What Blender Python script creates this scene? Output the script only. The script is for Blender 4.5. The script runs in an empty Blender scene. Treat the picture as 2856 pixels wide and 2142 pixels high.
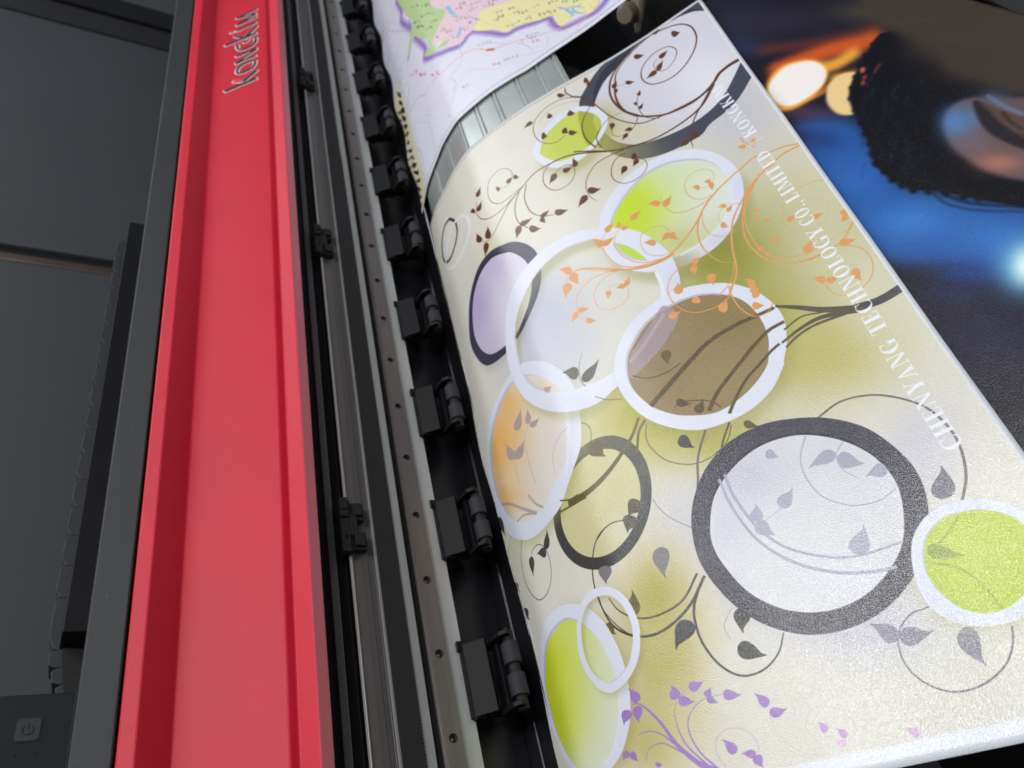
import bpy, math, random
import numpy as np
from mathutils import Matrix, Vector

# ------------------------------------------------------------------ camera, world, lamps, exposure
# the place is laid out in millimetres around the lens: X to the front of the printer, Y along it, Z up
LENS_HEIGHT = 1180.0
scene = bpy.context.scene
world = bpy.data.worlds.new("World"); scene.world = world; world.use_nodes = True
world.node_tree.nodes["Background"].inputs[0].default_value = (0.80, 0.88, 1.0, 1)
world.node_tree.nodes["Background"].inputs[1].default_value = 0.17
scene.view_settings.view_transform = 'Standard'; scene.view_settings.look = 'None'
scene.view_settings.exposure = 0.0; scene.view_settings.gamma = 1.0
CAM = [[0.381763, -0.668819, -0.637916], [-0.219688, -0.736074, 0.640259], [-0.897772, -0.104285, -0.427938]]
def W(x, y, z): return Vector((x * .001, y * .001, (z + LENS_HEIGHT) * .001))
cam = bpy.data.cameras.new("camera"); cam_o = bpy.data.objects.new("camera", cam); scene.collection.objects.link(cam_o)
cam.sensor_width = 36; cam.lens = 2145 / 2856 * 36; cam.clip_start = .02; cam.clip_end = 60
R = Matrix(CAM)
cam_o.matrix_world = Matrix.Translation(W(0, 0, 0)) @ (R @ Matrix(((1, 0, 0), (0, -1, 0), (0, 0, -1)))).to_4x4()
cam.dof.use_dof = True; cam.dof.focus_distance = .47; cam.dof.aperture_fstop = 10.0
scene.camera = cam_o
scene.cycles.max_bounces = 8
def area(name, loc, target, sx, sy, power, col=(1, 1, 1)):
    l = bpy.data.lights.new(name, 'AREA'); l.shape = 'RECTANGLE'; l.size = sx; l.size_y = sy; l.energy = power; l.color = col
    o = bpy.data.objects.new(name, l); scene.collection.objects.link(o)
    o.location = loc; d = Vector(target) - Vector(loc); o.rotation_euler = d.to_track_quat('-Z', 'Y').to_euler()
    return o
T0 = (-.3, .45, .75)
area('ceiling_or_fill_lamp', (1.6, .47, 2.75), T0, .14, 1.3, 28, (1, .995, .98))
area('ceiling_or_fill_lamp', (1.95, 1.40, 2.75), T0, .9, .14, 11, (1, .995, .98))
area('ceiling_or_fill_lamp', (.25, 1.12, 2.75), T0, .9, .14, 9, (1, .995, .98))
area('ceiling_or_fill_lamp', (.1, 2.6, 2.75), T0, 1.3, .9, 15, (.96, .98, 1))  # soft fill light, added to brighten the scene
area('ceiling_or_fill_lamp', (-.9, -.4, 2.75), T0, 1.4, 1.2, 17, (.95, .98, 1))  # second added fill, no fixture stands behind it

# ------------------------------------------------------------------ materials
def new_mat(name):
    m = bpy.data.materials.new(name); m.use_nodes = True
    return m, m.node_tree, m.node_tree.nodes['Principled BSDF']
def lin(c): return tuple(((v / 255) / 12.92 if v / 255 <= .04045 else ((v / 255 + .055) / 1.055) ** 2.4) for v in c)
def mat(name, col, rough=.5, metal=0, bump=0, bscale=900, var=0, vscale=30, spec=.5, stretch=None, coat=0, specks=0):
    m, nt, b = new_mat(name); N = nt.nodes; L = nt.links
    c = lin(col) + (1,)
    b.inputs['Base Color'].default_value = c; b.inputs['Roughness'].default_value = rough; b.inputs['Metallic'].default_value = metal
    b.inputs['Specular IOR Level'].default_value = spec; b.inputs['Coat Weight'].default_value = coat
    tc = N.new('ShaderNodeTexCoord'); mp = N.new('ShaderNodeMapping'); L.new(tc.outputs['Object'], mp.inputs[0])
    if stretch: mp.inputs['Scale'].default_value = stretch
    if var:
        n = N.new('ShaderNodeTexNoise'); n.inputs['Scale'].default_value = vscale; n.inputs['Detail'].default_value = 6; n.inputs['Roughness'].default_value = .6
        L.new(mp.outputs[0], n.inputs[0])
        r = N.new('ShaderNodeMapRange'); r.inputs['From Min'].default_value = .3; r.inputs['From Max'].default_value = .7
        r.inputs['To Min'].default_value = 1 - var; r.inputs['To Max'].default_value = 1 + var; L.new(n.outputs[0], r.inputs[0])
        mx = N.new('ShaderNodeVectorMath'); mx.operation = 'SCALE'; mx.inputs[0].default_value = c[:3]; L.new(r.outputs[0], mx.inputs['Scale'])
        L.new(mx.outputs[0], b.inputs['Base Color'])
        r2 = N.new('ShaderNodeMapRange'); r2.inputs['From Min'].default_value = .3; r2.inputs['From Max'].default_value = .7
        r2.inputs['To Min'].default_value = rough * (1 - var * .6); r2.inputs['To Max'].default_value = min(1, rough * (1 + var * .6)); L.new(n.outputs[0], r2.inputs[0]); L.new(r2.outputs[0], b.inputs['Roughness'])
    if specks:   # lint and dust: rare tiny light dots
        v = N.new('ShaderNodeTexVoronoi'); v.inputs['Scale'].default_value = 130; L.new(tc.outputs['Object'], v.inputs[0])
        sx = N.new('ShaderNodeSeparateColor'); L.new(v.outputs['Color'], sx.inputs[0])
        th = N.new('ShaderNodeMath'); th.operation = 'MULTIPLY'; th.inputs[1].default_value = .11; L.new(sx.outputs[0], th.inputs[0])
        pw = N.new('ShaderNodeMath'); pw.operation = 'SUBTRACT'; pw.inputs[1].default_value = .055; L.new(th.outputs[0], pw.inputs[0])
        lt = N.new('ShaderNodeMath'); lt.operation = 'LESS_THAN'; L.new(v.outputs['Distance'], lt.inputs[0]); L.new(pw.outputs[0], lt.inputs[1])
        ml = N.new('ShaderNodeMath'); ml.operation = 'MULTIPLY'; ml.inputs[1].default_value = specks; L.new(lt.outputs[0], ml.inputs[0])
        mc = N.new('ShaderNodeMix'); mc.data_type = 'RGBA'; L.new(ml.outputs[0], mc.inputs[0]); mc.inputs[6].default_value = c; mc.inputs[7].default_value = (.55, .52, .5, 1)
        if b.inputs['Base Color'].links: L.new(b.inputs['Base Color'].links[0].from_socket, mc.inputs[6])
        L.new(mc.outputs[2], b.inputs['Base Color'])
    if bump:
        n2 = N.new('ShaderNodeTexNoise'); n2.inputs['Scale'].default_value = bscale; n2.inputs['Detail'].default_value = 3
        L.new(mp.outputs[0], n2.inputs[0])
        bp = N.new('ShaderNodeBump'); bp.inputs['Strength'].default_value = bump; bp.inputs['Distance'].default_value = .0006
        L.new(n2.outputs[0], bp.inputs['Height']); L.new(bp.outputs[0], b.inputs['Normal'])
    return m
M = {}
M['red'] = mat('red_powder_coat', (208, 24, 54), .42, spec=.4, bump=.3, bscale=2600, var=.05, vscale=14, specks=.25)
M['red_edge'] = mat('red_edge_painted_sheen', (186, 96, 108), .2, bump=.1, bscale=500)  # red face; the pale pink it reflects is put into its base colour
M['trim'] = mat('charcoal_plastic', (38, 41, 45), .55, bump=.35, bscale=2600, var=.14, vscale=25, specks=.3)
M['panel'] = mat('dark_panel_plastic', (21, 24, 28), .6, spec=.3, bump=.2, bscale=2600, var=.08)
M['black'] = mat('black_steel', (13, 13, 16), .5, spec=.25, bump=.2, bscale=900, var=.1)
M['matte_black'] = mat('matte_black', (13, 13, 15), .7, specks=.1)
M['bracket'] = mat('black_bracket_plastic', (13, 14, 17), .5, spec=.22, bump=.2, bscale=2000, specks=.25)
M['belt'] = mat('black_rubber_belt', (20, 20, 22), .62, bump=.3, bscale=1500, var=.15, vscale=60, specks=.4)
M['steel'] = mat('brushed_rail_steel', (132, 126, 123), .32, metal=.7, bump=.12, bscale=300, var=.22, vscale=40, stretch=(1, .06, 1))
M['alu'] = mat('anodised_aluminium', (205, 206, 204), .34, metal=.6, bump=.08, bscale=300, var=.07, vscale=60, stretch=(1, .05, 1))
M['alu_dark'] = mat('grey_anodised_aluminium', (112, 107, 109), .4, metal=.6, bump=.08, bscale=300, var=.08, vscale=60, stretch=(1, .05, 1))
M['apron'] = mat('silver_painted_apron', (196, 202, 200), .26, metal=.6, bump=.05, bscale=500, var=.04, vscale=30)
M['platen'] = mat('black_anodised_platen', (24, 24, 30), .3, metal=.4, bump=.08, bscale=600, var=.1, specks=.3)
M['roller'] = mat('grey_rubber_roller', (46, 46, 52), .65, spec=.3, var=.25, vscale=120, bump=.2, bscale=1500)
M['bright'] = mat('polished_edge', (214, 220, 220), .2, metal=1)
M['white'] = mat('white_vinyl', (236, 232, 236), .5)
M['ink'] = mat('black_vinyl', (22, 20, 24), .35)
M['redvinyl'] = mat('bright_red_vinyl', (214, 40, 34), .4)
M['floor'] = mat('dark_floor', (26, 25, 26), .5, var=.3, vscale=5)
M['wallpanel'] = mat('dark_grey_panel', (56, 58, 64), .65, var=.06, vscale=3)
M['panelstrip'] = mat('grey_strip', (64, 66, 70), .55)
M['bronze'] = mat('bronze_strip', (120, 104, 96), .35, metal=.9, var=.2, vscale=8)
M['cream'] = mat('cream_plastic', (96, 86, 74), .55, var=.2, vscale=40)
# woven fabric of the big grey screen at the back: fine diagonal threads
def weave(m):
    nt = m.node_tree; N = nt.nodes; L = nt.links; b = N['Principled BSDF']
    tc = N.new('ShaderNodeTexCoord'); wv = N.new('ShaderNodeTexWave'); wv.bands_direction = 'DIAGONAL'; wv.inputs['Scale'].default_value = 260; wv.inputs['Distortion'].default_value = .6
    L.new(tc.outputs['Object'], wv.inputs[0])
    bp = N.new('ShaderNodeBump'); bp.inputs['Strength'].default_value = .2; bp.inputs['Distance'].default_value = .0006
    L.new(wv.outputs[1], bp.inputs['Height']); L.new(bp.outputs[0], b.inputs['Normal'])
weave(M['wallpanel'])

# ------------------------------------------------------------------ printed artwork, drawn in sheet millimetres
class Print:
    """a raster of one printed sheet: s = mm from the feed slot, y = mm along the printer"""
    def __init__(self, s0, s1, y0, y1, res, base):
        self.s0, self.y0, self.res = s0, y0, res
        self.w = int((s1 - s0) * res); self.h = int((y1 - y0) * res); self.s1 = s0 + self.w / res; self.y1 = y0 + self.h / res
        self.im = np.empty((self.h, self.w, 3), np.float32); self.im[:] = np.array(base) / 255
    def px(self, p): return (np.array(p, float).reshape(-1, 2) - [self.s0, self.y0]) * self.res
    def cover(self, loops, pad=2):
        """anti-aliased coverage of closed loops (even winding adds up), returns bbox and mask"""
        A = np.vstack(loops); x0 = max(0, int(A[:, 0].min()) - pad); x1 = min(self.w, int(A[:, 0].max()) + pad + 1)
        y0 = max(0, int(A[:, 1].min()) - pad); y1 = min(self.h, int(A[:, 1].max()) + pad + 1)
        if x1 <= x0 or y1 <= y0: return None
        SUB = 4; acc = np.zeros(((y1 - y0) * SUB, x1 - x0 + 2), np.float32)
        for P in loops:
            Q = np.roll(P, -1, 0)
            for (ax, ay), (bx, by) in zip(P, Q):
                if ay == by: continue
                sg = 1. if by > ay else -1.
                if sg < 0: ax, ay, bx, by = bx, by, ax, ay
                r0 = max(0, math.ceil((ay - y0) * SUB - .5)); r1 = min(acc.shape[0], math.ceil((by - y0) * SUB - .5))
                if r1 <= r0: continue
                r = np.arange(r0, r1); yy = (r + .5) / SUB + y0
                xc = np.clip(ax + (yy - ay) * (bx - ax) / (by - ay) - x0, 0, x1 - x0); ix = xc.astype(int); f = xc - ix
                np.add.at(acc, (r, ix), sg * (1 - f)); np.add.at(acc, (r, ix + 1), sg * f)
        c = np.cumsum(acc, 1)[:, :x1 - x0]; c = np.clip(np.abs(c), 0, 1).reshape(y1 - y0, SUB, -1).mean(1)
        return x0, y0, x1, y1, c
    def blur(self, c, r):
        for ax in (0, 1):
            for _ in range(3):
                k = max(1, int(r * .6)); p = np.pad(c, [(k + 1, k) if a == ax else (0, 0) for a in (0, 1)])
                s = np.cumsum(p, ax); n = 2 * k + 1
                c = (s[n:] - s[:-n] if ax == 0 else s[:, n:] - s[:, :-n]) / n
        return c
    def field(self, shape, x0, y0, col, blobs):
        f = np.empty(shape + (3,), np.float32); f[:] = np.array(col) / 255
        for b in blobs: self.glow(f, x0, y0, b)
        return f
    def glow(self, f, x0, y0, b, clip=None):
        cs, cy, a, c_, d, e, col, al = b
        if al == 0: return
        yy, xx = np.mgrid[0:f.shape[0], 0:f.shape[1]]
        X = (xx + x0) / self.res + self.s0 - cs; Y = (yy + y0) / self.res + self.y0 - cy
        det = a * e - c_ * d
        if abs(det) < 1e-6: return
        u = (X * e - Y * d) / det; v = (-X * c_ + Y * a) / det
        g = (al * np.exp(-(u * u + v * v) * 1.9)).astype(np.float32)[..., None]
        if al > .85: g = np.minimum(1, g * 1.12)
        f[:] = f * (1 - g) + g * (np.array(col, np.float32) / 255)
    @staticmethod
    def spline(P, n=7, closed=False):
        if len(P) < 3: return P
        Q = np.vstack([P[-1], P, P[0], P[1]]) if closed else np.vstack([2 * P[0] - P[1], P, 2 * P[-1] - P[-2]])
        out = []
        for i in range(1, len(Q) - 2):
            a, b, c, d = Q[i - 1:i + 3]
            for t in np.linspace(0, 1, n, endpoint=False):
                out.append(.5 * (2 * b + (c - a) * t + (2 * a - 5 * b + 4 * c - d) * t * t + (3 * b - 3 * c + d - a) * t ** 3))
        if not closed: out.append(P[-1])
        return np.array(out)
    def lay(self, loops, col, a=1., blur=0, blobs=()):
        pad = 3 + int(blur * self.res * 2.2)
        r = self.cover(loops, pad)
        if r is None: return
        x0, y0, x1, y1, c = r
        if blur: c = self.blur(c, blur * self.res)
        v = self.im[y0:y1, x0:x1]; f = self.field(c.shape, x0, y0, col, blobs) if blobs else (np.array(col, np.float32) / 255)
        k = (c * a)[..., None]; v[:] = v * (1 - k) + f * k
    def draw(self, els):      # outline coordinates are tenths of a millimetre
        for e in els:
            k = e['k']
            if k == 'g':
                b = e['v']; r = 2.2
                ex = (abs(b[2]) + abs(b[4])) * r; ey = (abs(b[3]) + abs(b[5])) * r
                x0, y0 = self.px([b[0] - ex, b[1] - ey])[0]; x1, y1 = self.px([b[0] + ex, b[1] + ey])[0]
                x0 = max(0, int(x0)); y0 = max(0, int(y0)); x1 = min(self.w, int(x1)); y1 = min(self.h, int(y1))
                if x1 > x0 and y1 > y0: self.glow(self.im[y0:y1, x0:x1], x0, y0, b)
                continue
            P = self.px(np.array(e['p']) / 10); a = e.get('a', 1.); bl = e.get('b', 0)
            if k == 's':
                C = self.spline(P) if not e.get('o') else self.spline(P, closed=True)
                w = np.interp(np.linspace(0, 1, len(C)), [0, 1], e['w']) * self.res * .5
                w = np.maximum(w, .32)
                t = np.gradient(C, axis=0); t /= np.linalg.norm(t, axis=1)[:, None] + 1e-9; n = np.c_[-t[:, 1], t[:, 0]] * w[:, None]
                # segment quads, so that loops in the line do not cancel
                x0 = C - n; x1 = C + n
                big = [np.vstack([x0, x1[::-1]])]
                self.union(x0, x1, e['c'], a, bl)
            elif k == 'l':
                self.lay([self.spline(P, 4, True)], e['c'], a, bl)
            else:
                sm = e.get('s', 1); loops = [self.spline(P, 6, True) if sm else P]
                if 'i' in e:
                    I = self.spline(self.px(np.array(e['i']) / 10), 6, True)
                    area_ = lambda q: np.sum(q[:, 0] * np.roll(q[:, 1], -1) - q[:, 1] * np.roll(q[:, 0], -1))
                    if area_(I) * area_(loops[0]) > 0: I = I[::-1]
                    loops.append(I)
                self.lay(loops, e['c'], a, bl, e.get('g', ()))
    def union(self, A, B, col, a, blur):
        loops = []
        for i in range(len(A) - 1):
            q = np.array([A[i], A[i + 1], B[i + 1], B[i]])
            s = np.sum(q[:, 0] * np.roll(q[:, 1], -1) - q[:, 1] * np.roll(q[:, 0], -1))
            loops.append(q if s > 0 else q[::-1])
        self.lay(loops, col, a, blur)
    def image(self, name):
        img = bpy.data.images.new(name, self.w, self.h); px = np.ones((self.h, self.w, 4), np.float32); px[..., :3] = np.clip(self.im, 0, 1)
        img.pixels.foreach_set(px.ravel()); img.update(); img.pack(); return img

def sheet_material(name, img, rough=.3, sparkle=.5, scale=1500, tone=1.0, spec=.5, coat=.4, facet=3000, tilt=.34):
    m, nt, b = new_mat(name); N = nt.nodes; L = nt.links
    t = N.new('ShaderNodeTexImage'); t.image = img; t.interpolation = 'Cubic'; t.extension = 'EXTEND'
    uv = N.new('ShaderNodeUVMap'); uv.uv_map = 'sheet'; L.new(uv.outputs[0], t.inputs[0])
    # faint ink and paper mottling over the print
    n0 = N.new('ShaderNodeTexNoise'); n0.inputs['Scale'].default_value = 900; n0.inputs['Detail'].default_value = 2
    tc = N.new('ShaderNodeTexCoord'); L.new(tc.outputs['Object'], n0.inputs[0])
    r = N.new('ShaderNodeMapRange'); r.inputs['To Min'].default_value = tone * .93; r.inputs['To Max'].default_value = tone * 1.03; L.new(n0.outputs[0], r.inputs[0])
    sc = N.new('ShaderNodeVectorMath'); sc.operation = 'SCALE'; L.new(t.outputs[0], sc.inputs[0]); L.new(r.outputs[0], sc.inputs['Scale']); L.new(sc.outputs[0], b.inputs['Base Color'])
    b.inputs['Roughness'].default_value = rough; b.inputs['Specular IOR Level'].default_value = spec
    # glossy photo paper with a pebbled skin
    v = N.new('ShaderNodeTexVoronoi'); v.inputs['Scale'].default_value = scale; L.new(tc.outputs['Object'], v.inputs[0])
    n = N.new('ShaderNodeTexNoise'); n.inputs['Scale'].default_value = scale * .8; n.inputs['Detail'].default_value = 2; L.new(tc.outputs['Object'], n.inputs[0])
    ad = N.new('ShaderNodeMath'); ad.operation = 'ADD'; L.new(v.outputs['Distance'], ad.inputs[0]); L.new(n.outputs[0], ad.inputs[1])
    bp = N.new('ShaderNodeBump'); bp.inputs['Strength'].default_value = sparkle; bp.inputs['Distance'].default_value = .00012
    L.new(ad.outputs[0], bp.inputs['Height'])
    n3 = N.new('ShaderNodeTexNoise'); n3.inputs['Scale'].default_value = 9; n3.inputs['Detail'].default_value = 2; L.new(tc.outputs['Object'], n3.inputs[0])
    b3 = N.new('ShaderNodeBump'); b3.inputs['Strength'].default_value = .35; b3.inputs['Distance'].default_value = .004; L.new(n3.outputs[0], b3.inputs['Height']); L.new(b3.outputs[0], bp.inputs['Normal'])
    L.new(bp.outputs[0], b.inputs['Normal'])
    # tiny facets of the pearl coating, each tilted its own way
    fv = N.new('ShaderNodeTexVoronoi'); fv.inputs['Scale'].default_value = facet; L.new(tc.outputs['Object'], fv.inputs[0])
    a1 = N.new('ShaderNodeVectorMath'); a1.operation = 'SUBTRACT'; a1.inputs[1].default_value = (.5, .5, .5); L.new(fv.outputs['Color'], a1.inputs[0])
    a2 = N.new('ShaderNodeVectorMath'); a2.operation = 'SCALE'; a2.inputs['Scale'].default_value = tilt; L.new(a1.outputs[0], a2.inputs[0])
    a3 = N.new('ShaderNodeVectorMath'); a3.operation = 'ADD'; L.new(a2.outputs[0], a3.inputs[0]); L.new(b3.outputs[0], a3.inputs[1])
    a4 = N.new('ShaderNodeVectorMath'); a4.operation = 'NORMALIZE'; L.new(a3.outputs[0], a4.inputs[0]); L.new(a4.outputs[0], b.inputs['Coat Normal'])
    b.inputs['Coat Weight'].default_value = coat; b.inputs['Coat Roughness'].default_value = .16
    return m

# ------------------------------------------------------------------ mesh helpers (mm in, metres out)
ORG = {}
def tag(o, label, cat, group=None, kind=None):
    o['label'] = label; o['category'] = cat
    if group: o['group'] = group
    if kind: o['kind'] = kind
    return o
def empty(name, loc):
    o = bpy.data.objects.new(name, None); scene.collection.objects.link(o); o.empty_display_size = .05
    o.location = W(*loc); ORG[o.name] = Vector(loc); return o
def obj(name, verts, faces, m, parent=None, org=None, bevel=0, smooth=False, mats=None, fm=None):
    org = Vector(org) if org is not None else (ORG[parent.name] if parent else Vector(verts[0]))
    me = bpy.data.meshes.new(name); me.from_pydata([((Vector(v) - org) * .001)[:] for v in verts], [], faces)
    for mm in (mats or [m]): me.materials.append(mm)
    if fm: me.polygons.foreach_set('material_index', fm)
    me.update(); me.validate()
    import bmesh
    bm = bmesh.new(); bm.from_mesh(me); bmesh.ops.recalc_face_normals(bm, faces=bm.faces); bm.to_mesh(me); bm.free()
    o = bpy.data.objects.new(name, me); scene.collection.objects.link(o); ORG[o.name] = org
    if parent: o.parent = parent; o.location = (org - ORG[parent.name]) * .001
    else: o.location = W(*org)
    if smooth: me.polygons.foreach_set('use_smooth', [True] * len(me.polygons))
    if bevel:
        b = o.modifiers.new('bevel', 'BEVEL'); b.width = bevel * .001; b.segments = 2; b.limit_method = 'ANGLE'; b.angle_limit = math.radians(30)
    return o
class MB:
    def __init__(s): s.v = []; s.f = []; s.m = []
    def add(s, v, f, m=0):
        k = len(s.v); s.v += [tuple(p) for p in v]; s.f += [tuple(i + k for i in q) for q in f]; s.m += [m] * len(f); return s
    def box(s, x0, x1, y0, y1, z0, z1, m=0):
        v = [(x, y, z) for x in (x0, x1) for y in (y0, y1) for z in (z0, z1)]
        return s.add(v, [(0, 1, 3, 2), (4, 6, 7, 5), (0, 4, 5, 1), (2, 3, 7, 6), (0, 2, 6, 4), (1, 5, 7, 3)], m)
    def prism(s, prof, y0, y1, m=0):
        n = len(prof); v = [(x, y0, z) for x, z in prof] + [(x, y1, z) for x, z in prof]
        f = [(i, (i + 1) % n, (i + 1) % n + n, i + n) for i in range(n)] + [tuple(range(n)), tuple(range(n, 2 * n))[::-1]]
        return s.add(v, f, m)
    def cyl(s, a, b, r, n=20, m=0, r2=None):
        a = Vector(a); b = Vector(b); d = (b - a).normalized(); u = d.orthogonal().normalized(); w = d.cross(u); r2 = r if r2 is None else r2
        v = [a + (u * math.cos(t) + w * math.sin(t)) * r for t in [2 * math.pi * i / n for i in range(n)]] + [b + (u * math.cos(t) + w * math.sin(t)) * r2 for t in [2 * math.pi * i / n for i in range(n)]]
        return s.add(v, [(i, (i + 1) % n, (i + 1) % n + n, i + n) for i in range(n)] + [tuple(range(n)), tuple(range(n, 2 * n))[::-1]], m)
    def obj(s, name, m, parent=None, **k):
        return obj(name, s.v, s.f, m, parent, fm=s.m if k.get('mats') else None, **k)

# ------------------------------------------------------------------ the setting
tag(MB().box(-3000, 3000, -2500, 5000, -LENS_HEIGHT - 20, -LENS_HEIGHT).obj('floor', M['floor'], org=(0, 0, -LENS_HEIGHT)), 'dark floor under the printer', 'floor', kind='structure')
tag(MB().box(-1420, -1400, -2500, 5000, -LENS_HEIGHT, 1500).obj('wall', M['wallpanel'], org=(-1400, 0, -LENS_HEIGHT)), 'dark grey wall behind the printer', 'wall', kind='structure')

# ------------------------------------------------------------------ the printer
prn = empty('large_format_printer', (-540, 700, -LENS_HEIGHT))
tag(prn, 'large format printer with red top cover, steel guide rail and silver curved apron', 'printer')
Y0, Y1 = -260, 2300
# red cover: folded sheet with a lip, a step groove and a shallow crease near its lower edge
cov = [(-512, -7.1), (-508.3, -16.9), (-522, -37.4), (-490, -100.4), (-491.2, -106.4), (-481.2, -116.6), (-484.2, -125.3), (-498, -125.3), (-498, -112), (-506, -104), (-536, -40), (-536, -7.1)]
cover = MB().prism(cov, Y0, Y1).obj('top_cover', M['red'], prn, bevel=1.1, mats=[M['red'], M['red_edge']])
for p in cover.data.polygons:
    c = p.center
    if abs((c.x * 1000 + ORG['top_cover'][0]) + 482.7) < 1.2 and abs(c.z * 1000 + ORG['top_cover'][2] + 121) < 3: p.material_index = 1
# lettering on the cover
LOGO = [[0,42,[16.37,979.28,56.55,1000.18]],[0,40,[39.47,997.6,56.7,1021.65]],[1,46,[26.97,1002.04,38.22,998.04]],[0,30,[31.32,1027.2,32.52,1034.85,38.86,
1044.38,50.01,1050.46,54.99,1048.65,55.13,1043.07,52.52,1033.06,44.86,1025.02,36.43,1020.91,32.2,1022.43,31.32,1027.2]],[0,26,[29.4,1049.64,56.12,
1063.74]],[0,26,[29.82,1050.4,57.12,1082.83]],[0,26,[30.06,1069.48,57.31,1084.31]],[0,34,[31.06,1104.13,31.77,1093.13,37.79,1087.04,48.35,1092.85,
55.49,1103.96,56.46,1116.57]],[0,20,[47.05,1118.07,44.81,1110.9,39.47,1107.92]],[0,38,[14.61,1107.85,57.01,1131.59]],[0,34,[27.66,1131.76,38.52,
1123.26]],[0,38,[40.33,1119.57,57.62,1154.18]],[0,26,[29.77,1147.36,57.24,1165.55]],[1,22,[21.63,1144.22,26.13,1147.28]],[0,22,[29.6,1165.4,57.83,
1183.41]],[0,24,[30.04,1166.71,56.96,1193.16]],[0,24,[29.38,1188.39,56.97,1195.35]],[0,24,[29.37,1189.05,58.2,1209.33]]]
A2 = Vector((-522, 0, -37.4)); E = Vector((32, 0, -63)).normalized(); NRM = Vector((63, 0, 32)).normalized()
def on_cover(u, y, h): p = A2 + E * u + NRM * h; return Vector((p.x, y, p.z))
def ribbon(mb, pts, w, h, ext=0., m=0):
    P = np.array(pts).reshape(-1, 2)
    if len(P) > 2: P = Print.spline(P, 5)
    if ext:
        d0 = P[0] - P[1]; d1 = P[-1] - P[-2]; P = np.vstack([P[0] + d0 / np.linalg.norm(d0) * ext, P, P[-1] + d1 / np.linalg.norm(d1) * ext])
    t = np.gradient(P, axis=0); t /= np.linalg.norm(t, axis=1)[:, None]
    n = np.c_[-t[:, 1], t[:, 0]] * w / 2
    for i in range(len(P) - 1):
        q = [P[i] - n[i], P[i + 1] - n[i + 1], P[i + 1] + n[i + 1], P[i] + n[i]]
        k = len(mb.v)
        v = [on_cover(a, b, .03) for a, b in q] + [on_cover(a, b, h + .0008 * len(mb.v) * .02) for a, b in q]
        mb.add(v, [(0, 3, 2, 1), (4, 5, 6, 7), (0, 1, 5, 4), (1, 2, 6, 5), (2, 3, 7, 6), (3, 0, 4, 7)], m)
LW = .118      # mm of stroke per traced unit
wm, bmk, accents = MB(), MB(), []
for red, w, p in LOGO:
    ribbon(wm, p, w * LW * .8 + 3.4, .25, 1.6)
    rmk = MB()
    if red: accents.append(rmk)
    ribbon(rmk if red else bmk, p, w * LW * .84, 1.1 if not red else .9, 0.)
lg = wm.obj('logo', M['white'], cover)
bmk.obj('letters', M['ink'], lg)
for rmk in accents: rmk.obj('letter_accent', M['redvinyl'], lg)
# charcoal trim above the cover, with the seam between them
MB().prism([(-514.5, -5.6), (-519.8, 17.2), (-545, 18.0), (-545, -5.6)], Y0, Y1).obj('trim', M['trim'], prn, bevel=1.4)
MB().prism([(-520, -8.5), (-520, -4), (-544, -4), (-544, -8.5)], Y0, Y1).obj('seam_strip', M['matte_black'], prn)
# beam: extruded aluminium face with ledges, behind the cover
beam = [(-521.5, -60), (-521.5, -139.6), (-519.5, -140.5), (-519.5, -146), (-525, -147), (-525, -155), (-518, -155.6), (-516.6, -157.2), (-518.6, -158.6), (-520.6, -160), (-521.6, -166), (-521.6, -171), (-523, -172), (-523, -176), (-521.6, -177),
        (-521.6, -203.4), (-523, -204), (-523, -207), (-520, -208), (-520, -221), (-516.8, -221.4), (-515.8, -234.5), (-530, -236), (-600, -236), (-600, -60)]
beam_o = MB().prism(beam, Y0, Y1).obj('beam', M['alu'], prn, bevel=.35, mats=[M['alu'], M['alu_dark'], M['black']])
for p in beam_o.data.polygons:
    z = p.center.z * 1000 + ORG['beam'][2]
    p.material_index = 2 if -147 > z > -155.3 or z > -139.8 else (1 if -147 < z < -139 or -177 < z < -158 or -208 < z < -203 else 0)
    if (z > -139.9 or -208.2 < z < -203.4) and p.normal.y ** 2 < .5: p.material_index = 2  # black beside the rail paints in the rail's dark reflection
# toothed carriage belt
tb = MB(); tb.box(-519.9, -518.4, Y0, Y1, -194.8, -178.6)
bl = tb.obj('drive_belt', M['belt'], prn, bevel=.2)
te = MB(); y = 60
while y < 900:
    te.box(-520.2, -518.8, y, y + 1.3, -195.5, -194.7); y += 2.5
te.obj('belt_teeth', M['belt'], bl)
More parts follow.
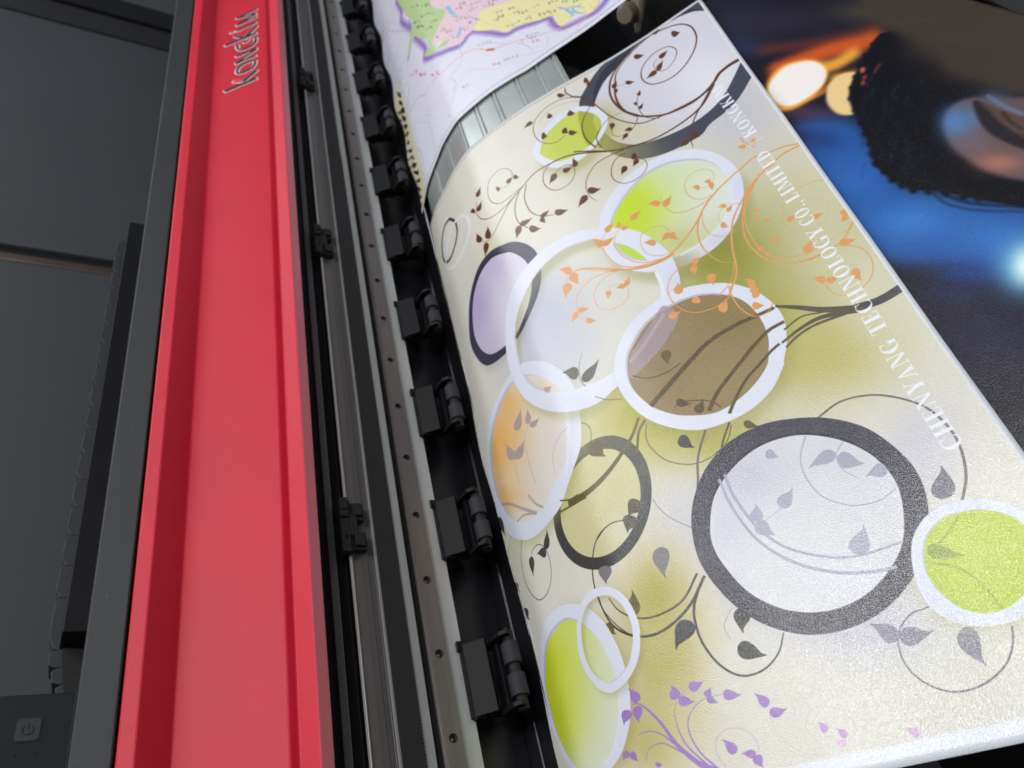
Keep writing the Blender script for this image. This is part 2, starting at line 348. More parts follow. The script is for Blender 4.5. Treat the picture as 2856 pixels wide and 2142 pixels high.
# guide rail with counterbored bolt holes every 60 mm
xr = -511.0; za, zb = -220.0, -207.2; zc = (za + zb) / 2; rh = 3.3; n = 24
rail = MB(); rail.prism([(-519.8, zb), (xr - 3.4, zb), (xr - 2.6, zb + 1.2), (xr - 4.8, zb), (-519.8, zb)][:3] + [(xr - .5, zb + .9)][:0] + [(xr - 2.6, za - 1.2)][:0] + [(xr - 3.4, za), (-519.8, za)], Y0, Y1)
holes = [166.7 + 60 * k for k in range(-4, 28)]
for i, yc in enumerate(holes):
    ya, yb = (yc - 30, yc + 30); ring = []; sq = []
    for k in range(n):
        t = 2 * math.pi * k / n; c, s_ = math.cos(t), math.sin(t); ring.append((xr, yc + rh * c, zc + rh * s_))
        q = min(8 / abs(c) if abs(c) > 1e-9 else 1e9, (zb - zc) / abs(s_) if abs(s_) > 1e-9 else 1e9); sq.append((xr, yc + q * c, zc + q * s_))
    deep = [(xr - 4, p[1], p[2]) for p in ring]
    v = ring + sq + deep; f = []
    for k in range(n):
        k2 = (k + 1) % n
        f.append((k, k + n, k2 + n, k2)); f.append((k, k2, k2 + 2 * n, k + 2 * n))
    f.append(tuple(range(2 * n, 3 * n))); rail.add(v, f)
    for s_ in (1, -1): rail.add([(xr, yc + 8 * s_, zc + (zb - zc)), (xr, yc + 8 * s_, za), (xr, yc + 8 * s_ , za), (xr, yc + 8 * s_, zb)], [])
    # the corners between the octant ring and the 16 mm wide patch
    for sy in (1, -1):
        for sz in (1, -1):
            tt = math.atan2(zb - zc, 8)
            ks = [p for p in sq if abs(p[1] - (yc + sy * 8)) < 1e-6 and (p[2] - zc) * sz > 0]; kz = [p for p in sq if abs(p[2] - (zc + sz * (zb - zc))) < 1e-6 and (p[1] - yc) * sy > 0]
            if ks and kz:
                a = max(ks, key=lambda p: abs(p[2] - zc)); b = max(kz, key=lambda p: abs(p[1] - yc))
                rail.add([a, (xr, yc + sy * 8, zc + sz * (zb - zc)), b], [(0, 1, 2)])
    rail.add([(xr, yc + 8, za), (xr, yc + 52, za), (xr, yc + 52, zb), (xr, yc + 8, zb)], [(0, 1, 2, 3)])
rail.add([(xr, Y0, za), (xr, Y1, za), (-514.4, Y1, za), (-514.4, Y0, za)], [(0, 1, 2, 3)])
rail.add([(xr, Y0, zb), (xr, Y1, zb), (-514.4, Y1, zb), (-514.4, Y0, zb)], [(0, 1, 2, 3)])
rl = rail.obj('guide_rail', M['steel'], prn)
sc = MB(); r_ = 2.6
for k in range(24):
    t0, t1 = 2 * math.pi * k / 24, 2 * math.pi * (k + 1) / 24
    hx = lambda t: 1.35 / max(abs(math.cos(t)), abs(math.cos(t - math.pi / 3)), abs(math.cos(t + math.pi / 3)))
    def pt(r, t, x): return (x, r * math.cos(t), r * math.sin(t))
    sc.add([pt(r_, t0, -2.2), pt(r_, t1, -2.2), pt(hx(t1), t1, -2.2), pt(hx(t0), t0, -2.2)], [(0, 1, 2, 3)])
    sc.add([pt(hx(t0), t0, -2.2), pt(hx(t1), t1, -2.2), pt(hx(t1), t1, -3.8), pt(hx(t0), t0, -3.8)], [(0, 1, 2, 3)])
    sc.add([pt(r_, t0, -2.2), pt(r_, t1, -2.2), pt(r_, t1, -3.9), pt(r_, t0, -3.9)], [(0, 1, 2, 3)])
b0 = None
for yc in holes:
    if not 40 < yc < 1400: continue
    c = (xr, yc, zc)
    if b0 is None:
        b0 = obj('bolt', [(v[0] + c[0], v[1] + c[1], v[2] + c[2]) for v in sc.v], sc.f, M['black'], rl, org=c); B0 = b0
    else:
        o = b0.copy(); scene.collection.objects.link(o); o.parent = rl; o.location = (Vector(c) - ORG['guide_rail']) * .001
# black cable clips on the beam
def clip(y):
    c = Vector((-519, y, -158)); m = MB()
    m.box(-519, -512.5, y - 24, y + 24, -158.5, -150); m.box(-520, -514, y - 21, y - 5, -170, -158); m.box(-520, -514, y + 6, y + 22, -170, -158)
    m.box(-515, -509.5, y - 25, y - 8, -156, -149.5); m.box(-515, -510, y + 7, y + 25, -156, -149.5); m.box(-516, -510.5, y - 19, y - 8, -168, -160); m.box(-516, -510.5, y + 9, y + 20, -168, -160)
    m.box(-514, -511.6, y - 10, y + 10, -163, -157); m.cyl((-512, y + 15, -153), (-508.5, y + 15, -153), 2, 12)
    o = m.obj('cable_clip', M['matte_black'], prn, org=c, bevel=.5)
    mk = MB().box(-511, -509, y - 14, y - 10, -154, -152).obj('clip_tab', M['bracket'], o)
    return o, mk
ck, cm = clip(336)
for y in (703, 1072, 1440):
    o = ck.copy(); scene.collection.objects.link(o); o.location = (Vector((-519, y, -158)) - ORG[prn.name]) * .001
    q = cm.copy(); scene.collection.objects.link(q); q.parent = o
# pinch roller brackets
def bracket(y):
    c = Vector((-512, y, -236)); m = MB()
    m.prism([(-516, -231), (-510.5, -232.5), (-500.5, -246.5), (-503, -249), (-512, -238), (-518, -238)], y, y + 54)
    m.box(-517.5, -510, y - 1, y + 5, -241, -233); m.box(-517, -513.5, y + 50, y + 58, -236, -229.5)
    for yy in (y + 2, y + 48):
        m.prism([(-515, -237), (-503, -249), (-508, -262), (-520, -243)], yy, yy + 3)
    m.prism([(-514, -240), (-503.5, -250), (-511, -272)], y + 4, y + 7)
    m.prism([(-503, -250), (-489, -252.5), (-484.5, -257.5), (-486, -261), (-498, -262), (-506, -256)], y - 3, y + .5)
    m.prism([(-503, -250), (-489, -252.5), (-484.5, -257.5), (-486, -261), (-498, -262), (-506, -256)], y + 49, y + 52.5)
    m.box(-507, -499, y, y + 50, -266, -254)
    o = m.obj('pinch_roller_bracket', M['bracket'], prn, org=c, bevel=.5)
    r = []
    for ya in (y + 5.5, y + 29):
        q = MB(); q.cyl((-493.2, ya, -262), (-493.2, ya + 16, -262), 6.6, 28)
        r.append(q.obj('pinch_roller', M['roller'], o, org=(-493, ya, -262), bevel=.6))
    q = MB(); q.cyl((-493.2, y - 4, -262), (-493.2, y + 54, -262), 4.4, 20); q.cyl((-493.2, y + 51, -262), (-493.2, y + 57, -262), 1.5, 12)
    r.append(q.obj('roller_axle', M['matte_black'], o))
    q = MB()
    for t in range(5): q.cyl((-514, y + 2 + t * .01, -245 - t * 2.0), (-514, y + 2.01 + t * .01, -246.4 - t * 2.0), 2.2, 12)
    r.append(q.obj('spring', M['black'], o))
    return o, r
bk, rs = bracket(307 - 128 * 1)
for k in range(-1, 13):
    y = 307 + 128 * (k - 0)
    if k == -1: continue
    if y > 1720: break
    o = bk.copy(); scene.collection.objects.link(o); o.location = (Vector((-512, y, -236)) - ORG[prn.name]) * .001
    o.rotation_euler.z = math.radians(random.Random(k).uniform(-.7, .7))
    for r in rs:
        q = r.copy(); scene.collection.objects.link(q); q.parent = o; q.rotation_euler.z = math.radians(random.Random(k + 50).uniform(-.8, .8))
# the first one sits nearest the lens
# platen under the rollers
MB().prism([(-600, -300), (-600, -281), (-540, -281), (-527, -276.5), (-512, -276.5), (-511, -278), (-506, -278), (-505, -276.5), (-488.2, -277.2), (-487, -278.4), (-487, -300)], Y0, Y1).obj('platen', M['platen'], prn, bevel=.6)
MB().prism([(-487.0, -276.6), (-485.4, -277.0), (-485.2, -279), (-487, -279)], Y0, Y1).obj('platen_edge', M['bright'], prn, bevel=.3)
MB().box(-560, -529, Y0, Y1, -281, -236).obj('platen_support', M['platen'], prn)

# curved apron in front of the platen, following the paper path
PROFILE = [[-60.0,-537.53,-283.25],[-57.0,-535.74,-283.02],[-54.0,-533.5,-282.73],[-51.0,-530.86,-282.39],[-48.0,-528.03,-282.03],[-45.0,-525.09,-281.65],
[-42.0,-522.12,-281.27],[-39.0,-519.15,-280.89],[-36.0,-516.17,-280.51],[-33.0,-513.2,-280.13],[-30.0,-510.22,-279.74],[-27.0,-507.25,-279.36],[-24.0,
-504.27,-278.98],[-21.0,-501.29,-278.6],[-18.0,-498.32,-278.21],[-15.0,-495.34,-277.83],[-12.0,-492.37,-277.45],[-9.0,-489.39,-277.07],[-6.0,-486.42,
-276.69],[-3.0,-483.44,-276.3],[0.0,-480.47,-275.92],[3.0,-477.49,-275.54],[6.0,-474.51,-275.16],[9.0,-471.54,-274.78],[12.0,-468.56,-274.4],[15.0,
-465.59,-274.06],[18.0,-462.61,-273.75],[21.0,-459.63,-273.52],[24.0,-456.64,-273.4],[27.0,-453.66,-273.37],[30.0,-450.67,-273.43],[33.0,-447.67,
-273.56],[36.0,-444.68,-273.72],[39.0,-441.68,-273.89],[42.0,-438.69,-274.07],[45.0,-435.7,-274.26],[48.0,-432.7,-274.44],[51.0,-429.71,-274.62],
[54.0,-426.71,-274.8],[57.0,-423.72,-274.98],[60.0,-420.72,-275.16],[63.0,-417.73,-275.35],[66.0,-414.74,-275.54],[69.0,-411.75,-275.76],[72.0,
-408.76,-276.02],[75.0,-405.79,-276.34],[78.0,-402.82,-276.73],[81.0,-399.86,-277.19],[84.0,-396.9,-277.7],[87.0,-393.95,-278.24],[90.0,-391.01,
-278.79],[93.0,-388.06,-279.36],[96.0,-385.12,-279.95],[99.0,-382.21,-280.59],[102.0,-379.33,-281.32],[105.0,-376.5,-282.21],[108.0,-373.74,-283.26],
[111.0,-371.04,-284.49],[114.0,-368.39,-285.85],[117.0,-365.78,-287.3],[120.0,-363.19,-288.79],[123.0,-360.6,-290.31],[126.0,-358.01,-291.83],[129.0,
-355.43,-293.35],[132.0,-352.84,-294.87],[135.0,-350.26,-296.4],[138.0,-347.69,-297.94],[141.0,-345.13,-299.51],[144.0,-342.59,-301.1],[147.0,-340.08,
-302.73],[150.0,-337.58,-304.4],[153.0,-335.1,-306.09],[156.0,-332.63,-307.79],[159.0,-330.17,-309.5],[162.0,-327.71,-311.21],[165.0,-325.24,-312.93],
[168.0,-322.78,-314.64],[171.0,-320.32,-316.36],[174.0,-317.86,-318.07],[177.0,-315.41,-319.8],[180.0,-312.97,-321.55],[183.0,-310.56,-323.33],[186.0,
-308.18,-325.14],[189.0,-305.83,-327.0],[192.0,-303.5,-328.9],[195.0,-301.2,-330.81],[198.0,-298.9,-332.75],[201.0,-296.61,-334.68],[204.0,-294.32,
-336.62],[207.0,-292.03,-338.56],[210.0,-289.75,-340.5],[213.0,-287.46,-342.44],[216.0,-285.18,-344.39],[219.0,-282.9,-346.34],[222.0,-280.64,
-348.31],[225.0,-278.39,-350.3],[228.0,-276.16,-352.3],[231.0,-273.94,-354.32],[234.0,-271.72,-356.34],[237.0,-269.51,-358.37],[240.0,-267.31,-360.4],
[243.0,-265.1,-362.44],[246.0,-262.89,-364.47],[249.0,-260.69,-366.5],[252.0,-258.48,-368.53],[255.0,-256.27,-370.56],[258.0,-254.06,-372.59],[261.0,
-251.86,-374.63],[264.0,-249.65,-376.66],[267.0,-247.44,-378.69],[270.0,-245.23,-380.72],[273.0,-243.01,-382.73],[276.0,-240.78,-384.74],[279.0,
-238.52,-386.71],[282.0,-236.24,-388.66],[285.0,-233.94,-390.58],[288.0,-231.61,-392.47],[291.0,-229.27,-394.35],[294.0,-226.93,-396.21],[297.0,
-224.58,-398.08],[300.0,-222.23,-399.94],[303.0,-219.88,-401.81],[306.0,-217.53,-403.67],[309.0,-215.17,-405.54],[312.0,-212.82,-407.39],[315.0,
-210.46,-409.25],[318.0,-208.09,-411.08],[321.0,-205.7,-412.9],[324.0,-203.3,-414.69],[327.0,-200.88,-416.47],[330.0,-198.46,-418.23],[333.0,-196.02,
-419.99],[336.0,-193.59,-421.74],[339.0,-191.15,-423.49],[342.0,-188.71,-425.24],[345.0,-186.28,-426.99],[348.0,-183.84,-428.74],[351.0,-181.4,
-430.49],[354.0,-178.97,-432.24],[357.0,-176.53,-433.99],[360.0,-174.09,-435.74],[363.0,-171.66,-437.49],[366.0,-169.22,-439.24],[369.0,-166.79,
-440.99],[372.0,-164.35,-442.75],[375.0,-161.92,-444.5],[378.0,-159.49,-446.26],[381.0,-157.07,-448.03],[384.0,-154.65,-449.81],[387.0,-152.24,
-451.6],[390.0,-149.84,-453.39],[393.0,-147.43,-455.19],[396.0,-145.03,-456.98],[399.0,-142.63,-458.78],[402.0,-140.23,-460.58],[405.0,-137.82,
-462.37],[408.0,-135.42,-464.17],[411.0,-133.02,-465.97],[414.0,-130.62,-467.76],[417.0,-128.21,-469.56],[420.0,-125.81,-471.36],[423.0,-123.41,
-473.15],[426.0,-121.01,-474.95],[429.0,-118.6,-476.75],[432.0,-116.2,-478.54],[435.0,-113.8,-480.34],[438.0,-111.4,-482.14],[441.0,-108.99,-483.93],
[444.0,-106.59,-485.73],[447.0,-104.19,-487.53],[450.0,-101.79,-489.32],[453.0,-99.38,-491.12],[456.0,-96.98,-492.92],[459.0,-94.58,-494.72],[462.0,
-92.18,-496.51],[465.0,-89.78,-498.31],[468.0,-87.37,-500.11],[471.0,-84.97,-501.9],[474.0,-82.57,-503.7],[477.0,-80.17,-505.5],[480.0,-77.76,
-507.29],[483.0,-75.36,-509.09],[486.0,-72.96,-510.89],[489.0,-70.56,-512.68],[492.0,-68.15,-514.48],[495.0,-65.75,-516.28],[498.0,-63.35,-518.07],
[501.0,-60.95,-519.87],[504.0,-58.54,-521.67],[507.0,-56.14,-523.46],[510.0,-53.74,-525.26],[513.0,-51.34,-527.06],[516.0,-48.93,-528.85],[519.0,
-46.53,-530.65],[522.0,-44.13,-532.45],[525.0,-41.73,-534.25],[528.0,-39.33,-536.04],[531.0,-36.92,-537.84],[534.0,-34.52,-539.64],[537.0,-32.12,
-541.43],[540.0,-29.72,-543.23],[543.0,-27.31,-545.03],[546.0,-24.91,-546.82],[549.0,-22.51,-548.62],[552.0,-20.11,-550.42],[555.0,-17.7,-552.21],
[558.0,-15.3,-554.01],[561.0,-12.9,-555.81],[564.0,-10.5,-557.6],[567.0,-8.09,-559.4],[570.0,-5.69,-561.2],[573.0,-3.29,-562.99],[576.0,-0.89,
-564.79],[579.0,1.52,-566.59],[582.0,3.92,-568.38],[585.0,6.32,-570.18],[588.0,8.72,-571.98],[591.0,11.12,-573.78],[594.0,13.53,-575.57],[597.0,15.93,
-577.37],[600.0,18.33,-579.17],[603.0,20.73,-580.96],[606.0,23.14,-582.76],[609.0,25.54,-584.56],[612.0,27.94,-586.35],[615.0,30.34,-588.15],[618.0,
32.75,-589.95],[621.0,35.15,-591.74],[624.0,37.55,-593.54],[627.0,39.95,-595.34],[630.0,42.36,-597.13],[633.0,44.76,-598.93],[636.0,47.16,-600.73],
[639.0,49.56,-602.52],[642.0,51.97,-604.32],[645.0,54.37,-606.12],[648.0,56.77,-607.91],[651.0,59.17,-609.71],[654.0,61.57,-611.51],[657.0,63.98,
-613.31],[660.0,66.38,-615.1],[663.0,68.78,-616.9],[666.0,71.18,-618.69],[669.0,73.54,-620.46],[672.0,75.82,-622.16],[675.0,77.92,-623.73],[678.0,
79.7,-625.07],[681.0,81.1,-626.11],[684.0,82.02,-626.8],[687.0,82.58,-627.22],[690.0,82.84,-627.41],[693.0,82.94,-627.49],[696.0,82.97,-627.51],
[699.0,82.98,-627.51]]
PS = np.array(PROFILE); S_ = PS[:, 0]; PXZ = PS[:, 1:]
TAN = np.gradient(PXZ, S_, axis=0); TAN /= np.linalg.norm(TAN, axis=1)[:, None]; NOR = np.c_[-TAN[:, 1], TAN[:, 0]]
def on_path(s, h=0.):
    i = [np.interp(s, S_, PXZ[:, k]) + h * np.interp(s, S_, NOR[:, k]) for k in (0, 1)]
    return i[0], i[1]
top = []; ribs = (40, 73.7, 104.2, 130.2, 155, 184.3, 209.6, 230.5)
for s in np.arange(8, 238, 3.0): top.append((float(s), -3.2))
for rb in ribs:
    top = [t for t in top if not rb - 2.5 < t[0] < rb + 6]
    top += [(rb - 2.2, -3.2), (rb - 1.5, -4.6), (rb - .2, -4.6), (rb + .4, -2.3), (rb + 2.4, -2.3), (rb + 3, -3.2), (rb + 3.8, -4.0), (rb + 4.6, -3.2)]
top.sort()
prof = [on_path(*t) for t in top]
under = [on_path(s, -9) for s in np.arange(236, 6, -10)]
ap = MB().prism(prof + under, 108, Y1).obj('front_apron', M['apron'], prn, bevel=.15)
MB().prism([on_path(-4, -6), on_path(7, -5.2), on_path(7, -30), on_path(-4, -30)], Y0, Y1).obj('apron_joint', M['matte_black'], prn)
a_, b_ = on_path(232, -12), on_path(234, -13)
MB().prism([a_, (b_[0] - 4, b_[1] - 60), (b_[0] - 60, b_[1] - 260), (-480, -700), (-520, -LENS_HEIGHT + 60), (-640, -LENS_HEIGHT + 60), (-640, -300), (-500, -300)], Y0, Y1).obj('lower_body', M['matte_black'], prn)
# control panel with power button at the near end
cp = MB().prism([(-528, 16), (-528, 150), (-600, 150), (-600, 16)], -200, 222).obj('control_panel', M['panel'], prn, bevel=2)
MB().box(-545, -526.6, -200, 220.5, 16.8, 18.4).obj('panel_rim', M['panel'], cp, bevel=.4)
def rrect(y0, y1, z0, z1, r, x, n=6):
    out = []
    for cy, cz, a in ((y1 - r, z1 - r, 0), (y0 + r, z1 - r, 90), (y0 + r, z0 + r, 180), (y1 - r, z0 + r, 270)):
        for k in range(n + 1): t = math.radians(a + 90 * k / n); out.append((x, cy + r * math.cos(t), cz + r * math.sin(t)))
    return out
def frame(mb, A, B, d):
    n = len(A); v = A + B + [(p[0] + d, p[1], p[2]) for p in A] + [(p[0] + d, p[1], p[2]) for p in B]
    f = []
    for k in range(n):
        j = (k + 1) % n; f += [(2 * n + k, 2 * n + j, 3 * n + j, 3 * n + k), (k, j, 2 * n + j, 2 * n + k), (n + k, 3 * n + k, 3 * n + j, n + j)]
    mb.add(v, f)
pb = MB(); i_ = rrect(193.8, 207.2, 34, 46.8, 2.2, -528.4); pb.add(i_ + [(-527.5, p[1] * .96 + 200.5 * .04, p[2] * .96 + 40.4 * .04) for p in i_], [tuple(range(len(i_), 2 * len(i_)))] + [(k, (k + 1) % len(i_), (k + 1) % len(i_) + len(i_), k + len(i_)) for k in range(len(i_))])
btn = pb.obj('power_button', M['trim'], cp)
fr = MB(); frame(fr, rrect(193.2, 207.8, 33.4, 47.4, 2.6, -528.1), rrect(193.9, 207.1, 34.1, 46.7, 2.1, -528.1), .35); fr.obj('button_rim', M['matte_black'], cp)
sy = MB()
for k in range(40):      # power symbol: broken ring and bar, its top towards the far end
    t0 = math.radians(40 + 280 * k / 40); t1 = math.radians(40 + 280 * (k + 1) / 40)
    P_ = lambda r, t, x: (x, 200.3 + r * math.cos(t), 40.4 + r * math.sin(t))
    sy.add([P_(2.5, t0, -527.4), P_(3.1, t0, -527.4), P_(3.1, t1, -527.4), P_(2.5, t1, -527.4), P_(2.5, t0, -527.2), P_(3.1, t0, -527.2), P_(3.1, t1, -527.2), P_(2.5, t1, -527.2)], [(4, 5, 6, 7), (0, 1, 5, 4), (2, 3, 7, 6)])
sy.box(-527.4, -527.2, 200.4, 203.6, 40.1, 40.7); sy.obj('power_symbol', M['matte_black'], btn)
for z in (45.3, 35.4):
    q = MB(); q.cyl((-528.3, 187.3, z), (-527.7, 187.3, z), 1.05, 18); q.obj('indicator_lamp', M['matte_black'], cp)
# cable chain tray and the chain of links behind it
MB().prism([(-531, 14), (-531, 31.5), (-556, 33), (-556, 14)], 262, 700).obj('chain_tray', M['black'], prn, bevel=.8)
tq = [(223, 14), (223, 24), (240, 28), (262.5, 31.2), (262.5, 14)]
MB().add([(-553, y, z) for y, z in tq] + [(-555, y, z) for y, z in tq], [(0, 1, 2, 3, 4), (9, 8, 7, 6, 5)] + [(k, (k + 1) % 5, (k + 1) % 5 + 5, k + 5) for k in range(5)]).obj('tray_end_plate', M['matte_black'], prn)
MB().box(-600, -546, Y0, Y1, -60, 14).obj('rear_body', M['matte_black'], prn)
path = [(y, 35.4) for y in np.arange(700, 275, -25.0)] + [(262, 34.2), (250, 31.5), (239, 27.8), (229, 23.5), (220, 19), (211, 14)]
ch = MB()
for (ya, z_a), (yb, z_b) in zip(path[:-1], path[1:]):
    L_ = math.hypot(yb - ya, z_b - z_a); dy, dz = (yb - ya) / L_, (z_b - z_a) / L_; ny, nz = (-dz, dy); 
    if nz < 0: ny, nz = -ny, -nz
    q = [(0, 0), (0, 1.0), (L_ * .10, 4.8), (L_ * .74, 5.6), (L_ * .97, 2.2), (L_, 0), (L_, -12), (0, -12)]
    P_ = [(ya + dy * a + ny * b, z_a + dz * a + nz * b) for a, b in q]; k = len(P_)
    ch.add([(-556.5, y, z) for y, z in P_] + [(-578, y, z) for y, z in P_], [(i, (i + 1) % k, (i + 1) % k + k, i + k) for i in range(k)] + [tuple(range(k)), tuple(range(k, 2 * k))[::-1]])
ch.obj('cable_chain', M['trim'], prn, bevel=.5)

# ------------------------------------------------------------------ things behind the printer
# partition screen standing behind: fabric field, upright posts
scr = empty('partition_screen', (-905, 1000, -LENS_HEIGHT)); tag(scr, 'dark grey woven screen standing behind the printer, split by a pale strip', 'screen')
MB().box(-930, -905, -900, 1048, -LENS_HEIGHT, 900).obj('fabric_panel', M['wallpanel'], scr)
MB().box(-930, -905, 1118, 1838, -LENS_HEIGHT, 900).obj('fabric_panel', M['wallpanel'], scr)
MB().box(-925, -899, 1078, 1112, -LENS_HEIGHT, 900).obj('upright_strip', M['wallpanel'], scr, bevel=1.5)
MB().box(-925, -912, 1112, 1118, -LENS_HEIGHT, 900).obj('upright_gap', M['matte_black'], scr)
MB().box(-925, -909, 1062, 1078, -LENS_HEIGHT, 900).obj('upright_gap', M['matte_black'], scr)
MB().box(-925, -903, 1046, 1063, -LENS_HEIGHT, 900).obj('bronze_upright', M['bronze'], scr, bevel=2)
far = empty('door_frame', (-905, 1950, -LENS_HEIGHT)); tag(far, 'black upright frame at the far end of the grey screen', 'frame')
MB().box(-935, -900, 1840, 1925, -LENS_HEIGHT, 900).obj('post', M['matte_black'], far, bevel=3)
MB().box(-935, -893, 1928, 2010, -LENS_HEIGHT, 900).obj('post', M['black'], far, bevel=3)
far2 = MB().box(-960, -915, 2012, 3600, -LENS_HEIGHT, 900).obj('wall_panel', M['panelstrip'], org=(-915, 2012, -LENS_HEIGHT)); tag(far2, 'lighter grey board beyond the black frame', 'board')
# take-up stand seen between the sheets
st = empty('take_up_stand', (-150, 1100, -LENS_HEIGHT)); tag(st, 'black take-up stand with a cream arm in the dark gap between map and floral sheet', 'stand')

# ------------------------------------------------------------------ printed sheets
def ragged(tbl):
    a = np.array(tbl, float); return lambda t: float(np.interp(t, a[:, 0], a[:, 1]))
def sheet(name, art, L, Rr, Yb, Yt, h, m, nu=110, nv=150, wav=None, back=None):
    """grid over the paper path: L,Rr give s at a given y; Yb,Yt give y at a given s fraction"""
    v = []; f = []; uv = []
    for j in range(nv + 1):
        t = j / nv
        for i in range(nu + 1):
            a = i / nu; y = Yb(a) * (1 - t) + Yt(a) * t; s = L(y) * (1 - a) + Rr(y) * a
            hh = h + (wav(s, y) if wav else 0)
            x, z = on_path(s, hh); v.append((x, y, z)); uv.append(((s - art.s0) / (art.s1 - art.s0), (y - art.y0) / (art.y1 - art.y0)))
    for j in range(nv):
        for i in range(nu):
            k = j * (nu + 1) + i; f.append((k, k + 1, k + nu + 2, k + nu + 1))
    org = v[(nv // 2) * (nu + 1) + nu // 2]
    me = bpy.data.meshes.new(name); me.from_pydata([((Vector(p) - Vector(org)) * .001)[:] for p in v], [], f); me.materials.append(m); me.materials.append(M['white'])
    me.update(); ul = me.uv_layers.new(name='sheet'); idx = np.empty(len(me.loops), int); me.loops.foreach_get('vertex_index', idx)
    ul.data.foreach_set('uv', np.array(uv)[idx].ravel()); me.polygons.foreach_set('use_smooth', [True] * len(f))
    o = bpy.data.objects.new(name, me); scene.collection.objects.link(o); o.location = W(*org)
    if me.polygons[0].normal.z < 0: me.flip_normals()
    s = o.modifiers.new('thickness', 'SOLIDIFY'); s.thickness = .00045; s.offset = -1; s.material_offset = 1; s.material_offset_rim = 1
    return o

# --- letters of the printed line of text, condensed roman capitals drawn as outlines
def glyphs():
    def r(x0, y0, x1, y1): return [(x0, y0), (x1, y0), (x1, y1), (x0, y1)]
    def q(*p): return [(p[i], p[i + 1]) for i in range(0, len(p), 2)]
    def oval(cx, cy, rx, ry, a0=0, a1=360, n=28): return [(cx + rx * math.cos(math.radians(a0 + (a1 - a0) * k / n)), cy + ry * math.sin(math.radians(a0 + (a1 - a0) * k / n))) for k in range(n + 1)]
    ht = .045; S = .17
    def stem(x, w=S, se=.07): return [r(x, 0, x + w, 1), r(x - se, 0, x + w + se, ht), r(x - se, 1 - ht, x + w + se, 1)]
    G = {}
    G['I'] = (.34, stem(.085)); G['H'] = (.72, stem(.08) + stem(.46) + [r(.2, .48, .5, .52)])
    G['E'] = (.56, stem(.08) + [r(.2, 0, .5, ht), r(.2, 1 - ht, .5, 1), r(.46, 0, .5, .25), r(.46, .75, .5, 1), r(.2, .48, .4, .52), r(.37, .38, .4, .62)])
    G['L'] = (.54, stem(.08) + [r(.2, 0, .48, ht), r(.44, 0, .49, .3)])
    G['T'] = (.58, [r(.2, 0, .2 + S, 1), r(.12, 0, .45, ht), r(.02, 1 - ht, .55, 1), r(.02, .74, .06, 1), r(.51, .74, .55, 1)])
    G['D'] = (.66, stem(.08) + [oval(.22, .5, .38, .5, -90, 90) + oval(.22, .5, .22, .455, 90, -90)])
    G['K'] = (.68, stem(.08) + [q(.22, .42, .26, .38, .56, .96, .52, .98), q(.3, .52, .38, .64, .64, .04, .48, .04), r(.42, 0, .68, ht), r(.44, 1 - ht, .66, 1)])
    G['N'] = (.74, [r(.11, 0, .15, 1), r(.02, 0, .24, ht), r(.02, 1 - ht, .2, 1), q(.1, 1, .27, 1, .64, 0, .52, 0), r(.58, 0, .63, 1), r(.5, 1 - ht, .72, 1)])
    G['M'] = (.86, [r(.1, 0, .14, 1), r(.01, 0, .23, ht), r(.01, 1 - ht, .2, 1), q(.1, 1, .26, 1, .46, .1, .38, .02), q(.4, .02, .46, .1, .66, 1, .62, 1), r(.6, 0, .6 + S, 1), r(.54, 0, .84, ht), r(.7, 1 - ht, .84, 1)])
    G['A'] = (.68, [q(.1, 0, .15, 0, .34, .9, .3, 1), q(.29, 1, .35, 1, .62, 0, .43, 0), r(.16, .3, .5, .34), r(.0, 0, .24, ht), r(.36, 0, .7, ht)])
    G['Y'] = (.66, [q(.06, 1, .24, 1, .4, .45, .26, .45), q(.36, .45, .4, .45, .6, 1, .55, 1), r(.24, 0, .41, .5), r(.16, 0, .5, ht), r(0, 1 - ht, .3, 1), r(.47, 1 - ht, .68, 1)])
    G['O'] = (.68, [oval(.34, .5, .32, .52), oval(.34, .5, .155, .47, 360, 0)])
    cc = oval(.36, .5, .34, .52, 48, 312) + oval(.38, .5, .19, .47, 305, 55)
    G['C'] = (.64, [cc, r(.54, .66, .58, 1), r(.54, 0, .58, .22)])
    G['G'] = (.70, [cc, r(.54, .68, .58, 1), r(.48, 0, .63, .4), r(.4, .4, .7, .4 + ht)])
    G['.'] = (.24, [oval(.1, .07, .075, .075)]); G[','] = (.24, [oval(.1, .07, .075, .075), q(.12, .03, .175, .05, .14, -.12, .06, -.18)])
    G['|'] = (.34, [r(.1, -.14, .15, 1.1)]); G[' '] = (.3, [])
    return G
GL = glyphs()
def write(art, text, s_of_y, y, height, end):
    tot = sum(GL[c][0] + .06 for c in text); k = (end - y) / (tot * height)
    x = 0
    for c in text:
        w, parts = GL[c]
        for p in parts:
            P = []
            for gx, gy in p:
                yy = y + (x + gx) * height * k; P.append((s_of_y(yy) - gy * height, yy))
            Q = art.px(P)
            if c in 'O':
                continue
            ar = np.sum(Q[:, 0] * np.roll(Q[:, 1], -1) - Q[:, 1] * np.roll(Q[:, 0], -1))
            art.lay([Q if ar > 0 else Q[::-1]], (240, 242, 250), .96)
        if c == 'O':
            art.lay([art.px([(s_of_y(y + (x + gx) * height * k) - gy * height, y + (x + gx) * height * k) for gx, gy in p]) for p in parts], (240, 242, 250), .96)
        x += w + .06

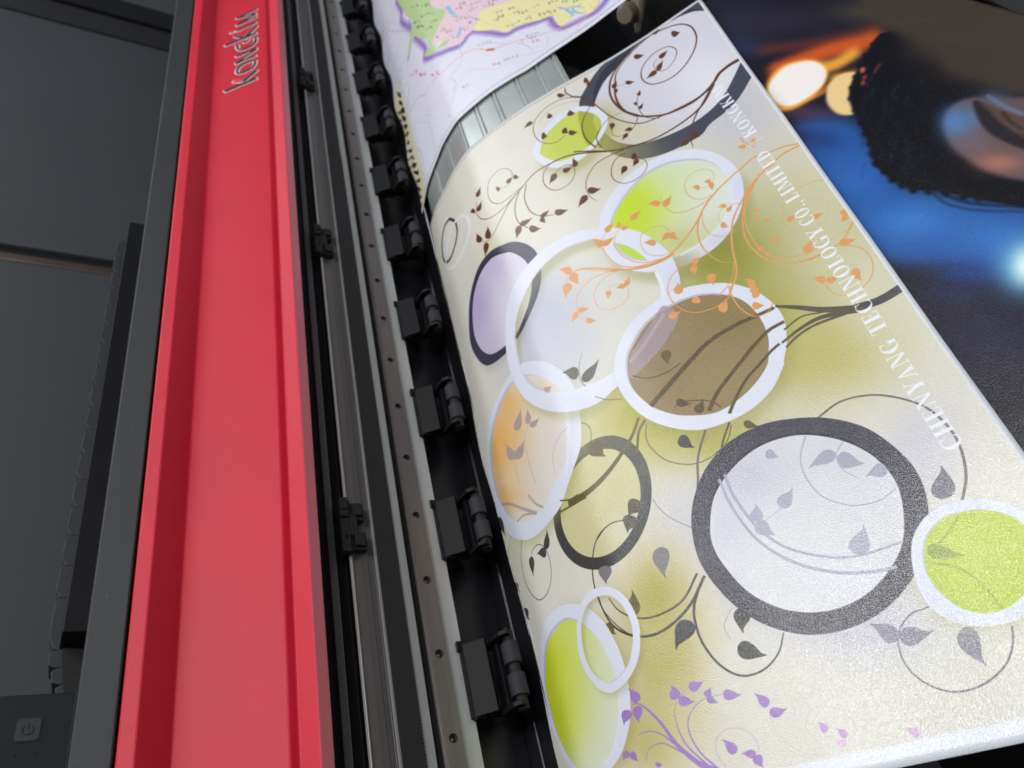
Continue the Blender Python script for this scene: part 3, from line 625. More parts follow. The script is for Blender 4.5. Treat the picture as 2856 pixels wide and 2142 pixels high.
# floral sheet
POSTER = [{"k":"g","v":[340.4,532.5,42.5,-47.0,-38.2,-85.1,[196,195,208],0.85]},{"k":"g","v":[333.5,431.9,38.7,-36.4,-34.1,-70.7,[205,200,160],0.8]},{"k":"g",
"v":[358.3,374.8,34.5,-30.9,-40.7,-76.7,[202,197,155],0.85]},{"k":"g","v":[271.7,402.9,48.1,-35.3,-30.4,-71.2,[150,150,62],0.95]},{"k":"g","v":[266.9,
335.1,52.7,-34.2,-27.9,-61.9,[165,162,72],0.9]},{"k":"g","v":[292.3,291.9,50.1,-32.3,-20.9,-41.6,[190,184,105],0.9]},{"k":"g","v":[338.3,307.6,24.2,
-18.6,-26.1,-47.8,[212,208,180],0.7]},{"k":"g","v":[171.0,305.0,56.5,-34.8,-19.4,-51.2,[178,174,70],0.9]},{"k":"g","v":[207.6,259.8,52.5,-28.5,-10.5,
-24.8,[176,170,75],0.8]},{"k":"g","v":[117.5,272.7,37.4,-22.5,-17.4,-47.9,[205,200,140],0.7]},{"k":"g","v":[166.7,223.7,35.1,-18.2,-17.4,-42.5,[205,
203,212],0.75]},{"k":"g","v":[157.4,185.9,36.7,-17.3,-12.9,-31.1,[222,220,220],0.8]},{"k":"g","v":[131.5,185.6,30.9,-14.5,-15.6,-39.1,[172,162,60],
0.85]},{"k":"g","v":[124.6,144.8,38.3,-15.9,-16.6,-40.2,[182,170,85],0.85]},{"k":"g","v":[93.6,114.4,40.8,-15.1,-13.3,-25.9,[196,186,110],0.8]},
{"k":"g","v":[158.6,120.5,35.7,-13.8,-19.7,-43.6,[222,219,205],0.8]},{"k":"g","v":[308.0,206.3,24.7,-13.9,-20.5,-35.9,[205,203,214],0.8]},{"k":"g",
"v":[233.0,122.5,41.4,-16.2,-12.5,-23.6,[200,198,210],0.85]},{"k":"g","v":[177.2,136.7,21.0,-8.7,-8.4,-18.1,[218,216,214],0.7]},{"k":"g","v":[94.8,
542.0,32.7,-36.2,-16.1,-42.7,[206,204,150],0.6]},{"k":"g","v":[80.8,412.9,43.7,-39.1,-9.9,-22.8,[200,200,205],0.7]},{"k":"g","v":[33.8,563.0,52.3,
-58.3,-19.4,-40.8,[214,214,205],0.5]},{"k":"g","v":[222.6,570.0,43.1,-37.9,-11.4,-35.0,[205,200,165],0.6]},{"k":"g","v":[260.7,574.8,20.6,-18.4,-8.3,
-23.5,[175,168,90],0.6]},{"k":"g","v":[-2.0,300.3,55.6,-33.9,-21.2,-25.5,[215,214,180],0.5]},{"k":"g","v":[293.5,522.4,36.9,-35.0,-12.5,-30.7,[212,
209,190],0.6]},{"k":"g","v":[260.3,78.7,37.0,-13.0,-13.4,-22.2,[220,218,208],0.5]},{"k":"p","c":[222,220,208],"p":[894,4483,967,4633,1104,4771,1251,
4899,1433,4979,1641,5000,1831,4936,1910,4889,1985,4796,2092,4653,2174,4458,2219,4256,2191,4093,2146,3968,2067,3847,1903,3662,1739,3571,1618,3555,1487,
3544,1284,3597,1123,3671,1018,3772,909,3927,858,4113,857,4328,896,4478],"g":[[124.0,435.0,51.6,-43.0,-23.6,-75.3,[190,192,208],0.95],[105.1,407.2,
44.0,-37.1,-16.0,-44.0,[205,205,215],0.8]]},{"k":"p","c":[68,70,86],"p":[2305,6703,2470,6951,2711,7151,3033,7241,3446,7319,3807,7234,4022,6961,4127,
6398,3998,6030,3695,5746,3502,5586,3348,5522,3190,5492,3076,5424,2845,5434,2649,5483,2526,5563,2423,5679,2334,5850,2261,6051,2291,6203],"g":[[236.6,
584.2,41.6,-37.0,-9.3,-27.9,[150,148,90],1],[228.9,606.5,25.7,-23.5,-12.4,-38.7,[165,165,95],0.9],[255.3,564.0,18.6,-16.2,-9.5,-26.9,[110,112,105],
0.7]]},{"k":"p","c":[46,50,62],"p":[2446,6585,2618,6837,2804,6956,3071,7096,3385,7139,3646,7055,3758,6934,3666,7128,3383,7263,3047,7224,2762,7096,
2622,6998,2475,6766]},{"k":"p","c":[214,213,224],"p":[2451,6631,2616,6858,2801,6978,3069,7118,3384,7161,3645,7076,3764,6947,3881,6742,3886,6448,3788,
6129,3708,6009,3504,5802,3376,5703,3213,5642,3011,5629,2770,5675,2596,5743,2469,5886,2404,6067,2389,6304,2406,6504],"g":[[339.5,603.2,32.9,-39.9,
-22.4,-52.7,[232,233,240],0.8],[245.8,637.2,17.2,-16.3,-8.2,-25.4,[196,190,140],0.9],[244.8,609.0,25.2,-23.0,-6.5,-19.4,[190,184,120],0.9],[263.1,
589.3,34.9,-31.9,-6.6,-18.7,[214,210,185],0.9]]},{"k":"p","c":[140,138,60],"p":[1990,4831,2086,5005,2213,5129,2376,5231,2585,5281,2796,5257,2970,5142,
3080,4990,3145,4796,3152,4614,3108,4454,3053,4353,2945,4214,2792,4099,2630,4040,2460,4026,2384,4045,2227,4100,2108,4193,1998,4327,1949,4476,1951,
4650],"a":0.4,"b":5},{"k":"p","c":[226,229,243],"p":[1970,4995,2067,5175,2197,5302,2362,5406,2575,5457,2790,5431,2967,5312,3078,5153,3145,4952,3152,
4765,3107,4600,3052,4496,2941,4354,2787,4236,2622,4175,2449,4161,2372,4181,2213,4239,2091,4335,1979,4475,1929,4629,1930,4808],"g":[[241.2,418.7,21.0,
-14.9,-7.9,-20.5,[186,182,150],0.95],[276.5,425.2,15.6,-12.0,-8.6,-20.3,[212,212,226],0.8],[308.3,465.3,8.7,-7.9,-9.4,-21.3,[214,214,232],0.6]]},
{"k":"p","c":[196,200,214],"p":[2073,4985,2171,5115,2334,5249,2537,5340,2735,5330,2912,5219,3007,5095,3051,4935,3048,4742,2996,4600,2896,4460,2760,
4364,2610,4319,2445,4311,2315,4348,2180,4462,2069,4634,2040,4823]},{"k":"p","c":[222,229,222],"p":[2080,4954,2177,5084,2340,5217,2542,5308,2739,5298,
2916,5188,3010,5064,3054,4905,3051,4714,2999,4573,2900,4433,2764,4338,2614,4293,2450,4285,2321,4322,2186,4434,2075,4606,2047,4794],"g":[[286.3,508.3,
26.2,-23.9,-9.4,-23.4,[215,226,180],0.6],[228.7,512.6,44.5,-36.2,-21.3,-61.3,[206,226,110],0.8],[210.1,501.7,45.1,-36.5,-20.1,-59.8,[198,224,36],1],
[218.6,507.7,29.0,-23.6,-15.2,-44.4,[200,225,50],0.7],[277.6,438.8,27.0,-21.3,-8.8,-20.9,[216,218,190],0.8],[249.8,440.8,26.0,-19.2,-8.2,-21.3,[198,
200,135],0.85]]},{"k":"p","c":[226,229,243],"p":[3053,4696,3003,4569,2902,4424,2765,4328,2614,4282,2446,4274,2464,4296,2613,4315,2757,4366,2895,4467,
2978,4592,3020,4710],"a":0.8},{"k":"p","c":[165,160,80],"p":[1747,6318,1844,6458,1994,6556,2171,6610,2345,6534,2462,6377,2496,6212,2462,6091,2366,
5967,2188,5838,2018,5811,1862,5883,1754,6059,1724,6214],"a":0.45,"b":5},{"k":"p","c":[226,229,243],"p":[1731,6464,1828,6606,1980,6705,2160,6759,2336,
6680,2455,6519,2489,6349,2455,6226,2357,6098,2178,5967,2006,5941,1848,6016,1738,6198,1707,6358]},{"k":"p","c":[200,214,92],"p":[1780,6390,1861,6527,
1997,6619,2159,6666,2291,6618,2383,6495,2419,6348,2386,6224,2299,6109,2164,6043,2010,6040,1884,6094,1805,6236,1771,6334]},{"k":"p","c":[168,178,60],
"p":[2274,6627,2234,6455,2206,6259,2209,6064,2299,6109,2380,6207,2419,6348,2383,6495,2312,6600]},{"k":"p","c":[190,198,90],"p":[2397,6459,2354,6364,
2345,6175,2388,6222,2416,6339]},{"k":"p","c":[170,170,175],"p":[349,5210,475,5398,683,5519,907,5527,1105,5442,1222,5377,1330,5241,1388,5074,1374,4866,
1307,4691,1192,4541,1039,4413,879,4369,722,4380,530,4452,405,4549,311,4728,267,4961],"a":0.5,"b":5},{"k":"p","c":[58,57,78],"p":[327,5313,454,5503,
665,5624,894,5627,1096,5536,1215,5469,1324,5330,1382,5159,1368,4948,1300,4771,1185,4619,1030,4491,867,4449,707,4463,512,4539,386,4638,289,4823,243,
5062]},{"k":"p","c":[36,36,50],"p":[397,5324,521,5492,707,5568,906,5557,1077,5451,1143,5397,1220,5267,1263,5102,1245,4919,1181,4761,1087,4635,936,
4535,756,4549,568,4630,458,4727,370,4886,336,5093]},{"k":"p","c":[226,227,228],"p":[409,5295,533,5463,718,5539,915,5530,1084,5427,1150,5375,1226,5246,
1269,5081,1251,4899,1187,4742,1093,4615,944,4514,765,4526,579,4606,469,4702,382,4860,348,5066],"g":[[46.3,535.3,46.3,-50.1,-30.2,-64.8,[190,176,216],
1],[87.6,550.3,41.0,-46.6,-11.4,-29.4,[194,182,218],0.8],[44.3,475.9,50.7,-49.4,-13.5,-28.4,[198,188,218],0.8],[121.3,520.0,9.7,-8.8,-3.4,-12.0,[215,
210,225],0.6]]},{"k":"p","c":[208,203,155],"p":[1398,2424,1447,2508,1479,2602,1490,2699,1480,2792,1449,2876,1397,2945,1328,2993,1247,3017,1158,3013,
1066,2987,971,2945,886,2885,822,2805,785,2712,779,2612,803,2512,854,2422,926,2347,1011,2293,1098,2268,1181,2273,1261,2303,1335,2354],"g":[[125.2,
236.0,14.2,-7.6,-5.2,-13.6,[216,214,200],0.7]]},{"k":"p","c":[66,67,66],"p":[1460,2377,1520,2481,1559,2596,1575,2716,1564,2831,1527,2935,1465,3019,
1382,3078,1281,3108,1172,3103,1057,3070,936,3021,829,2947,746,2849,697,2735,690,2610,723,2486,790,2373,880,2281,986,2216,1094,2185,1195,2192,1292,
2229,1382,2292],"g":[[123.6,311.3,28.7,-18.4,-7.4,-21.5,[104,102,62],1],[157.7,271.1,11.3,-6.5,-8.4,-22.2,[88,86,66],0.7]],"i":[1398,2424,1447,2508,
1479,2602,1490,2699,1480,2792,1449,2876,1397,2945,1328,2993,1247,3017,1158,3013,1066,2987,971,2945,886,2885,822,2805,785,2712,779,2612,803,2512,854,
2422,926,2347,1011,2293,1098,2268,1181,2273,1261,2303,1335,2354]},{"k":"p","c":[165,162,80],"p":[37,3784,184,3935,402,4063,626,4127,798,4122,950,4078,
1082,3983,1191,3856,1263,3692,1294,3472,1259,3274,1172,3030,968,2835,821,2742,593,2729,440,2751,299,2811,127,2960,0,3184,-46,3398],"a":0.4,"b":5},
{"k":"p","c":[223,227,240],"p":[-26,3894,126,4045,363,4162,591,4225,768,4214,924,4166,1061,4064,1173,3932,1246,3765,1278,3541,1243,3340,1155,3093,946,
2900,796,2807,562,2798,407,2822,260,2886,71,3047,-61,3278,-108,3498],"g":[[122.6,343.1,10.7,-7.3,-7.7,-23.0,[208,210,226],0.7]]},{"k":"p","c":[190,
196,212],"p":[56,3839,168,3965,397,4104,616,4154,778,4121,952,4012,1089,3836,1154,3634,1143,3414,1061,3161,798,3008,646,2959,427,2974,282,3042,134,
3190,31,3393,-4,3557]},{"k":"p","c":[226,222,218],"p":[91,3805,199,3932,420,4076,637,4127,796,4096,968,3990,1103,3818,1167,3618,1155,3399,1074,3146,
814,2990,665,2940,448,2954,304,3021,165,3163,65,3363,30,3525],"g":[[24.1,386.3,57.3,-45.3,-27.7,-44.6,[238,186,108],1],[56.4,404.4,29.2,-25.2,-9.8,
-19.7,[236,190,125],0.9],[16.0,334.8,39.3,-27.1,-10.6,-13.9,[236,190,130],0.9],[93.3,390.5,26.0,-22.1,-4.8,-11.5,[232,212,192],0.8]]},{"k":"p",
"c":[232,234,244],"p":[1161,3395,1081,3141,983,2989,968,2999,1051,3162,1124,3389,1145,3600,1166,3594],"a":0.8},{"k":"p","c":[150,148,80],"p":[846,
4551,915,4687,1038,4815,1211,4937,1427,5009,1661,5008,1879,4933,1981,4869,2124,4761,2240,4629,2320,4466,2366,4304,2381,4169,2360,3996,2315,3870,2162,
3594,2031,3478,1884,3395,1711,3336,1577,3320,1467,3287,1330,3300,1137,3386,949,3570,805,3823,754,4117,779,4359],"a":0.4,"b":4,"i":[921,4361,993,4509,
1125,4652,1270,4779,1449,4858,1654,4881,1842,4820,1919,4775,1993,4684,2099,4544,2181,4354,2224,4157,2197,3997,2152,3874,2074,3756,1912,3574,1750,3483,
1629,3467,1501,3456,1300,3506,1141,3577,1040,3672,935,3820,885,4000,885,4209,924,4356]},{"k":"p","c":[226,229,243],"p":[816,4679,886,4818,1013,4944,
1191,5062,1410,5134,1648,5130,1869,5051,1972,4985,2116,4875,2235,4738,2315,4572,2362,4406,2377,4268,2356,4091,2311,3963,2156,3681,2024,3563,1875,3479,
1701,3420,1565,3405,1453,3372,1315,3387,1119,3477,924,3671,776,3933,722,4237,747,4484],"g":[[229.3,399.9,13.9,-9.6,-11.4,-29.5,[214,215,230],0.7],
[127.0,346.9,43.5,-30.2,-3.9,-11.5,[216,218,232],0.6]],"i":[894,4483,967,4633,1104,4771,1251,4899,1433,4979,1641,5000,1831,4936,1910,4889,1985,4796,
2092,4653,2174,4458,2219,4256,2191,4093,2146,3968,2067,3847,1903,3662,1739,3571,1618,3555,1487,3544,1284,3597,1123,3671,1018,3772,909,3927,858,4113,
857,4328,896,4478]},{"k":"s","c":[196,200,214],"w":[0.72,0.72],"p":[901,4476,974,4626,1110,4766,1257,4894,1438,4970,1644,4990,1830,4931]},{"k":"s",
"c":[204,207,220],"w":[1.59,2.27],"p":[905,4470,866,4319,865,4106,917,3929,1021,3778]},{"k":"p","c":[226,229,243],"p":[1949,4809,1930,4632,1980,4477,
2092,4338,2219,4256,2201,4395,2159,4527,2094,4659,2018,4770]},{"k":"p","c":[200,204,216],"p":[2016,4749,2023,4646,2067,4524,2129,4442,2199,4389,2179,
4469,2128,4610,2075,4695]},{"k":"p","c":[196,222,72],"p":[2039,4715,2094,4659,2148,4551,2191,4414,2133,4453,2071,4565,2045,4651]},{"k":"s","c":[234,
236,246],"w":[3.05,3.05],"p":[2218,4242,2208,4100,2181,3976]},{"k":"p","c":[222,225,238],"p":[877,4195,1010,4107,1115,4011,1197,3896,1253,3751,1273,
3605,1171,3642,1140,3781,1095,3888,990,3990,893,4059,861,4121]},{"k":"p","c":[140,135,50],"p":[1660,3549,1828,3754,2088,3866,2339,3867,2591,3760,2740,
3600,2817,3408,2827,3224,2764,3052,2682,2918,2660,2881,2513,2747,2309,2669,2072,2675,1907,2745,1747,2903,1646,3098,1610,3331],"a":0.4,"b":7},{"k":"p",
"c":[226,229,243],"p":[1649,3638,1818,3847,2081,3959,2335,3960,2589,3850,2740,3686,2818,3490,2827,3302,2764,3127,2681,2991,2659,2953,2511,2817,2305,
2738,2065,2745,1899,2817,1737,2979,1635,3178,1598,3416],"g":[[160.4,331.6,9.7,-6.3,-6.1,-16.9,[214,215,230],0.5]]},{"k":"p","c":[190,192,204],
"p":[1729,3597,1827,3714,1999,3835,2212,3873,2397,3847,2551,3757,2649,3631,2687,3454,2674,3262,2619,3125,2546,3011,2359,2894,2147,2850,1975,2912,1860,
2994,1745,3145,1680,3376]},{"k":"p","c":[150,128,88],"p":[1739,3575,1837,3691,2009,3813,2221,3850,2405,3826,2558,3736,2657,3610,2695,3435,2681,3244,
2626,3107,2553,2993,2366,2877,2155,2833,1984,2894,1869,2976,1755,3125,1690,3355],"g":[[195.4,361.4,21.0,-13.9,-10.1,-27.2,[150,134,112],0.8],[255.1,
348.2,25.4,-16.3,-10.1,-23.4,[140,122,70],0.8],[225.6,303.0,25.1,-14.7,-8.9,-21.2,[160,140,92],0.6]]},{"k":"p","c":[168,152,160],"p":[2204,3807,2147,
3890,2077,3851,1924,3720,1767,3602,1723,3513,1707,3416,1826,3453,1977,3523,2076,3600,2195,3707],"a":0.85},{"k":"s","c":[186,172,178],"w":[3.02,3.02],
"p":[2127,3817,1991,3707,1860,3609,1750,3554],"a":0.7},{"k":"s","c":[46,52,60],"w":[3.29,3.29],"p":[474,6733,562,6560,550,6407,452,6312,313,6266,189,
6341,153,6490,228,6649,349,6751,474,6733]},{"k":"s","c":[232,233,240],"w":[3.81,3.81],"p":[207,6368,326,6497,491,6568,663,6516,768,6395,774,6229,691,
6119,531,6081,350,6102,233,6176,175,6299,207,6368]},{"k":"p","c":[190,188,200],"p":[1682,2104,1774,2274,1922,2423,2115,2518,2341,2538,2545,2484,2721,
2390,2861,2242,2937,2052,2962,1865,2915,1674,2803,1493,2655,1350,2469,1255,2277,1219,2085,1243,1928,1321,1787,1458,1689,1652,1643,1883],"a":0.5,
"b":8},{"k":"s","c":[66,62,66],"w":[6.53,5.75],"p":[3559,3092,3394,3082,3234,3118]},{"k":"s","c":[84,78,62],"w":[5.72,2.29],"p":[3255,3102,3072,3222,
2941,3338,2825,3434]},{"k":"s","c":[84,78,56],"w":[4.16,1.66],"p":[3274,3081,3047,3171,2891,3171,2730,3128]},{"k":"s","c":[88,82,52],"w":[2.26,1.41],
"p":[3171,3114,2970,3142,2836,3123,2738,3080]},{"k":"s","c":[88,82,52],"w":[1.14,1.42],"p":[3063,3203,2931,3252,2788,3219]},{"k":"s","c":[96,76,48],
"w":[2.92,4.22],"p":[2813,3428,2723,3426,2529,3431,2317,3398,2112,3301,1910,3193,1756,3115]},{"k":"s","c":[96,76,48],"w":[2.64,2.96],"p":[2819,3282,
2699,3268,2558,3200,2434,3124,2305,3043,2192,2965,2098,2870]},{"k":"s","c":[96,76,48],"w":[1.98,2.31],"p":[2715,3131,2635,3100,2529,3041,2408,2975,
2292,2874,2207,2784]},{"k":"s","c":[96,76,48],"w":[0.86,0.86],"p":[1902,3012,1947,3031,2058,2988,2142,2928,2180,2851]},{"k":"s","c":[96,76,48],
"w":[0.91,0.91],"p":[1727,3428,1817,3344,1943,3313,2065,3333]},{"k":"l","c":[96,76,48],"p":[1925,3048,1923,3025,1933,3004,1952,2991,1976,2986,1997,
2983,2020,2982,2003,2995,1992,3015,1980,3039,1964,3058,1945,3066,1930,3058]},{"k":"l","c":[96,76,48],"p":[2025,2893,2044,2881,2063,2885,2077,2902,
2085,2929,2091,2953,2095,2980,2082,2965,2064,2960,2042,2954,2023,2943,2014,2925,2018,2903]},{"k":"l","c":[112,92,48],"p":[2014,3498,1990,3497,1973,
3480,1969,3454,1976,3423,1983,3396,1993,3367,1998,3390,2013,3407,2031,3427,2043,3450,2042,3474,2027,3492]},{"k":"s","c":[98,94,52],"w":[1.83,5.13],
"p":[1648,3079,1531,2950,1322,2819,1110,2756,907,2782]},{"k":"s","c":[98,94,52],"w":[1.83,1.65],"p":[1681,3036,1607,2970,1537,2817]},{"k":"s","c":[98,
96,56],"w":[1.01,1.41],"p":[837,2858,933,2803,1025,2784]},{"k":"s","c":[98,96,56],"w":[1.29,2.02],"p":[779,2788,879,2764,986,2743,1082,2731]},
{"k":"s","c":[110,105,90],"w":[1.56,1.56],"p":[2023,2748,1904,2586,1837,2425,1791,2335]},{"k":"s","c":[98,94,52],"w":[1.4,1.4],"p":[2181,2722,2086,
2609,2038,2515]},{"k":"s","c":[110,105,70],"w":[0.7,0.7],"p":[1679,3004,1636,2866,1698,2682,1833,2565,1964,2544,2107,2598,2185,2699]},{"k":"s",
"c":[100,96,60],"w":[0.64,0.52],"p":[1239,3296,1278,3240,1280,3162,1214,3056,1097,3013]},{"k":"s","c":[120,116,50],"w":[0.69,0.69],"p":[1405,3437,
1487,3350,1589,3291]},{"k":"s","c":[140,138,142],"w":[0.52,0.52],"p":[1520,2462,1541,2375,1590,2274,1696,2147]},{"k":"s","c":[110,106,106],"w":[1.29,
1.44],"p":[2672,2497,2837,2537,3003,2492,3132,2389,3222,2255,3254,2086,3236,1936,3172,1783,3081,1667]},{"k":"s","c":[74,72,72],"w":[1.47,0.65],
"p":[1602,1882,1455,1770,1276,1755,1134,1804,1032,1903,987,2011]},{"k":"s","c":[70,68,66],"w":[1.83,0.66],"p":[1638,1849,1486,1724,1308,1662,1155,
1674,1014,1763,928,1888,897,2094,933,2255,1039,2400,1187,2452,1346,2403]},{"k":"s","c":[66,66,70],"w":[1.79,0.69],"p":[1574,1796,1511,1713,1481,1632,
1473,1499,1518,1349,1610,1249,1736,1234,1848,1286,1917,1372]},{"k":"s","c":[150,148,150],"w":[0.42,0.28],"p":[1710,1609,1631,1536,1631,1447]},
{"k":"s","c":[100,98,112],"w":[0.58,0.93],"p":[2646,1230,2539,1224,2440,1153,2400,1023,2436,908,2535,824,2672,812,2809,859,2894,938,2935,1012]},
{"k":"l","c":[66,64,66],"p":[1451,1643,1416,1664,1377,1661,1348,1636,1331,1597,1318,1562,1307,1523,1334,1543,1370,1548,1414,1554,1449,1568,1469,1594,
1463,1627]},{"k":"l","c":[66,64,66],"p":[1650,1394,1639,1363,1650,1334,1678,1315,1716,1306,1749,1301,1786,1297,1763,1315,1751,1343,1737,1376,1717,
1403,1689,1416,1662,1406]},{"k":"l","c":[66,64,66],"p":[1767,1584,1734,1589,1708,1575,1698,1549,1701,1515,1706,1485,1714,1453,1725,1476,1748,1490,
1776,1507,1796,1529,1800,1554,1783,1576]},{"k":"l","c":[66,64,66],"p":[1842,2778,1824,2755,1823,2726,1837,2703,1862,2685,1885,2672,1911,2660,1900,
2681,1900,2708,1900,2741,1894,2769,1878,2787,1855,2786]},{"k":"l","c":[98,90,50],"p":[1124,1825,1156,1823,1180,1841,1189,1871,1186,1909,1180,1942,
1172,1979,1162,1951,1139,1932,1111,1911,1092,1885,1089,1856,1108,1833]},{"k":"l","c":[98,90,50],"p":[889,1878,863,1869,856,1851,869,1831,897,1812,923,
1797,952,1780,943,1798,947,1815,953,1835,950,1855,934,1871,906,1878]},{"k":"l","c":[98,90,50],"p":[2257,2670,2253,2650,2259,2631,2275,2619,2295,2615,
2314,2612,2334,2611,2321,2622,2313,2640,2305,2661,2293,2678,2277,2686,2263,2679]},{"k":"l","c":[98,90,50],"p":[1254,3069,1224,3048,1215,3019,1230,
2991,1261,2968,1290,2950,1324,2932,1314,2956,1320,2984,1328,3018,1325,3049,1307,3070,1274,3074]},{"k":"l","c":[128,124,126],"p":[1445,2138,1407,2135,
1381,2109,1374,2069,1384,2023,1395,1983,1410,1941,1418,1975,1441,2002,1469,2033,1487,2068,1487,2105,1464,2131]},{"k":"l","c":[128,124,126],"p":[1042,
2212,1005,2222,979,2213,973,2189,984,2156,996,2127,1011,2094,1018,2114,1040,2125,1066,2138,1082,2157,1081,2180,1060,2202]},{"k":"l","c":[140,136,152],
"p":[2430,1137,2447,1163,2446,1192,2427,1216,2397,1232,2369,1244,2338,1255,2353,1233,2357,1204,2360,1171,2370,1142,2391,1126,2416,1129]},{"k":"l",
"c":[140,136,152],"p":[2439,1137,2441,1106,2463,1086,2497,1082,2536,1092,2571,1103,2608,1116,2579,1121,2556,1139,2530,1162,2499,1175,2468,1173,2446,
1153]},{"k":"l","c":[140,136,152],"p":[2726,1077,2691,1056,2673,1019,2675,981,2693,945,2712,916,2734,885,2734,919,2750,954,2770,996,2780,1036,2772,
1068,2745,1080]},{"k":"l","c":[120,116,128],"p":[3009,1719,3049,1715,3082,1734,3100,1770,3103,1815,3102,1855,3099,1899,3081,1867,3049,1846,3011,1822,
2982,1792,2974,1758,2991,1729]},{"k":"l","c":[84,80,66],"p":[1431,2499,1405,2529,1377,2538,1355,2524,1342,2492,1333,2463,1324,2429,1344,2439,1371,
2433,1403,2425,1430,2428,1445,2447,1441,2479]},{"k":"l","c":[84,80,66],"p":[1353,2424,1321,2447,1294,2449,1279,2430,1277,2397,1277,2367,1279,2332,
1294,2347,1319,2347,1349,2347,1372,2355,1379,2377,1367,2407]},{"k":"p","c":[62,60,74],"p":[1685,2170,1777,2343,1927,2494,2121,2590,2349,2610,2555,
2555,2733,2458,2874,2307,2950,2114,2974,1923,2927,1729,2814,1546,2664,1401,2477,1305,2284,1269,2091,1293,1932,1373,1791,1513,1692,1711,1645,1945],
"g":[[164.3,198.0,12.2,-5.9,-6.9,-16.5,[84,80,86],0.6]]},{"k":"p","c":[42,40,54],"p":[1792,2133,1892,2302,2062,2424,2274,2489,2478,2471,2631,2391,
2756,2267,2836,2104,2852,1918,2789,1732,2695,1584,2554,1477,2395,1410,2224,1400,2075,1442,1944,1531,1831,1679,1772,1868,1759,2010]},{"k":"p","c":[219,
220,224],"p":[1790,2117,1890,2284,2059,2406,2270,2471,2474,2453,2627,2373,2751,2250,2832,2088,2848,1903,2785,1717,2691,1570,2551,1464,2392,1397,2221,
1386,2073,1428,1941,1516,1829,1665,1770,1852,1757,1993],"g":[[211.9,231.8,27.2,-13.8,-10.9,-24.6,[200,198,212],0.8],[186.9,204.2,13.7,-6.6,-8.2,-18.9,
[206,206,218],0.7],[240.9,150.8,24.9,-10.4,-5.6,-10.8,[224,226,232],0.8]]},{"k":"s","c":[172,171,190],"w":[1.98,1.27],"p":[2007,2394,1999,2229,2040,
1996,2128,1820,2285,1685,2461,1608,2702,1589]},{"k":"s","c":[172,171,190],"w":[1.69,1.97],"p":[1963,2379,1959,2176,2008,1925,2127,1723,2303,1576,2475,
1503,2612,1475]},{"k":"s","c":[172,171,190],"w":[0.73,0.73],"p":[2551,2413,2462,2295,2430,2162,2459,2005,2567,1894,2706,1854,2828,1879]},{"k":"s",
"c":[172,171,190],"w":[0.61,0.46],"p":[2729,2281,2650,2218,2636,2115,2690,2017]},{"k":"s","c":[172,171,190],"w":[0.44,0.44],"p":[2088,1999,2233,
2043]},{"k":"l","c":[172,171,190],"p":[2648,2237,2635,2262,2605,2273,2569,2265,2532,2245,2500,2225,2467,2202,2500,2207,2530,2198,2566,2188,2601,2186,
2632,2198,2648,2221]},{"k":"l","c":[172,171,190],"p":[2643,2193,2631,2158,2639,2127,2663,2108,2698,2101,2729,2097,2763,2096,2743,2114,2734,2144,2723,
2179,2706,2207,2681,2219,2655,2207]},{"k":"l","c":[172,171,190],"p":[2849,2016,2846,2044,2829,2061,2804,2060,2775,2046,2750,2032,2723,2014,2746,2013,
2764,2000,2785,1982,2808,1974,2830,1979,2846,2000]},{"k":"l","c":[172,171,190],"p":[2291,2414,2281,2394,2283,2375,2295,2363,2314,2358,2332,2355,2351,
2353,2341,2364,2339,2382,2336,2404,2329,2421,2315,2429,2299,2422]},{"k":"l","c":[172,171,190],"p":[2217,2044,2238,2026,2264,2026,2287,2044,2305,2074,
2319,2101,2332,2133,2311,2118,2285,2116,2255,2114,2228,2105,2211,2085,2211,2058]},{"k":"l","c":[172,171,190],"p":[2463,1619,2497,1605,2529,1614,2551,
1642,2562,1683,2569,1719,2575,1760,2554,1736,2522,1725,2485,1712,2454,1692,2440,1663,2450,1633]},{"k":"l","c":[172,171,190],"p":[2052,2024,2077,2020,
2097,2030,2105,2051,2103,2078,2099,2102,2093,2129,2085,2110,2067,2099,2045,2086,2030,2069,2027,2049,2040,2031]},{"k":"l","c":[172,171,190],"p":[2042,
2012,2024,1986,2024,1957,2041,1935,2069,1920,2094,1909,2123,1898,2110,1919,2109,1947,2108,1980,2099,2008,2081,2025,2056,2022]},{"k":"s","c":[90,86,
70],"w":[0.7,0.7],"p":[1039,2400,1187,2452,1346,2403]},{"k":"p","c":[180,180,140],"p":[2705,1485,2779,1574,2888,1633,3015,1641,3138,1600,3244,1518,
3294,1417,3302,1296,3250,1180,3156,1073,3031,1008,2913,992,2788,1026,2691,1094,2636,1196,2643,1334],"a":0.5,"b":6},{"k":"p","c":[224,228,240],
"p":[2719,1527,2794,1617,2903,1676,3031,1684,3154,1643,3260,1559,3310,1457,3318,1334,3266,1217,3171,1109,3045,1044,2927,1028,2801,1062,2704,1131,2649,
1235,2657,1375]},{"k":"p","c":[196,202,212],"p":[2770,1509,2840,1584,2947,1627,3073,1612,3174,1561,3240,1481,3257,1369,3212,1261,3131,1172,3019,1112,
2925,1099,2840,1121,2772,1176,2729,1277,2724,1394]},{"k":"p","c":[190,208,60],"p":[2776,1502,2846,1577,2952,1620,3078,1605,3179,1554,3245,1475,3262,
1362,3217,1254,3136,1166,3024,1106,2930,1093,2845,1115,2778,1170,2735,1271,2730,1388],"g":[[296.4,141.5,22.2,-10.4,-11.1,-18.5,[200,214,84],0.6]]},
{"k":"l","c":[150,168,52],"p":[2791,1502,2785,1473,2801,1444,2831,1425,2869,1415,2902,1409,2939,1404,2913,1423,2897,1450,2878,1482,2854,1509,2825,
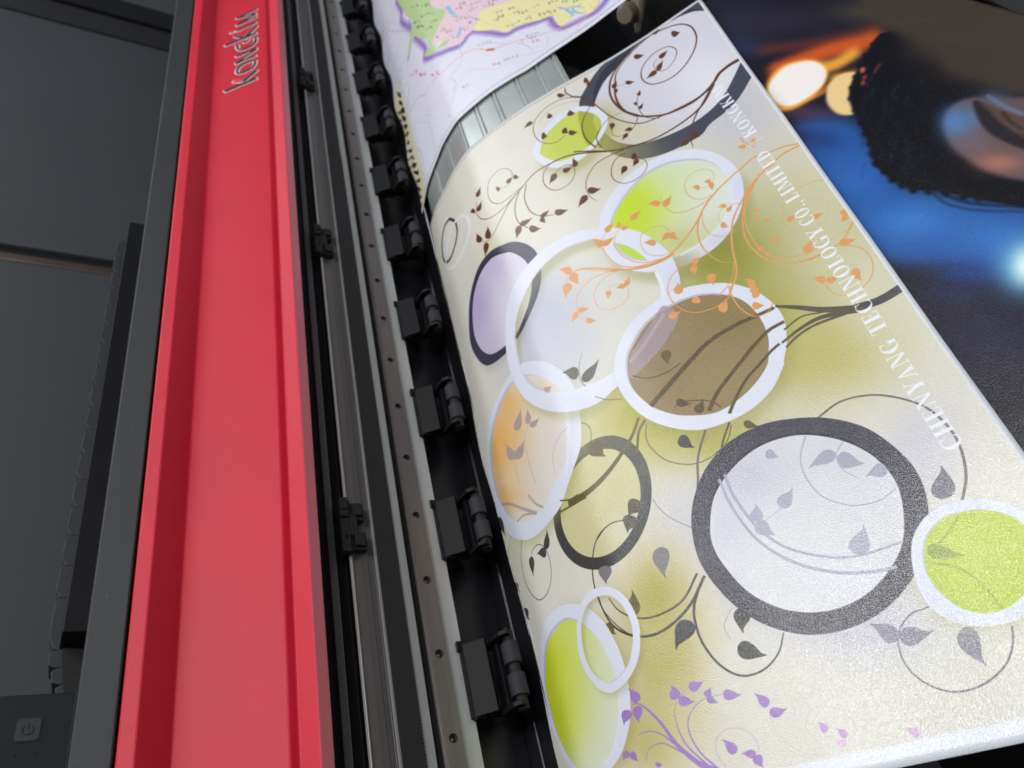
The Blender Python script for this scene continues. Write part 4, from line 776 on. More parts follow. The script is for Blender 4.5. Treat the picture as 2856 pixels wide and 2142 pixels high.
1522,2800,1514]},{"k":"s","c":[158,172,60],"w":[1.0,0.89],"p":[2750,1446,2868,1364,2925,1246,2945,1093]},{"k":"s","c":[158,172,60],"w":[1.09,0.82],
"p":[2860,1509,2955,1556,3022,1601]},{"k":"p","c":[160,150,60],"p":[70,1968,196,2100,358,2175,509,2174,652,2125,754,2065,846,1975,925,1841,964,1676,
965,1514,932,1374,864,1251,739,1142,599,1095,487,1074,303,1113,126,1251,44,1449,-7,1660,1,1837],"a":0.5,"b":6},{"k":"p","c":[226,229,243],"p":[-7,
2023,125,2155,306,2223,461,2221,606,2170,713,2107,809,2014,891,1877,931,1710,933,1546,900,1404,832,1280,703,1171,559,1125,445,1103,254,1146,57,1291,
-29,1493,-83,1709,-77,1889]},{"k":"p","c":[194,198,214],"p":[55,1973,167,2075,324,2127,486,2121,600,2065,716,1944,789,1814,824,1663,831,1573,795,1451,
723,1335,598,1221,475,1184,328,1184,138,1298,14,1492,-23,1701,-16,1855]},{"k":"p","c":[224,229,216],"p":[71,1951,181,2052,334,2106,495,2101,609,2045,
724,1925,796,1797,830,1646,837,1556,801,1435,730,1320,606,1206,484,1169,337,1169,152,1280,29,1473,-7,1680,0,1833],"g":[[6.2,198.0,65.9,-28.9,-34.5,
-42.7,[206,220,46],1],[-3.0,158.4,55.4,-20.1,-29.5,-35.1,[206,220,50],1],[52.2,206.2,35.8,-18.0,-7.9,-14.3,[208,222,100],0.8]]},{"k":"s","c":[236,238,
246],"w":[1.09,0.87],"p":[817,1449,743,1315,614,1203,484,1169]},{"k":"s","c":[70,70,60],"w":[0.51,0.63],"p":[907,2060,913,1960,975,1835,1068,1712]},
{"k":"p","c":[150,145,70],"p":[600,1901,639,1978,745,2070,867,2098,995,2060,1089,1988,1141,1881,1154,1750,1129,1651,1070,1548,963,1480,838,1460,756,
1473,658,1546,595,1661,571,1797],"a":0.4,"b":3,"i":[652,1888,702,1971,784,2026,876,2038,972,2012,1046,1956,1092,1858,1102,1751,1072,1655,1006,1566,
905,1526,799,1519,741,1549,664,1631,629,1759]},{"k":"p","c":[226,229,243],"p":[577,1937,616,2015,724,2107,849,2134,978,2095,1075,2020,1128,1911,1141,
1779,1117,1679,1057,1577,947,1508,821,1489,737,1503,637,1578,572,1695,548,1832],"i":[629,1924,680,2007,764,2062,858,2074,955,2046,1030,1989,1078,1889,
1089,1781,1059,1684,990,1595,888,1556,780,1549,721,1580,643,1664,606,1794]},{"k":"s","c":[200,203,216],"w":[0.58,0.58],"p":[1054,1680,986,1592,883,
1552,776,1547]},{"k":"s","c":[94,54,34],"w":[4.43,2.69],"p":[3713,6050,3617,6058,3511,6036,3444,5981,3395,5950]},{"k":"s","c":[94,54,34],"w":[2.62,
0.4],"p":[3421,5968,3328,5916,3158,5888,2955,5932,2814,6032,2719,6141,2644,6294,2610,6494,2628,6685,2703,6860,2825,6989,2993,7074,3225,7137,3403,7084,
3517,7000,3573,6878,3569,6730,3522,6606,3420,6483,3270,6389,3125,6371,2992,6437,2944,6561,2964,6681,3034,6780,3165,6846,3290,6819,3342,6732,3328,6638,
3252,6554,3166,6525,3106,6565,3092,6640,3120,6715,3160,6732]},{"k":"s","c":[94,54,34],"w":[1.76,0.78],"p":[3418,5963,3254,5907,3040,5921,2875,5954,
2722,5998,2618,6111,2524,6292,2469,6494,2440,6642,2379,6816,2308,6904]},{"k":"s","c":[94,54,34],"w":[2.4,1.76],"p":[3422,5950,3248,5788,3093,5725,
2910,5702,2697,5712,2502,5774]},{"k":"s","c":[94,54,34],"w":[1.82,1.59],"p":[2569,5748,2469,5780,2337,5857,2203,5977,2062,6095]},{"k":"s","c":[94,54,
34],"w":[1.96,0.33],"p":[2335,5854,2148,5995,1989,6087,1824,6118,1645,6133,1495,6064,1316,5979,1189,5873,1050,5762,955,5760,877,5827]},{"k":"s",
"c":[94,54,34],"w":[1.79,0.6],"p":[3393,5936,3227,5780,3158,5717,3091,5636,3029,5536,2990,5430,2971,5340]},{"k":"s","c":[94,54,34],"w":[0.73,3.18],
"p":[2996,7052,2862,6983,2765,6886,2697,6721,2655,6588,2637,6434,2651,6287,2686,6204,2730,6122]},{"k":"s","c":[94,54,34],"w":[0.8,0.6],"p":[2724,6120,
2681,6034,2618,5982,2564,5954]},{"k":"s","c":[94,54,34],"w":[0.41,0.41],"p":[2460,6127,2450,6042,2483,5980,2541,5966,2572,5977]},{"k":"s","c":[94,54,
34],"w":[0.71,0.47],"p":[2877,5936,2805,6009,2772,6089,2771,6237,2804,6352,2835,6405]},{"k":"s","c":[94,54,34],"w":[0.26,0.26],"p":[2708,6702,2790,
6665]},{"k":"s","c":[94,54,34],"w":[0.41,1.03],"p":[2614,6286,2499,6300,2395,6235,2321,6143,2296,6041,2309,5942]},{"k":"s","c":[94,54,34],"w":[0.76,
1.52],"p":[2394,6617,2286,6484,2232,6354,2218,6175,2260,5986]},{"k":"s","c":[94,54,34],"w":[0.39,0.39],"p":[2382,6742,2229,6857,2038,6907,1883,6803],
"a":0.6},{"k":"s","c":[94,54,34],"w":[1.02,0.58],"p":[2380,6823,2217,6954,2059,6982,1919,6932,1824,6819,1795,6641,1844,6467,1952,6371,2065,6395]},
{"k":"s","c":[94,54,34],"w":[1.3,1.67],"p":[2271,7111,2255,7027,2307,6889,2376,6809,2421,6657,2437,6583]},{"k":"s","c":[94,54,34],"w":[0.79,0.39],
"p":[1495,6064,1257,6053,1157,6130,1125,6287,1185,6475,1324,6525,1422,6433,1436,6304,1365,6226,1269,6245]},{"k":"s","c":[94,54,34],"w":[1.0,0.6],
"p":[1451,6041,1235,5970,1071,5983,953,6112,927,6252,968,6364]},{"k":"s","c":[94,54,34],"w":[1.06,0.64],"p":[1530,6056,1463,5883,1475,5666,1559,5525,
1660,5456]},{"k":"s","c":[94,54,34],"w":[1.08,0.65],"p":[1437,6028,1345,5871,1324,5662,1403,5482]},{"k":"s","c":[94,54,34],"w":[0.9,0.54],"p":[1976,
6099,1824,6118,1717,6033,1695,5867,1776,5723,1911,5714,1994,5823,1987,5937,1907,5984,1808,5943]},{"k":"s","c":[94,54,34],"w":[0.83,0.47],"p":[2468,
5714,2375,5702,2293,5607,2264,5470,2314,5359,2407,5317,2514,5349,2573,5423,2573,5513,2532,5548,2472,5564]},{"k":"s","c":[94,54,34],"w":[1.09,0.36],
"p":[2464,5765,2346,5783,2194,5768,2085,5680,2023,5555,2015,5422,2048,5317]},{"k":"l","c":[94,54,34],"p":[996,6424,1016,6405,1037,6404,1053,6422,1062,
6452,1068,6479,1074,6510,1060,6494,1040,6491,1016,6490,995,6483,984,6465,988,6439]},{"k":"l","c":[94,54,34],"p":[945,6240,967,6219,990,6215,1007,6230,
1018,6257,1026,6282,1034,6311,1018,6298,996,6299,970,6301,947,6296,934,6280,937,6254]},{"k":"l","c":[94,54,34],"p":[912,6306,903,6340,888,6365,873,
6373,859,6367,848,6359,836,6349,850,6339,865,6317,882,6289,898,6271,910,6270,914,6290]},{"k":"l","c":[94,54,34],"p":[1230,6279,1235,6253,1244,6237,
1253,6237,1261,6249,1268,6261,1276,6276,1267,6278,1259,6292,1248,6309,1239,6318,1231,6313,1229,6294]},{"k":"l","c":[94,54,34],"p":[1354,6261,1366,
6243,1383,6236,1399,6242,1413,6259,1425,6274,1437,6293,1421,6288,1405,6293,1385,6299,1367,6300,1353,6291,1351,6272]},{"k":"l","c":[94,54,34],
"p":[1439,6280,1436,6257,1442,6237,1453,6225,1468,6222,1481,6220,1495,6220,1486,6232,1480,6251,1473,6274,1464,6291,1453,6298,1443,6289]},{"k":"l",
"c":[94,54,34],"p":[852,5856,878,5848,890,5864,884,5898,866,5943,848,5983,827,6027,830,5997,820,5979,807,5958,803,5931,814,5897,837,5867]},{"k":"l",
"c":[94,54,34],"p":[962,5776,989,5761,1009,5772,1016,5803,1013,5848,1009,5888,1002,5933,994,5906,975,5893,952,5880,936,5858,934,5826,949,5792]},
{"k":"l","c":[94,54,34],"p":[927,5763,901,5780,878,5772,864,5744,860,5703,858,5666,858,5625,872,5648,894,5658,920,5669,940,5688,948,5717,938,5748]},
{"k":"l","c":[94,54,34],"p":[1329,5602,1342,5577,1368,5561,1396,5559,1423,5567,1445,5577,1469,5589,1444,5592,1419,5605,1390,5623,1361,5633,1337,5631,
1327,5615]},{"k":"l","c":[94,54,34],"p":[1324,5603,1302,5617,1280,5609,1266,5582,1260,5544,1256,5510,1252,5472,1266,5494,1286,5504,1310,5516,1329,
5534,1338,5561,1332,5590]},{"k":"l","c":[94,54,34],"p":[1399,5481,1400,5448,1414,5418,1435,5402,1460,5398,1481,5398,1505,5400,1487,5415,1473,5442,
1456,5475,1438,5500,1418,5509,1404,5495]},{"k":"l","c":[94,54,34],"p":[1543,5522,1555,5505,1574,5498,1594,5504,1612,5519,1627,5533,1643,5549,1625,
5545,1606,5551,1584,5557,1563,5558,1547,5550,1541,5533]},{"k":"l","c":[94,54,34],"p":[1535,5517,1522,5504,1519,5485,1526,5467,1539,5450,1552,5437,
1567,5424,1562,5441,1565,5459,1568,5481,1566,5501,1558,5516,1544,5520]},{"k":"l","c":[94,54,34],"p":[1672,5461,1679,5429,1699,5405,1724,5394,1751,
5397,1774,5401,1799,5408,1776,5418,1757,5441,1733,5468,1709,5488,1687,5492,1674,5476]},{"k":"l","c":[94,54,34],"p":[1829,5941,1811,5961,1790,5961,
1771,5942,1757,5912,1745,5883,1734,5851,1752,5866,1772,5867,1797,5869,1819,5878,1833,5899,1834,5926]},{"k":"l","c":[94,54,34],"p":[1895,5907,1903,
5883,1920,5870,1940,5870,1960,5882,1976,5895,1994,5910,1976,5910,1959,5922,1939,5936,1919,5943,1902,5938,1895,5920]},{"k":"l","c":[94,54,34],
"p":[2025,5879,2041,5886,2051,5908,2051,5936,2044,5967,2036,5994,2026,6023,2025,5997,2016,5975,2006,5949,2001,5921,2004,5896,2016,5882]},{"k":"l",
"c":[94,54,34],"p":[1827,6891,1816,6912,1796,6921,1775,6916,1756,6900,1739,6885,1722,6867,1741,6870,1761,6862,1784,6853,1806,6851,1823,6860,1829,
6879]},{"k":"l","c":[94,54,34],"p":[2006,6776,2024,6777,2035,6791,2034,6811,2025,6835,2016,6856,2005,6878,2004,6860,1995,6846,1984,6830,1979,6811,
1983,6793,1996,6779]},{"k":"l","c":[94,54,34],"p":[2196,6632,2219,6627,2232,6638,2233,6660,2224,6687,2214,6711,2202,6739,2200,6720,2188,6708,2173,
6695,2165,6677,2168,6657,2184,6639]},{"k":"l","c":[94,54,34],"p":[1853,6591,1844,6557,1845,6530,1857,6519,1874,6522,1890,6526,1909,6534,1899,6546,
1897,6570,1894,6600,1888,6621,1875,6625,1861,6607]},{"k":"l","c":[94,54,34],"p":[2065,6498,2048,6478,2043,6454,2050,6435,2066,6422,2082,6412,2100,
6402,2094,6420,2098,6442,2103,6470,2102,6493,2093,6507,2075,6505]},{"k":"l","c":[94,54,34],"p":[2099,6398,2099,6368,2110,6345,2127,6334,2147,6335,
2164,6338,2183,6344,2168,6355,2157,6376,2144,6402,2130,6421,2114,6426,2103,6411]},{"k":"l","c":[94,54,34],"p":[2166,7061,2166,7032,2177,7007,2194,
6994,2214,6992,2231,6992,2250,6994,2235,7007,2224,7030,2211,7058,2196,7078,2181,7085,2169,7073]},{"k":"l","c":[94,54,34],"p":[2470,7076,2460,7048,
2459,7024,2468,7011,2484,7009,2498,7010,2514,7012,2507,7025,2506,7047,2506,7074,2501,7095,2491,7101,2477,7089]},{"k":"l","c":[94,54,34],"p":[2512,
6985,2498,7006,2484,7008,2474,6991,2469,6961,2465,6934,2462,6902,2472,6916,2485,6916,2501,6916,2514,6924,2521,6943,2518,6970]},{"k":"l","c":[94,54,
34],"p":[2019,5487,2023,5455,2039,5430,2063,5420,2088,5422,2111,5427,2135,5434,2115,5445,2098,5468,2079,5496,2057,5515,2036,5519,2023,5503]},{"k":"l",
"c":[94,54,34],"p":[1995,5445,1978,5464,1954,5463,1931,5444,1912,5412,1897,5384,1881,5352,1902,5367,1925,5370,1953,5372,1978,5382,1996,5403,1999,
5431]},{"k":"l","c":[94,54,34],"p":[2412,5546,2398,5560,2381,5557,2367,5539,2356,5511,2348,5485,2340,5457,2353,5471,2369,5476,2389,5481,2406,5492,
2417,5512,2416,5535]},{"k":"l","c":[94,54,34],"p":[2501,5639,2488,5616,2485,5593,2494,5578,2510,5572,2525,5568,2542,5565,2535,5579,2537,5601,2538,
5627,2535,5647,2525,5657,2509,5649]},{"k":"l","c":[94,54,34],"p":[2530,5554,2519,5568,2504,5569,2490,5555,2479,5532,2470,5512,2461,5488,2474,5499,
2488,5500,2505,5501,2521,5508,2531,5523,2533,5543]},{"k":"l","c":[94,54,34],"p":[2499,6206,2484,6215,2470,6207,2463,6186,2462,6158,2462,6133,2463,
6105,2470,6123,2482,6132,2497,6142,2508,6157,2512,6177,2506,6197]},{"k":"l","c":[94,54,34],"p":[2626,5993,2623,6013,2612,6027,2596,6031,2579,6026,
2565,6021,2549,6013,2563,6008,2574,5996,2588,5980,2602,5970,2616,5971,2624,5983]},{"k":"l","c":[94,54,34],"p":[2566,5957,2556,5970,2542,5970,2528,
5957,2515,5937,2505,5919,2494,5897,2507,5907,2521,5909,2538,5910,2554,5916,2565,5929,2568,5947]},{"k":"l","c":[94,54,34],"p":[3394,6945,3392,6909,
3401,6882,3417,6873,3437,6879,3455,6887,3474,6897,3461,6908,3451,6932,3441,6962,3427,6982,3412,6984,3399,6963]},{"k":"l","c":[94,54,34],"p":[2992,
6971,2994,6940,3007,6916,3026,6906,3049,6908,3068,6912,3089,6918,3072,6929,3058,6951,3043,6978,3025,6997,3008,7001,2995,6985]},{"k":"l","c":[94,54,
34],"p":[3180,6728,3190,6708,3209,6702,3230,6710,3251,6730,3269,6749,3288,6771,3268,6764,3249,6769,3227,6775,3205,6774,3187,6762,3180,6741]},{"k":"l",
"c":[94,54,34],"p":[3101,6579,3115,6563,3134,6567,3152,6587,3169,6618,3182,6647,3195,6679,3178,6662,3159,6657,3137,6652,3116,6639,3101,6617,3098,
6592]},{"k":"l","c":[94,54,34],"p":[3091,6584,3081,6606,3061,6614,3037,6607,3013,6588,2993,6571,2972,6550,2994,6555,3014,6548,3038,6540,3062,6539,
3082,6550,3092,6570]},{"k":"l","c":[94,54,34],"p":[2795,6676,2796,6651,2807,6631,2823,6621,2842,6620,2858,6621,2876,6623,2861,6634,2850,6653,2838,
6676,2823,6693,2808,6698,2798,6687]},{"k":"l","c":[94,54,34],"p":[2830,6394,2840,6385,2850,6387,2858,6401,2864,6421,2868,6440,2872,6461,2864,6450,
2854,6446,2842,6442,2831,6433,2825,6419,2827,6402]},{"k":"l","c":[94,54,34],"p":[2781,6296,2785,6313,2784,6327,2777,6332,2768,6330,2760,6327,2750,
6322,2755,6317,2757,6304,2759,6290,2763,6279,2770,6278,2777,6287]},{"k":"l","c":[94,54,34],"p":[2775,6204,2784,6194,2795,6194,2806,6206,2815,6225,
2823,6242,2830,6261,2820,6252,2809,6250,2795,6248,2783,6242,2774,6229,2773,6213]},{"k":"l","c":[94,54,34],"p":[2669,6701,2680,6684,2695,6684,2708,
6700,2719,6727,2727,6751,2736,6779,2723,6767,2709,6765,2691,6764,2676,6755,2666,6738,2665,6714]},{"k":"l","c":[94,54,34],"p":[2662,6644,2664,6620,
2672,6608,2681,6610,2691,6624,2700,6637,2709,6653,2701,6653,2693,6663,2685,6676,2675,6682,2667,6676,2663,6657]},{"k":"l","c":[94,54,34],"p":[3261,
7140,3273,7110,3295,7101,3317,7116,3338,7147,3356,7177,3374,7211,3354,7200,3333,7206,3308,7214,3284,7211,3265,7192,3259,7159]},{"k":"l","c":[94,54,
34],"p":[3037,5504,3021,5482,3015,5458,3022,5440,3038,5429,3053,5420,3070,5412,3065,5429,3069,5452,3075,5479,3074,5502,3065,5515,3048,5511]},{"k":"l",
"c":[94,54,34],"p":[2972,5455,2963,5474,2948,5481,2932,5473,2916,5454,2903,5436,2890,5415,2905,5421,2920,5416,2937,5410,2954,5411,2968,5422,2973,
5442]},{"k":"s","c":[224,160,98],"w":[1.51,0.75],"p":[3647,4709,3528,4778,3417,4810,3317,4847,3208,4825,3038,4774,2893,4714,2782,4637,2666,4517,2529,
4414,2406,4345,2282,4322,2138,4357,1992,4423,1843,4528,1719,4644,1626,4699]},{"k":"s","c":[224,160,98],"w":[1.32,1.13],"p":[3208,4825,3038,4774,2891,
4708,2766,4620,2637,4494,2505,4402,2387,4345,2267,4333,2107,4380]},{"k":"s","c":[224,160,98],"w":[1.88,1.03],"p":[3636,4697,3496,4712,3385,4680,3239,
4634,3125,4553,3030,4425,2947,4261,2910,4095,2930,3917,2981,3798,3064,3718,3190,3659,3284,3645]},{"k":"s","c":[224,160,98],"w":[1.73,0.58],"p":[3415,
4682,3262,4643,3138,4541,3058,4445,2980,4292,2953,4129,2956,3976,3003,3846,3088,3766,3238,3722,3325,3726]},{"k":"s","c":[224,160,98],"w":[1.45,1.66],
"p":[3337,4680,3163,4595,3028,4486,2925,4382,2851,4255,2790,4093,2754,3945,2710,3845,2636,3756,2595,3700]},{"k":"s","c":[224,160,98],"w":[0.78,0.78],
"p":[2754,3985,2690,3860,2602,3779,2526,3746]},{"k":"s","c":[224,160,98],"w":[1.66,0.44],"p":[2749,4603,2677,4508,2622,4359,2617,4207,2663,4051,2740,
3976]},{"k":"s","c":[224,160,98],"w":[0.61,0.31],"p":[2748,4588,2710,4483,2712,4349,2789,4262,2877,4249,2938,4262]},{"k":"s","c":[224,160,98],
"w":[0.83,0.41],"p":[2867,4698,2731,4679,2587,4714,2531,4804,2515,4896,2534,4978]},{"k":"s","c":[224,160,98],"w":[0.64,0.32],"p":[2901,4710,2794,4737,
2736,4816,2732,4932,2791,5031,2883,5056,2965,5005,2985,4920,2952,4853,2901,4827,2839,4849]},{"k":"s","c":[224,160,98],"w":[0.64,0.43],"p":[2362,4356,
2285,4383,2218,4468,2212,4590,2254,4678,2343,4701,2427,4660,2458,4584,2448,4532]},{"k":"s","c":[224,160,98],"w":[0.96,0.32],"p":[2323,4328,2152,4396,
2051,4536,2022,4691,2055,4802,2109,4853,2254,4910]},{"k":"s","c":[224,160,98],"w":[1.16,0.35],"p":[2154,4345,1997,4468,1933,4641,1931,4793,1980,4877,
2026,4919]},{"k":"s","c":[224,160,98],"w":[0.5,0.3],"p":[3040,4449,2991,4511,2916,4539,2853,4503,2825,4437,2832,4386]},{"k":"s","c":[224,160,98],
"w":[0.28,0.47],"p":[2541,4089,2445,4151,2327,4138,2249,4058,2214,3964]},{"k":"s","c":[224,160,98],"w":[1.13,0.88],"p":[3321,5133,3317,5068,3361,
4944]},{"k":"s","c":[224,160,98],"w":[0.62,0.23],"p":[3620,4247,3531,4299,3437,4313,3355,4290,3279,4247,3219,4154,3200,4050]},{"k":"s","c":[224,160,
98],"w":[0.23,0.23],"p":[3389,4183,3433,4179,3474,4140,3512,4080,3502,3993,3435,3913,3361,3885,3283,3908],"a":0.7},{"k":"s","c":[224,160,98],
"w":[0.75,0.75],"p":[3594,3798,3535,3742,3483,3711]},{"k":"s","c":[224,160,98],"w":[0.88,0.88],"p":[3605,3803,3493,3699,3377,3655,3243,3658,3130,3686,
3061,3717]},{"k":"s","c":[224,160,98],"w":[0.71,0.51],"p":[3350,3663,3444,3606,3508,3497,3493,3359,3425,3269,3327,3232,3221,3256,3180,3331,3183,
3416]},{"k":"s","c":[224,160,98],"w":[0.29,0.29],"p":[3223,3474,3289,3504,3371,3467,3400,3406],"a":0.7},{"k":"s","c":[224,160,98],"w":[0.46,0.28],
"p":[3085,3769,3189,3718,3338,3721,3490,3733]},{"k":"l","c":[224,160,98],"p":[2506,4911,2506,4937,2494,4960,2475,4972,2453,4974,2433,4974,2411,4973,
2427,4960,2440,4939,2454,4914,2471,4895,2488,4889,2502,4900]},{"k":"l","c":[224,160,98],"p":[2516,4859,2529,4843,2550,4844,2570,4860,2588,4887,2603,
4911,2618,4939,2599,4926,2579,4923,2555,4921,2533,4912,2517,4894,2513,4871]},{"k":"l","c":[224,160,98],"p":[2838,4857,2842,4877,2838,4895,2827,4905,
2812,4908,2799,4908,2784,4908,2793,4898,2798,4881,2804,4861,2812,4845,2823,4840,2833,4848]},{"k":"l","c":[224,160,98],"p":[2938,4856,2940,4874,2935,
4890,2924,4898,2910,4898,2897,4897,2883,4894,2893,4886,2899,4872,2906,4855,2914,4842,2925,4838,2934,4847]},{"k":"l","c":[224,160,98],"p":[2930,4847,
2916,4848,2906,4836,2902,4818,2903,4796,2906,4776,2909,4756,2914,4772,2923,4783,2935,4797,2943,4813,2944,4830,2937,4843]},{"k":"l","c":[224,160,98],
"p":[2232,4898,2244,4880,2265,4875,2287,4885,2308,4906,2326,4925,2344,4947,2324,4939,2303,4942,2279,4945,2256,4943,2237,4930,2230,4910]},{"k":"l",
"c":[224,160,98],"p":[2004,4908,2018,4892,2037,4892,2056,4906,2072,4931,2085,4953,2098,4978,2081,4967,2062,4965,2039,4964,2018,4957,2004,4941,2001,
4919]},{"k":"l","c":[224,160,98],"p":[2112,4880,2124,4874,2134,4880,2140,4894,2142,4914,2142,4932,2142,4953,2136,4940,2126,4934,2114,4927,2105,4916,
2101,4902,2106,4887]},{"k":"l","c":[224,160,98],"p":[2129,4847,2134,4829,2146,4819,2161,4818,2176,4826,2190,4834,2204,4844,2190,4845,2178,4854,2164,
4866,2149,4872,2137,4869,2130,4856]},{"k":"l","c":[224,160,98],"p":[1927,4787,1941,4808,1943,4836,1933,4861,1914,4882,1896,4898,1876,4915,1885,4891,
1885,4864,1884,4832,1888,4803,1900,4783,1918,4781]},{"k":"l","c":[224,160,98],"p":[1936,4783,1948,4762,1969,4755,1993,4762,2015,4779,2034,4796,2054,
4816,2033,4811,2011,4817,1986,4825,1961,4825,1942,4815,1934,4796]},{"k":"l","c":[224,160,98],"p":[2452,4549,2442,4567,2424,4571,2406,4562,2389,4543,
2375,4525,2360,4505,2377,4511,2394,4509,2414,4505,2433,4507,2448,4519,2453,4538]},{"k":"l","c":[224,160,98],"p":[2454,4544,2438,4526,2433,4504,2440,
4484,2454,4469,2468,4456,2484,4444,2480,4463,2483,4484,2488,4510,2488,4533,2479,4548,2463,4549]},{"k":"l","c":[224,160,98],"p":[2322,4522,2323,4548,
2313,4570,2295,4582,2273,4584,2253,4585,2232,4584,2248,4571,2259,4550,2272,4525,2287,4507,2304,4501,2318,4511]},{"k":"l","c":[224,160,98],"p":[2931,
4539,2930,4556,2922,4569,2909,4573,2895,4570,2882,4566,2868,4561,2879,4556,2888,4545,2898,4531,2909,4522,2920,4521,2928,4531]},{"k":"l","c":[224,160,
98],"p":[2911,4476,2920,4465,2932,4464,2945,4473,2956,4489,2966,4503,2976,4520,2964,4513,2952,4513,2937,4513,2923,4509,2913,4499,2910,4484]},{"k":"l",
"c":[224,160,98],"p":[2821,4389,2811,4371,2810,4353,2818,4340,2831,4333,2844,4328,2858,4324,2852,4336,2852,4353,2853,4374,2850,4391,2841,4400,2828,
4395]},{"k":"l","c":[224,160,98],"p":[2485,4138,2494,4122,2509,4118,2524,4127,2537,4146,2548,4163,2559,4183,2546,4176,2531,4178,2514,4181,2498,4179,
2486,4167,2483,4149]},{"k":"l","c":[224,160,98],"p":[2479,4122,2459,4121,2446,4108,2444,4088,2450,4065,2457,4045,2465,4023,2469,4040,2480,4054,2494,
4070,2503,4087,2501,4106,2489,4119]},{"k":"l","c":[224,160,98],"p":[2560,3974,2537,3971,2522,3955,2519,3930,2525,3903,2533,3879,2542,3853,2547,3874,
2560,3891,2577,3910,2587,3932,2586,3954,2572,3970]},{"k":"l","c":[224,160,98],"p":[2289,3926,2310,3925,2325,3938,2329,3960,2325,3987,2320,4011,2313,
4037,2308,4018,2294,4004,2278,3988,2267,3969,2267,3948,2279,3932]},{"k":"l","c":[224,160,98],"p":[2776,3666,2791,3681,2797,3703,2792,3723,2779,3740,
2766,3754,2751,3768,2754,3749,2750,3728,2744,3703,2744,3680,2751,3665,2766,3662]},{"k":"l","c":[224,160,98],"p":[2768,3671,2749,3673,2737,3664,2734,
3649,2739,3630,2745,3613,2753,3595,2757,3608,2768,3617,2782,3627,2790,3640,2789,3654,2778,3667]},{"k":"l","c":[224,160,98],"p":[3077,4350,3077,4337,
3082,4327,3092,4323,3103,4326,3113,4328,3123,4332,3115,4336,3109,4345,3102,4356,3094,4364,3085,4364,3079,4357]},{"k":"l","c":[224,160,98],"p":[3054,
4244,3064,4242,3071,4248,3074,4259,3072,4272,3070,4283,3068,4296,3065,4287,3058,4281,3050,4273,3045,4265,3044,4255,3049,4247]},{"k":"l","c":[224,160,
98],"p":[3103,4197,3100,4183,3103,4172,3111,4167,3121,4169,3130,4171,3140,4174,3134,4179,3130,4189,3126,4201,3121,4209,3113,4211,3106,4203]},{"k":"l",
"c":[224,160,98],"p":[3051,3970,3060,3955,3073,3953,3087,3962,3099,3980,3110,3997,3120,4016,3107,4009,3094,4010,3078,4012,3063,4009,3052,3997,3049,
3980]},{"k":"l","c":[224,160,98],"p":[3195,3727,3211,3709,3230,3710,3246,3727,3257,3755,3267,3781,3276,3811,3261,3797,3243,3796,3221,3794,3202,3785,
3190,3766,3190,3740]},{"k":"l","c":[224,160,98],"p":[3225,4084,3230,4068,3242,4060,3256,4063,3272,4074,3285,4085,3299,4097,3286,4096,3274,4103,3259,
4111,3245,4114,3232,4108,3225,4094]},{"k":"l","c":[224,160,98],"p":[3311,5011,3311,5030,3303,5045,3289,5051,3274,5049,3260,5047,3245,5043,3257,5036,
3266,5023,3276,5006,3287,4995,3300,4993,3308,5002]},{"k":"l","c":[224,160,98],"p":[3374,4983,3387,4981,3397,4990,3400,5005,3398,5023,3395,5040,3390,
5059,3387,5045,3378,5037,3367,5026,3360,5014,3359,5000,3367,4988]},{"k":"l","c":[224,160,98],"p":[2950,3952,2960,3941,2970,3940,2976,3950,2979,3966,
2980,3981,2981,3999,2975,3991,2966,3991,2955,3991,2946,3986,2942,3975,2945,3960]},{"k":"l","c":[224,160,98],"p":[2969,3908,2962,3895,2961,3882,2967,
3875,2977,3871,2986,3869,2997,3868,2992,3876,2992,3887,2992,3902,2989,3913,2983,3918,2974,3914]},{"k":"l","c":[224,160,98],"p":[3226,4082,3233,4066,
3246,4059,3261,4064,3276,4078,3289,4092,3303,4107,3289,4104,3276,4109,3261,4116,3245,4117,3232,4109,3226,4093]},{"k":"l","c":[224,160,98],"p":[3375,
3984,3379,3968,3392,3959,3408,3959,3426,3967,3441,3975,3457,3985,3442,3986,3430,3994,3415,4004,3399,4009,3385,4006,3377,3993]},{"k":"l","c":[224,160,
98],"p":[3543,3856,3556,3839,3570,3837,3582,3850,3590,3874,3596,3896,3602,3922,3591,3911,3577,3911,3561,3913,3546,3907,3538,3891,3539,3869]},{"k":"l",
"c":[224,160,98],"p":[3196,3732,3210,3718,3229,3721,3245,3738,3257,3765,3267,3789,3276,3817,3261,3803,3243,3799,3222,3795,3203,3785,3191,3766,3191,
3744]},{"k":"l","c":[224,160,98],"p":[3408,3652,3410,3628,3424,3610,3446,3604,3470,3609,3492,3614,3515,3622,3496,3629,3482,3645,3465,3664,3446,3678,
3426,3679,3412,3664]},{"k":"l","c":[224,160,98],"p":[3194,3432,3201,3454,3196,3475,3182,3488,3163,3493,3146,3497,3126,3498,3138,3485,3144,3466,3150,
3442,3160,3424,3174,3416,3188,3423]},{"k":"l","c":[224,160,98],"p":[3195,3415,3198,3395,3211,3384,3228,3384,3247,3394,3263,3404,3281,3416,3265,3417,
3253,3427,3238,3439,3222,3446,3206,3442,3197,3426]},{"k":"l","c":[224,160,98],"p":[3372,3401,3352,3388,3341,3366,3343,3343,3354,3321,3365,3303,3378,
3284,3378,3305,3387,3327,3399,3352,3404,3377,3399,3396,3383,3403]},{"k":"l","c":[224,160,98],"p":[3533,3859,3518,3838,3514,3820,3521,3811,3535,3810,
3549,3811,3565,3813,3560,3822,3563,3838,3568,3858,3567,3873,3558,3877,3542,3868]},{"k":"s","c":[224,160,98],"w":[2.84,0.33],"p":[2405,4330,2307,4316,
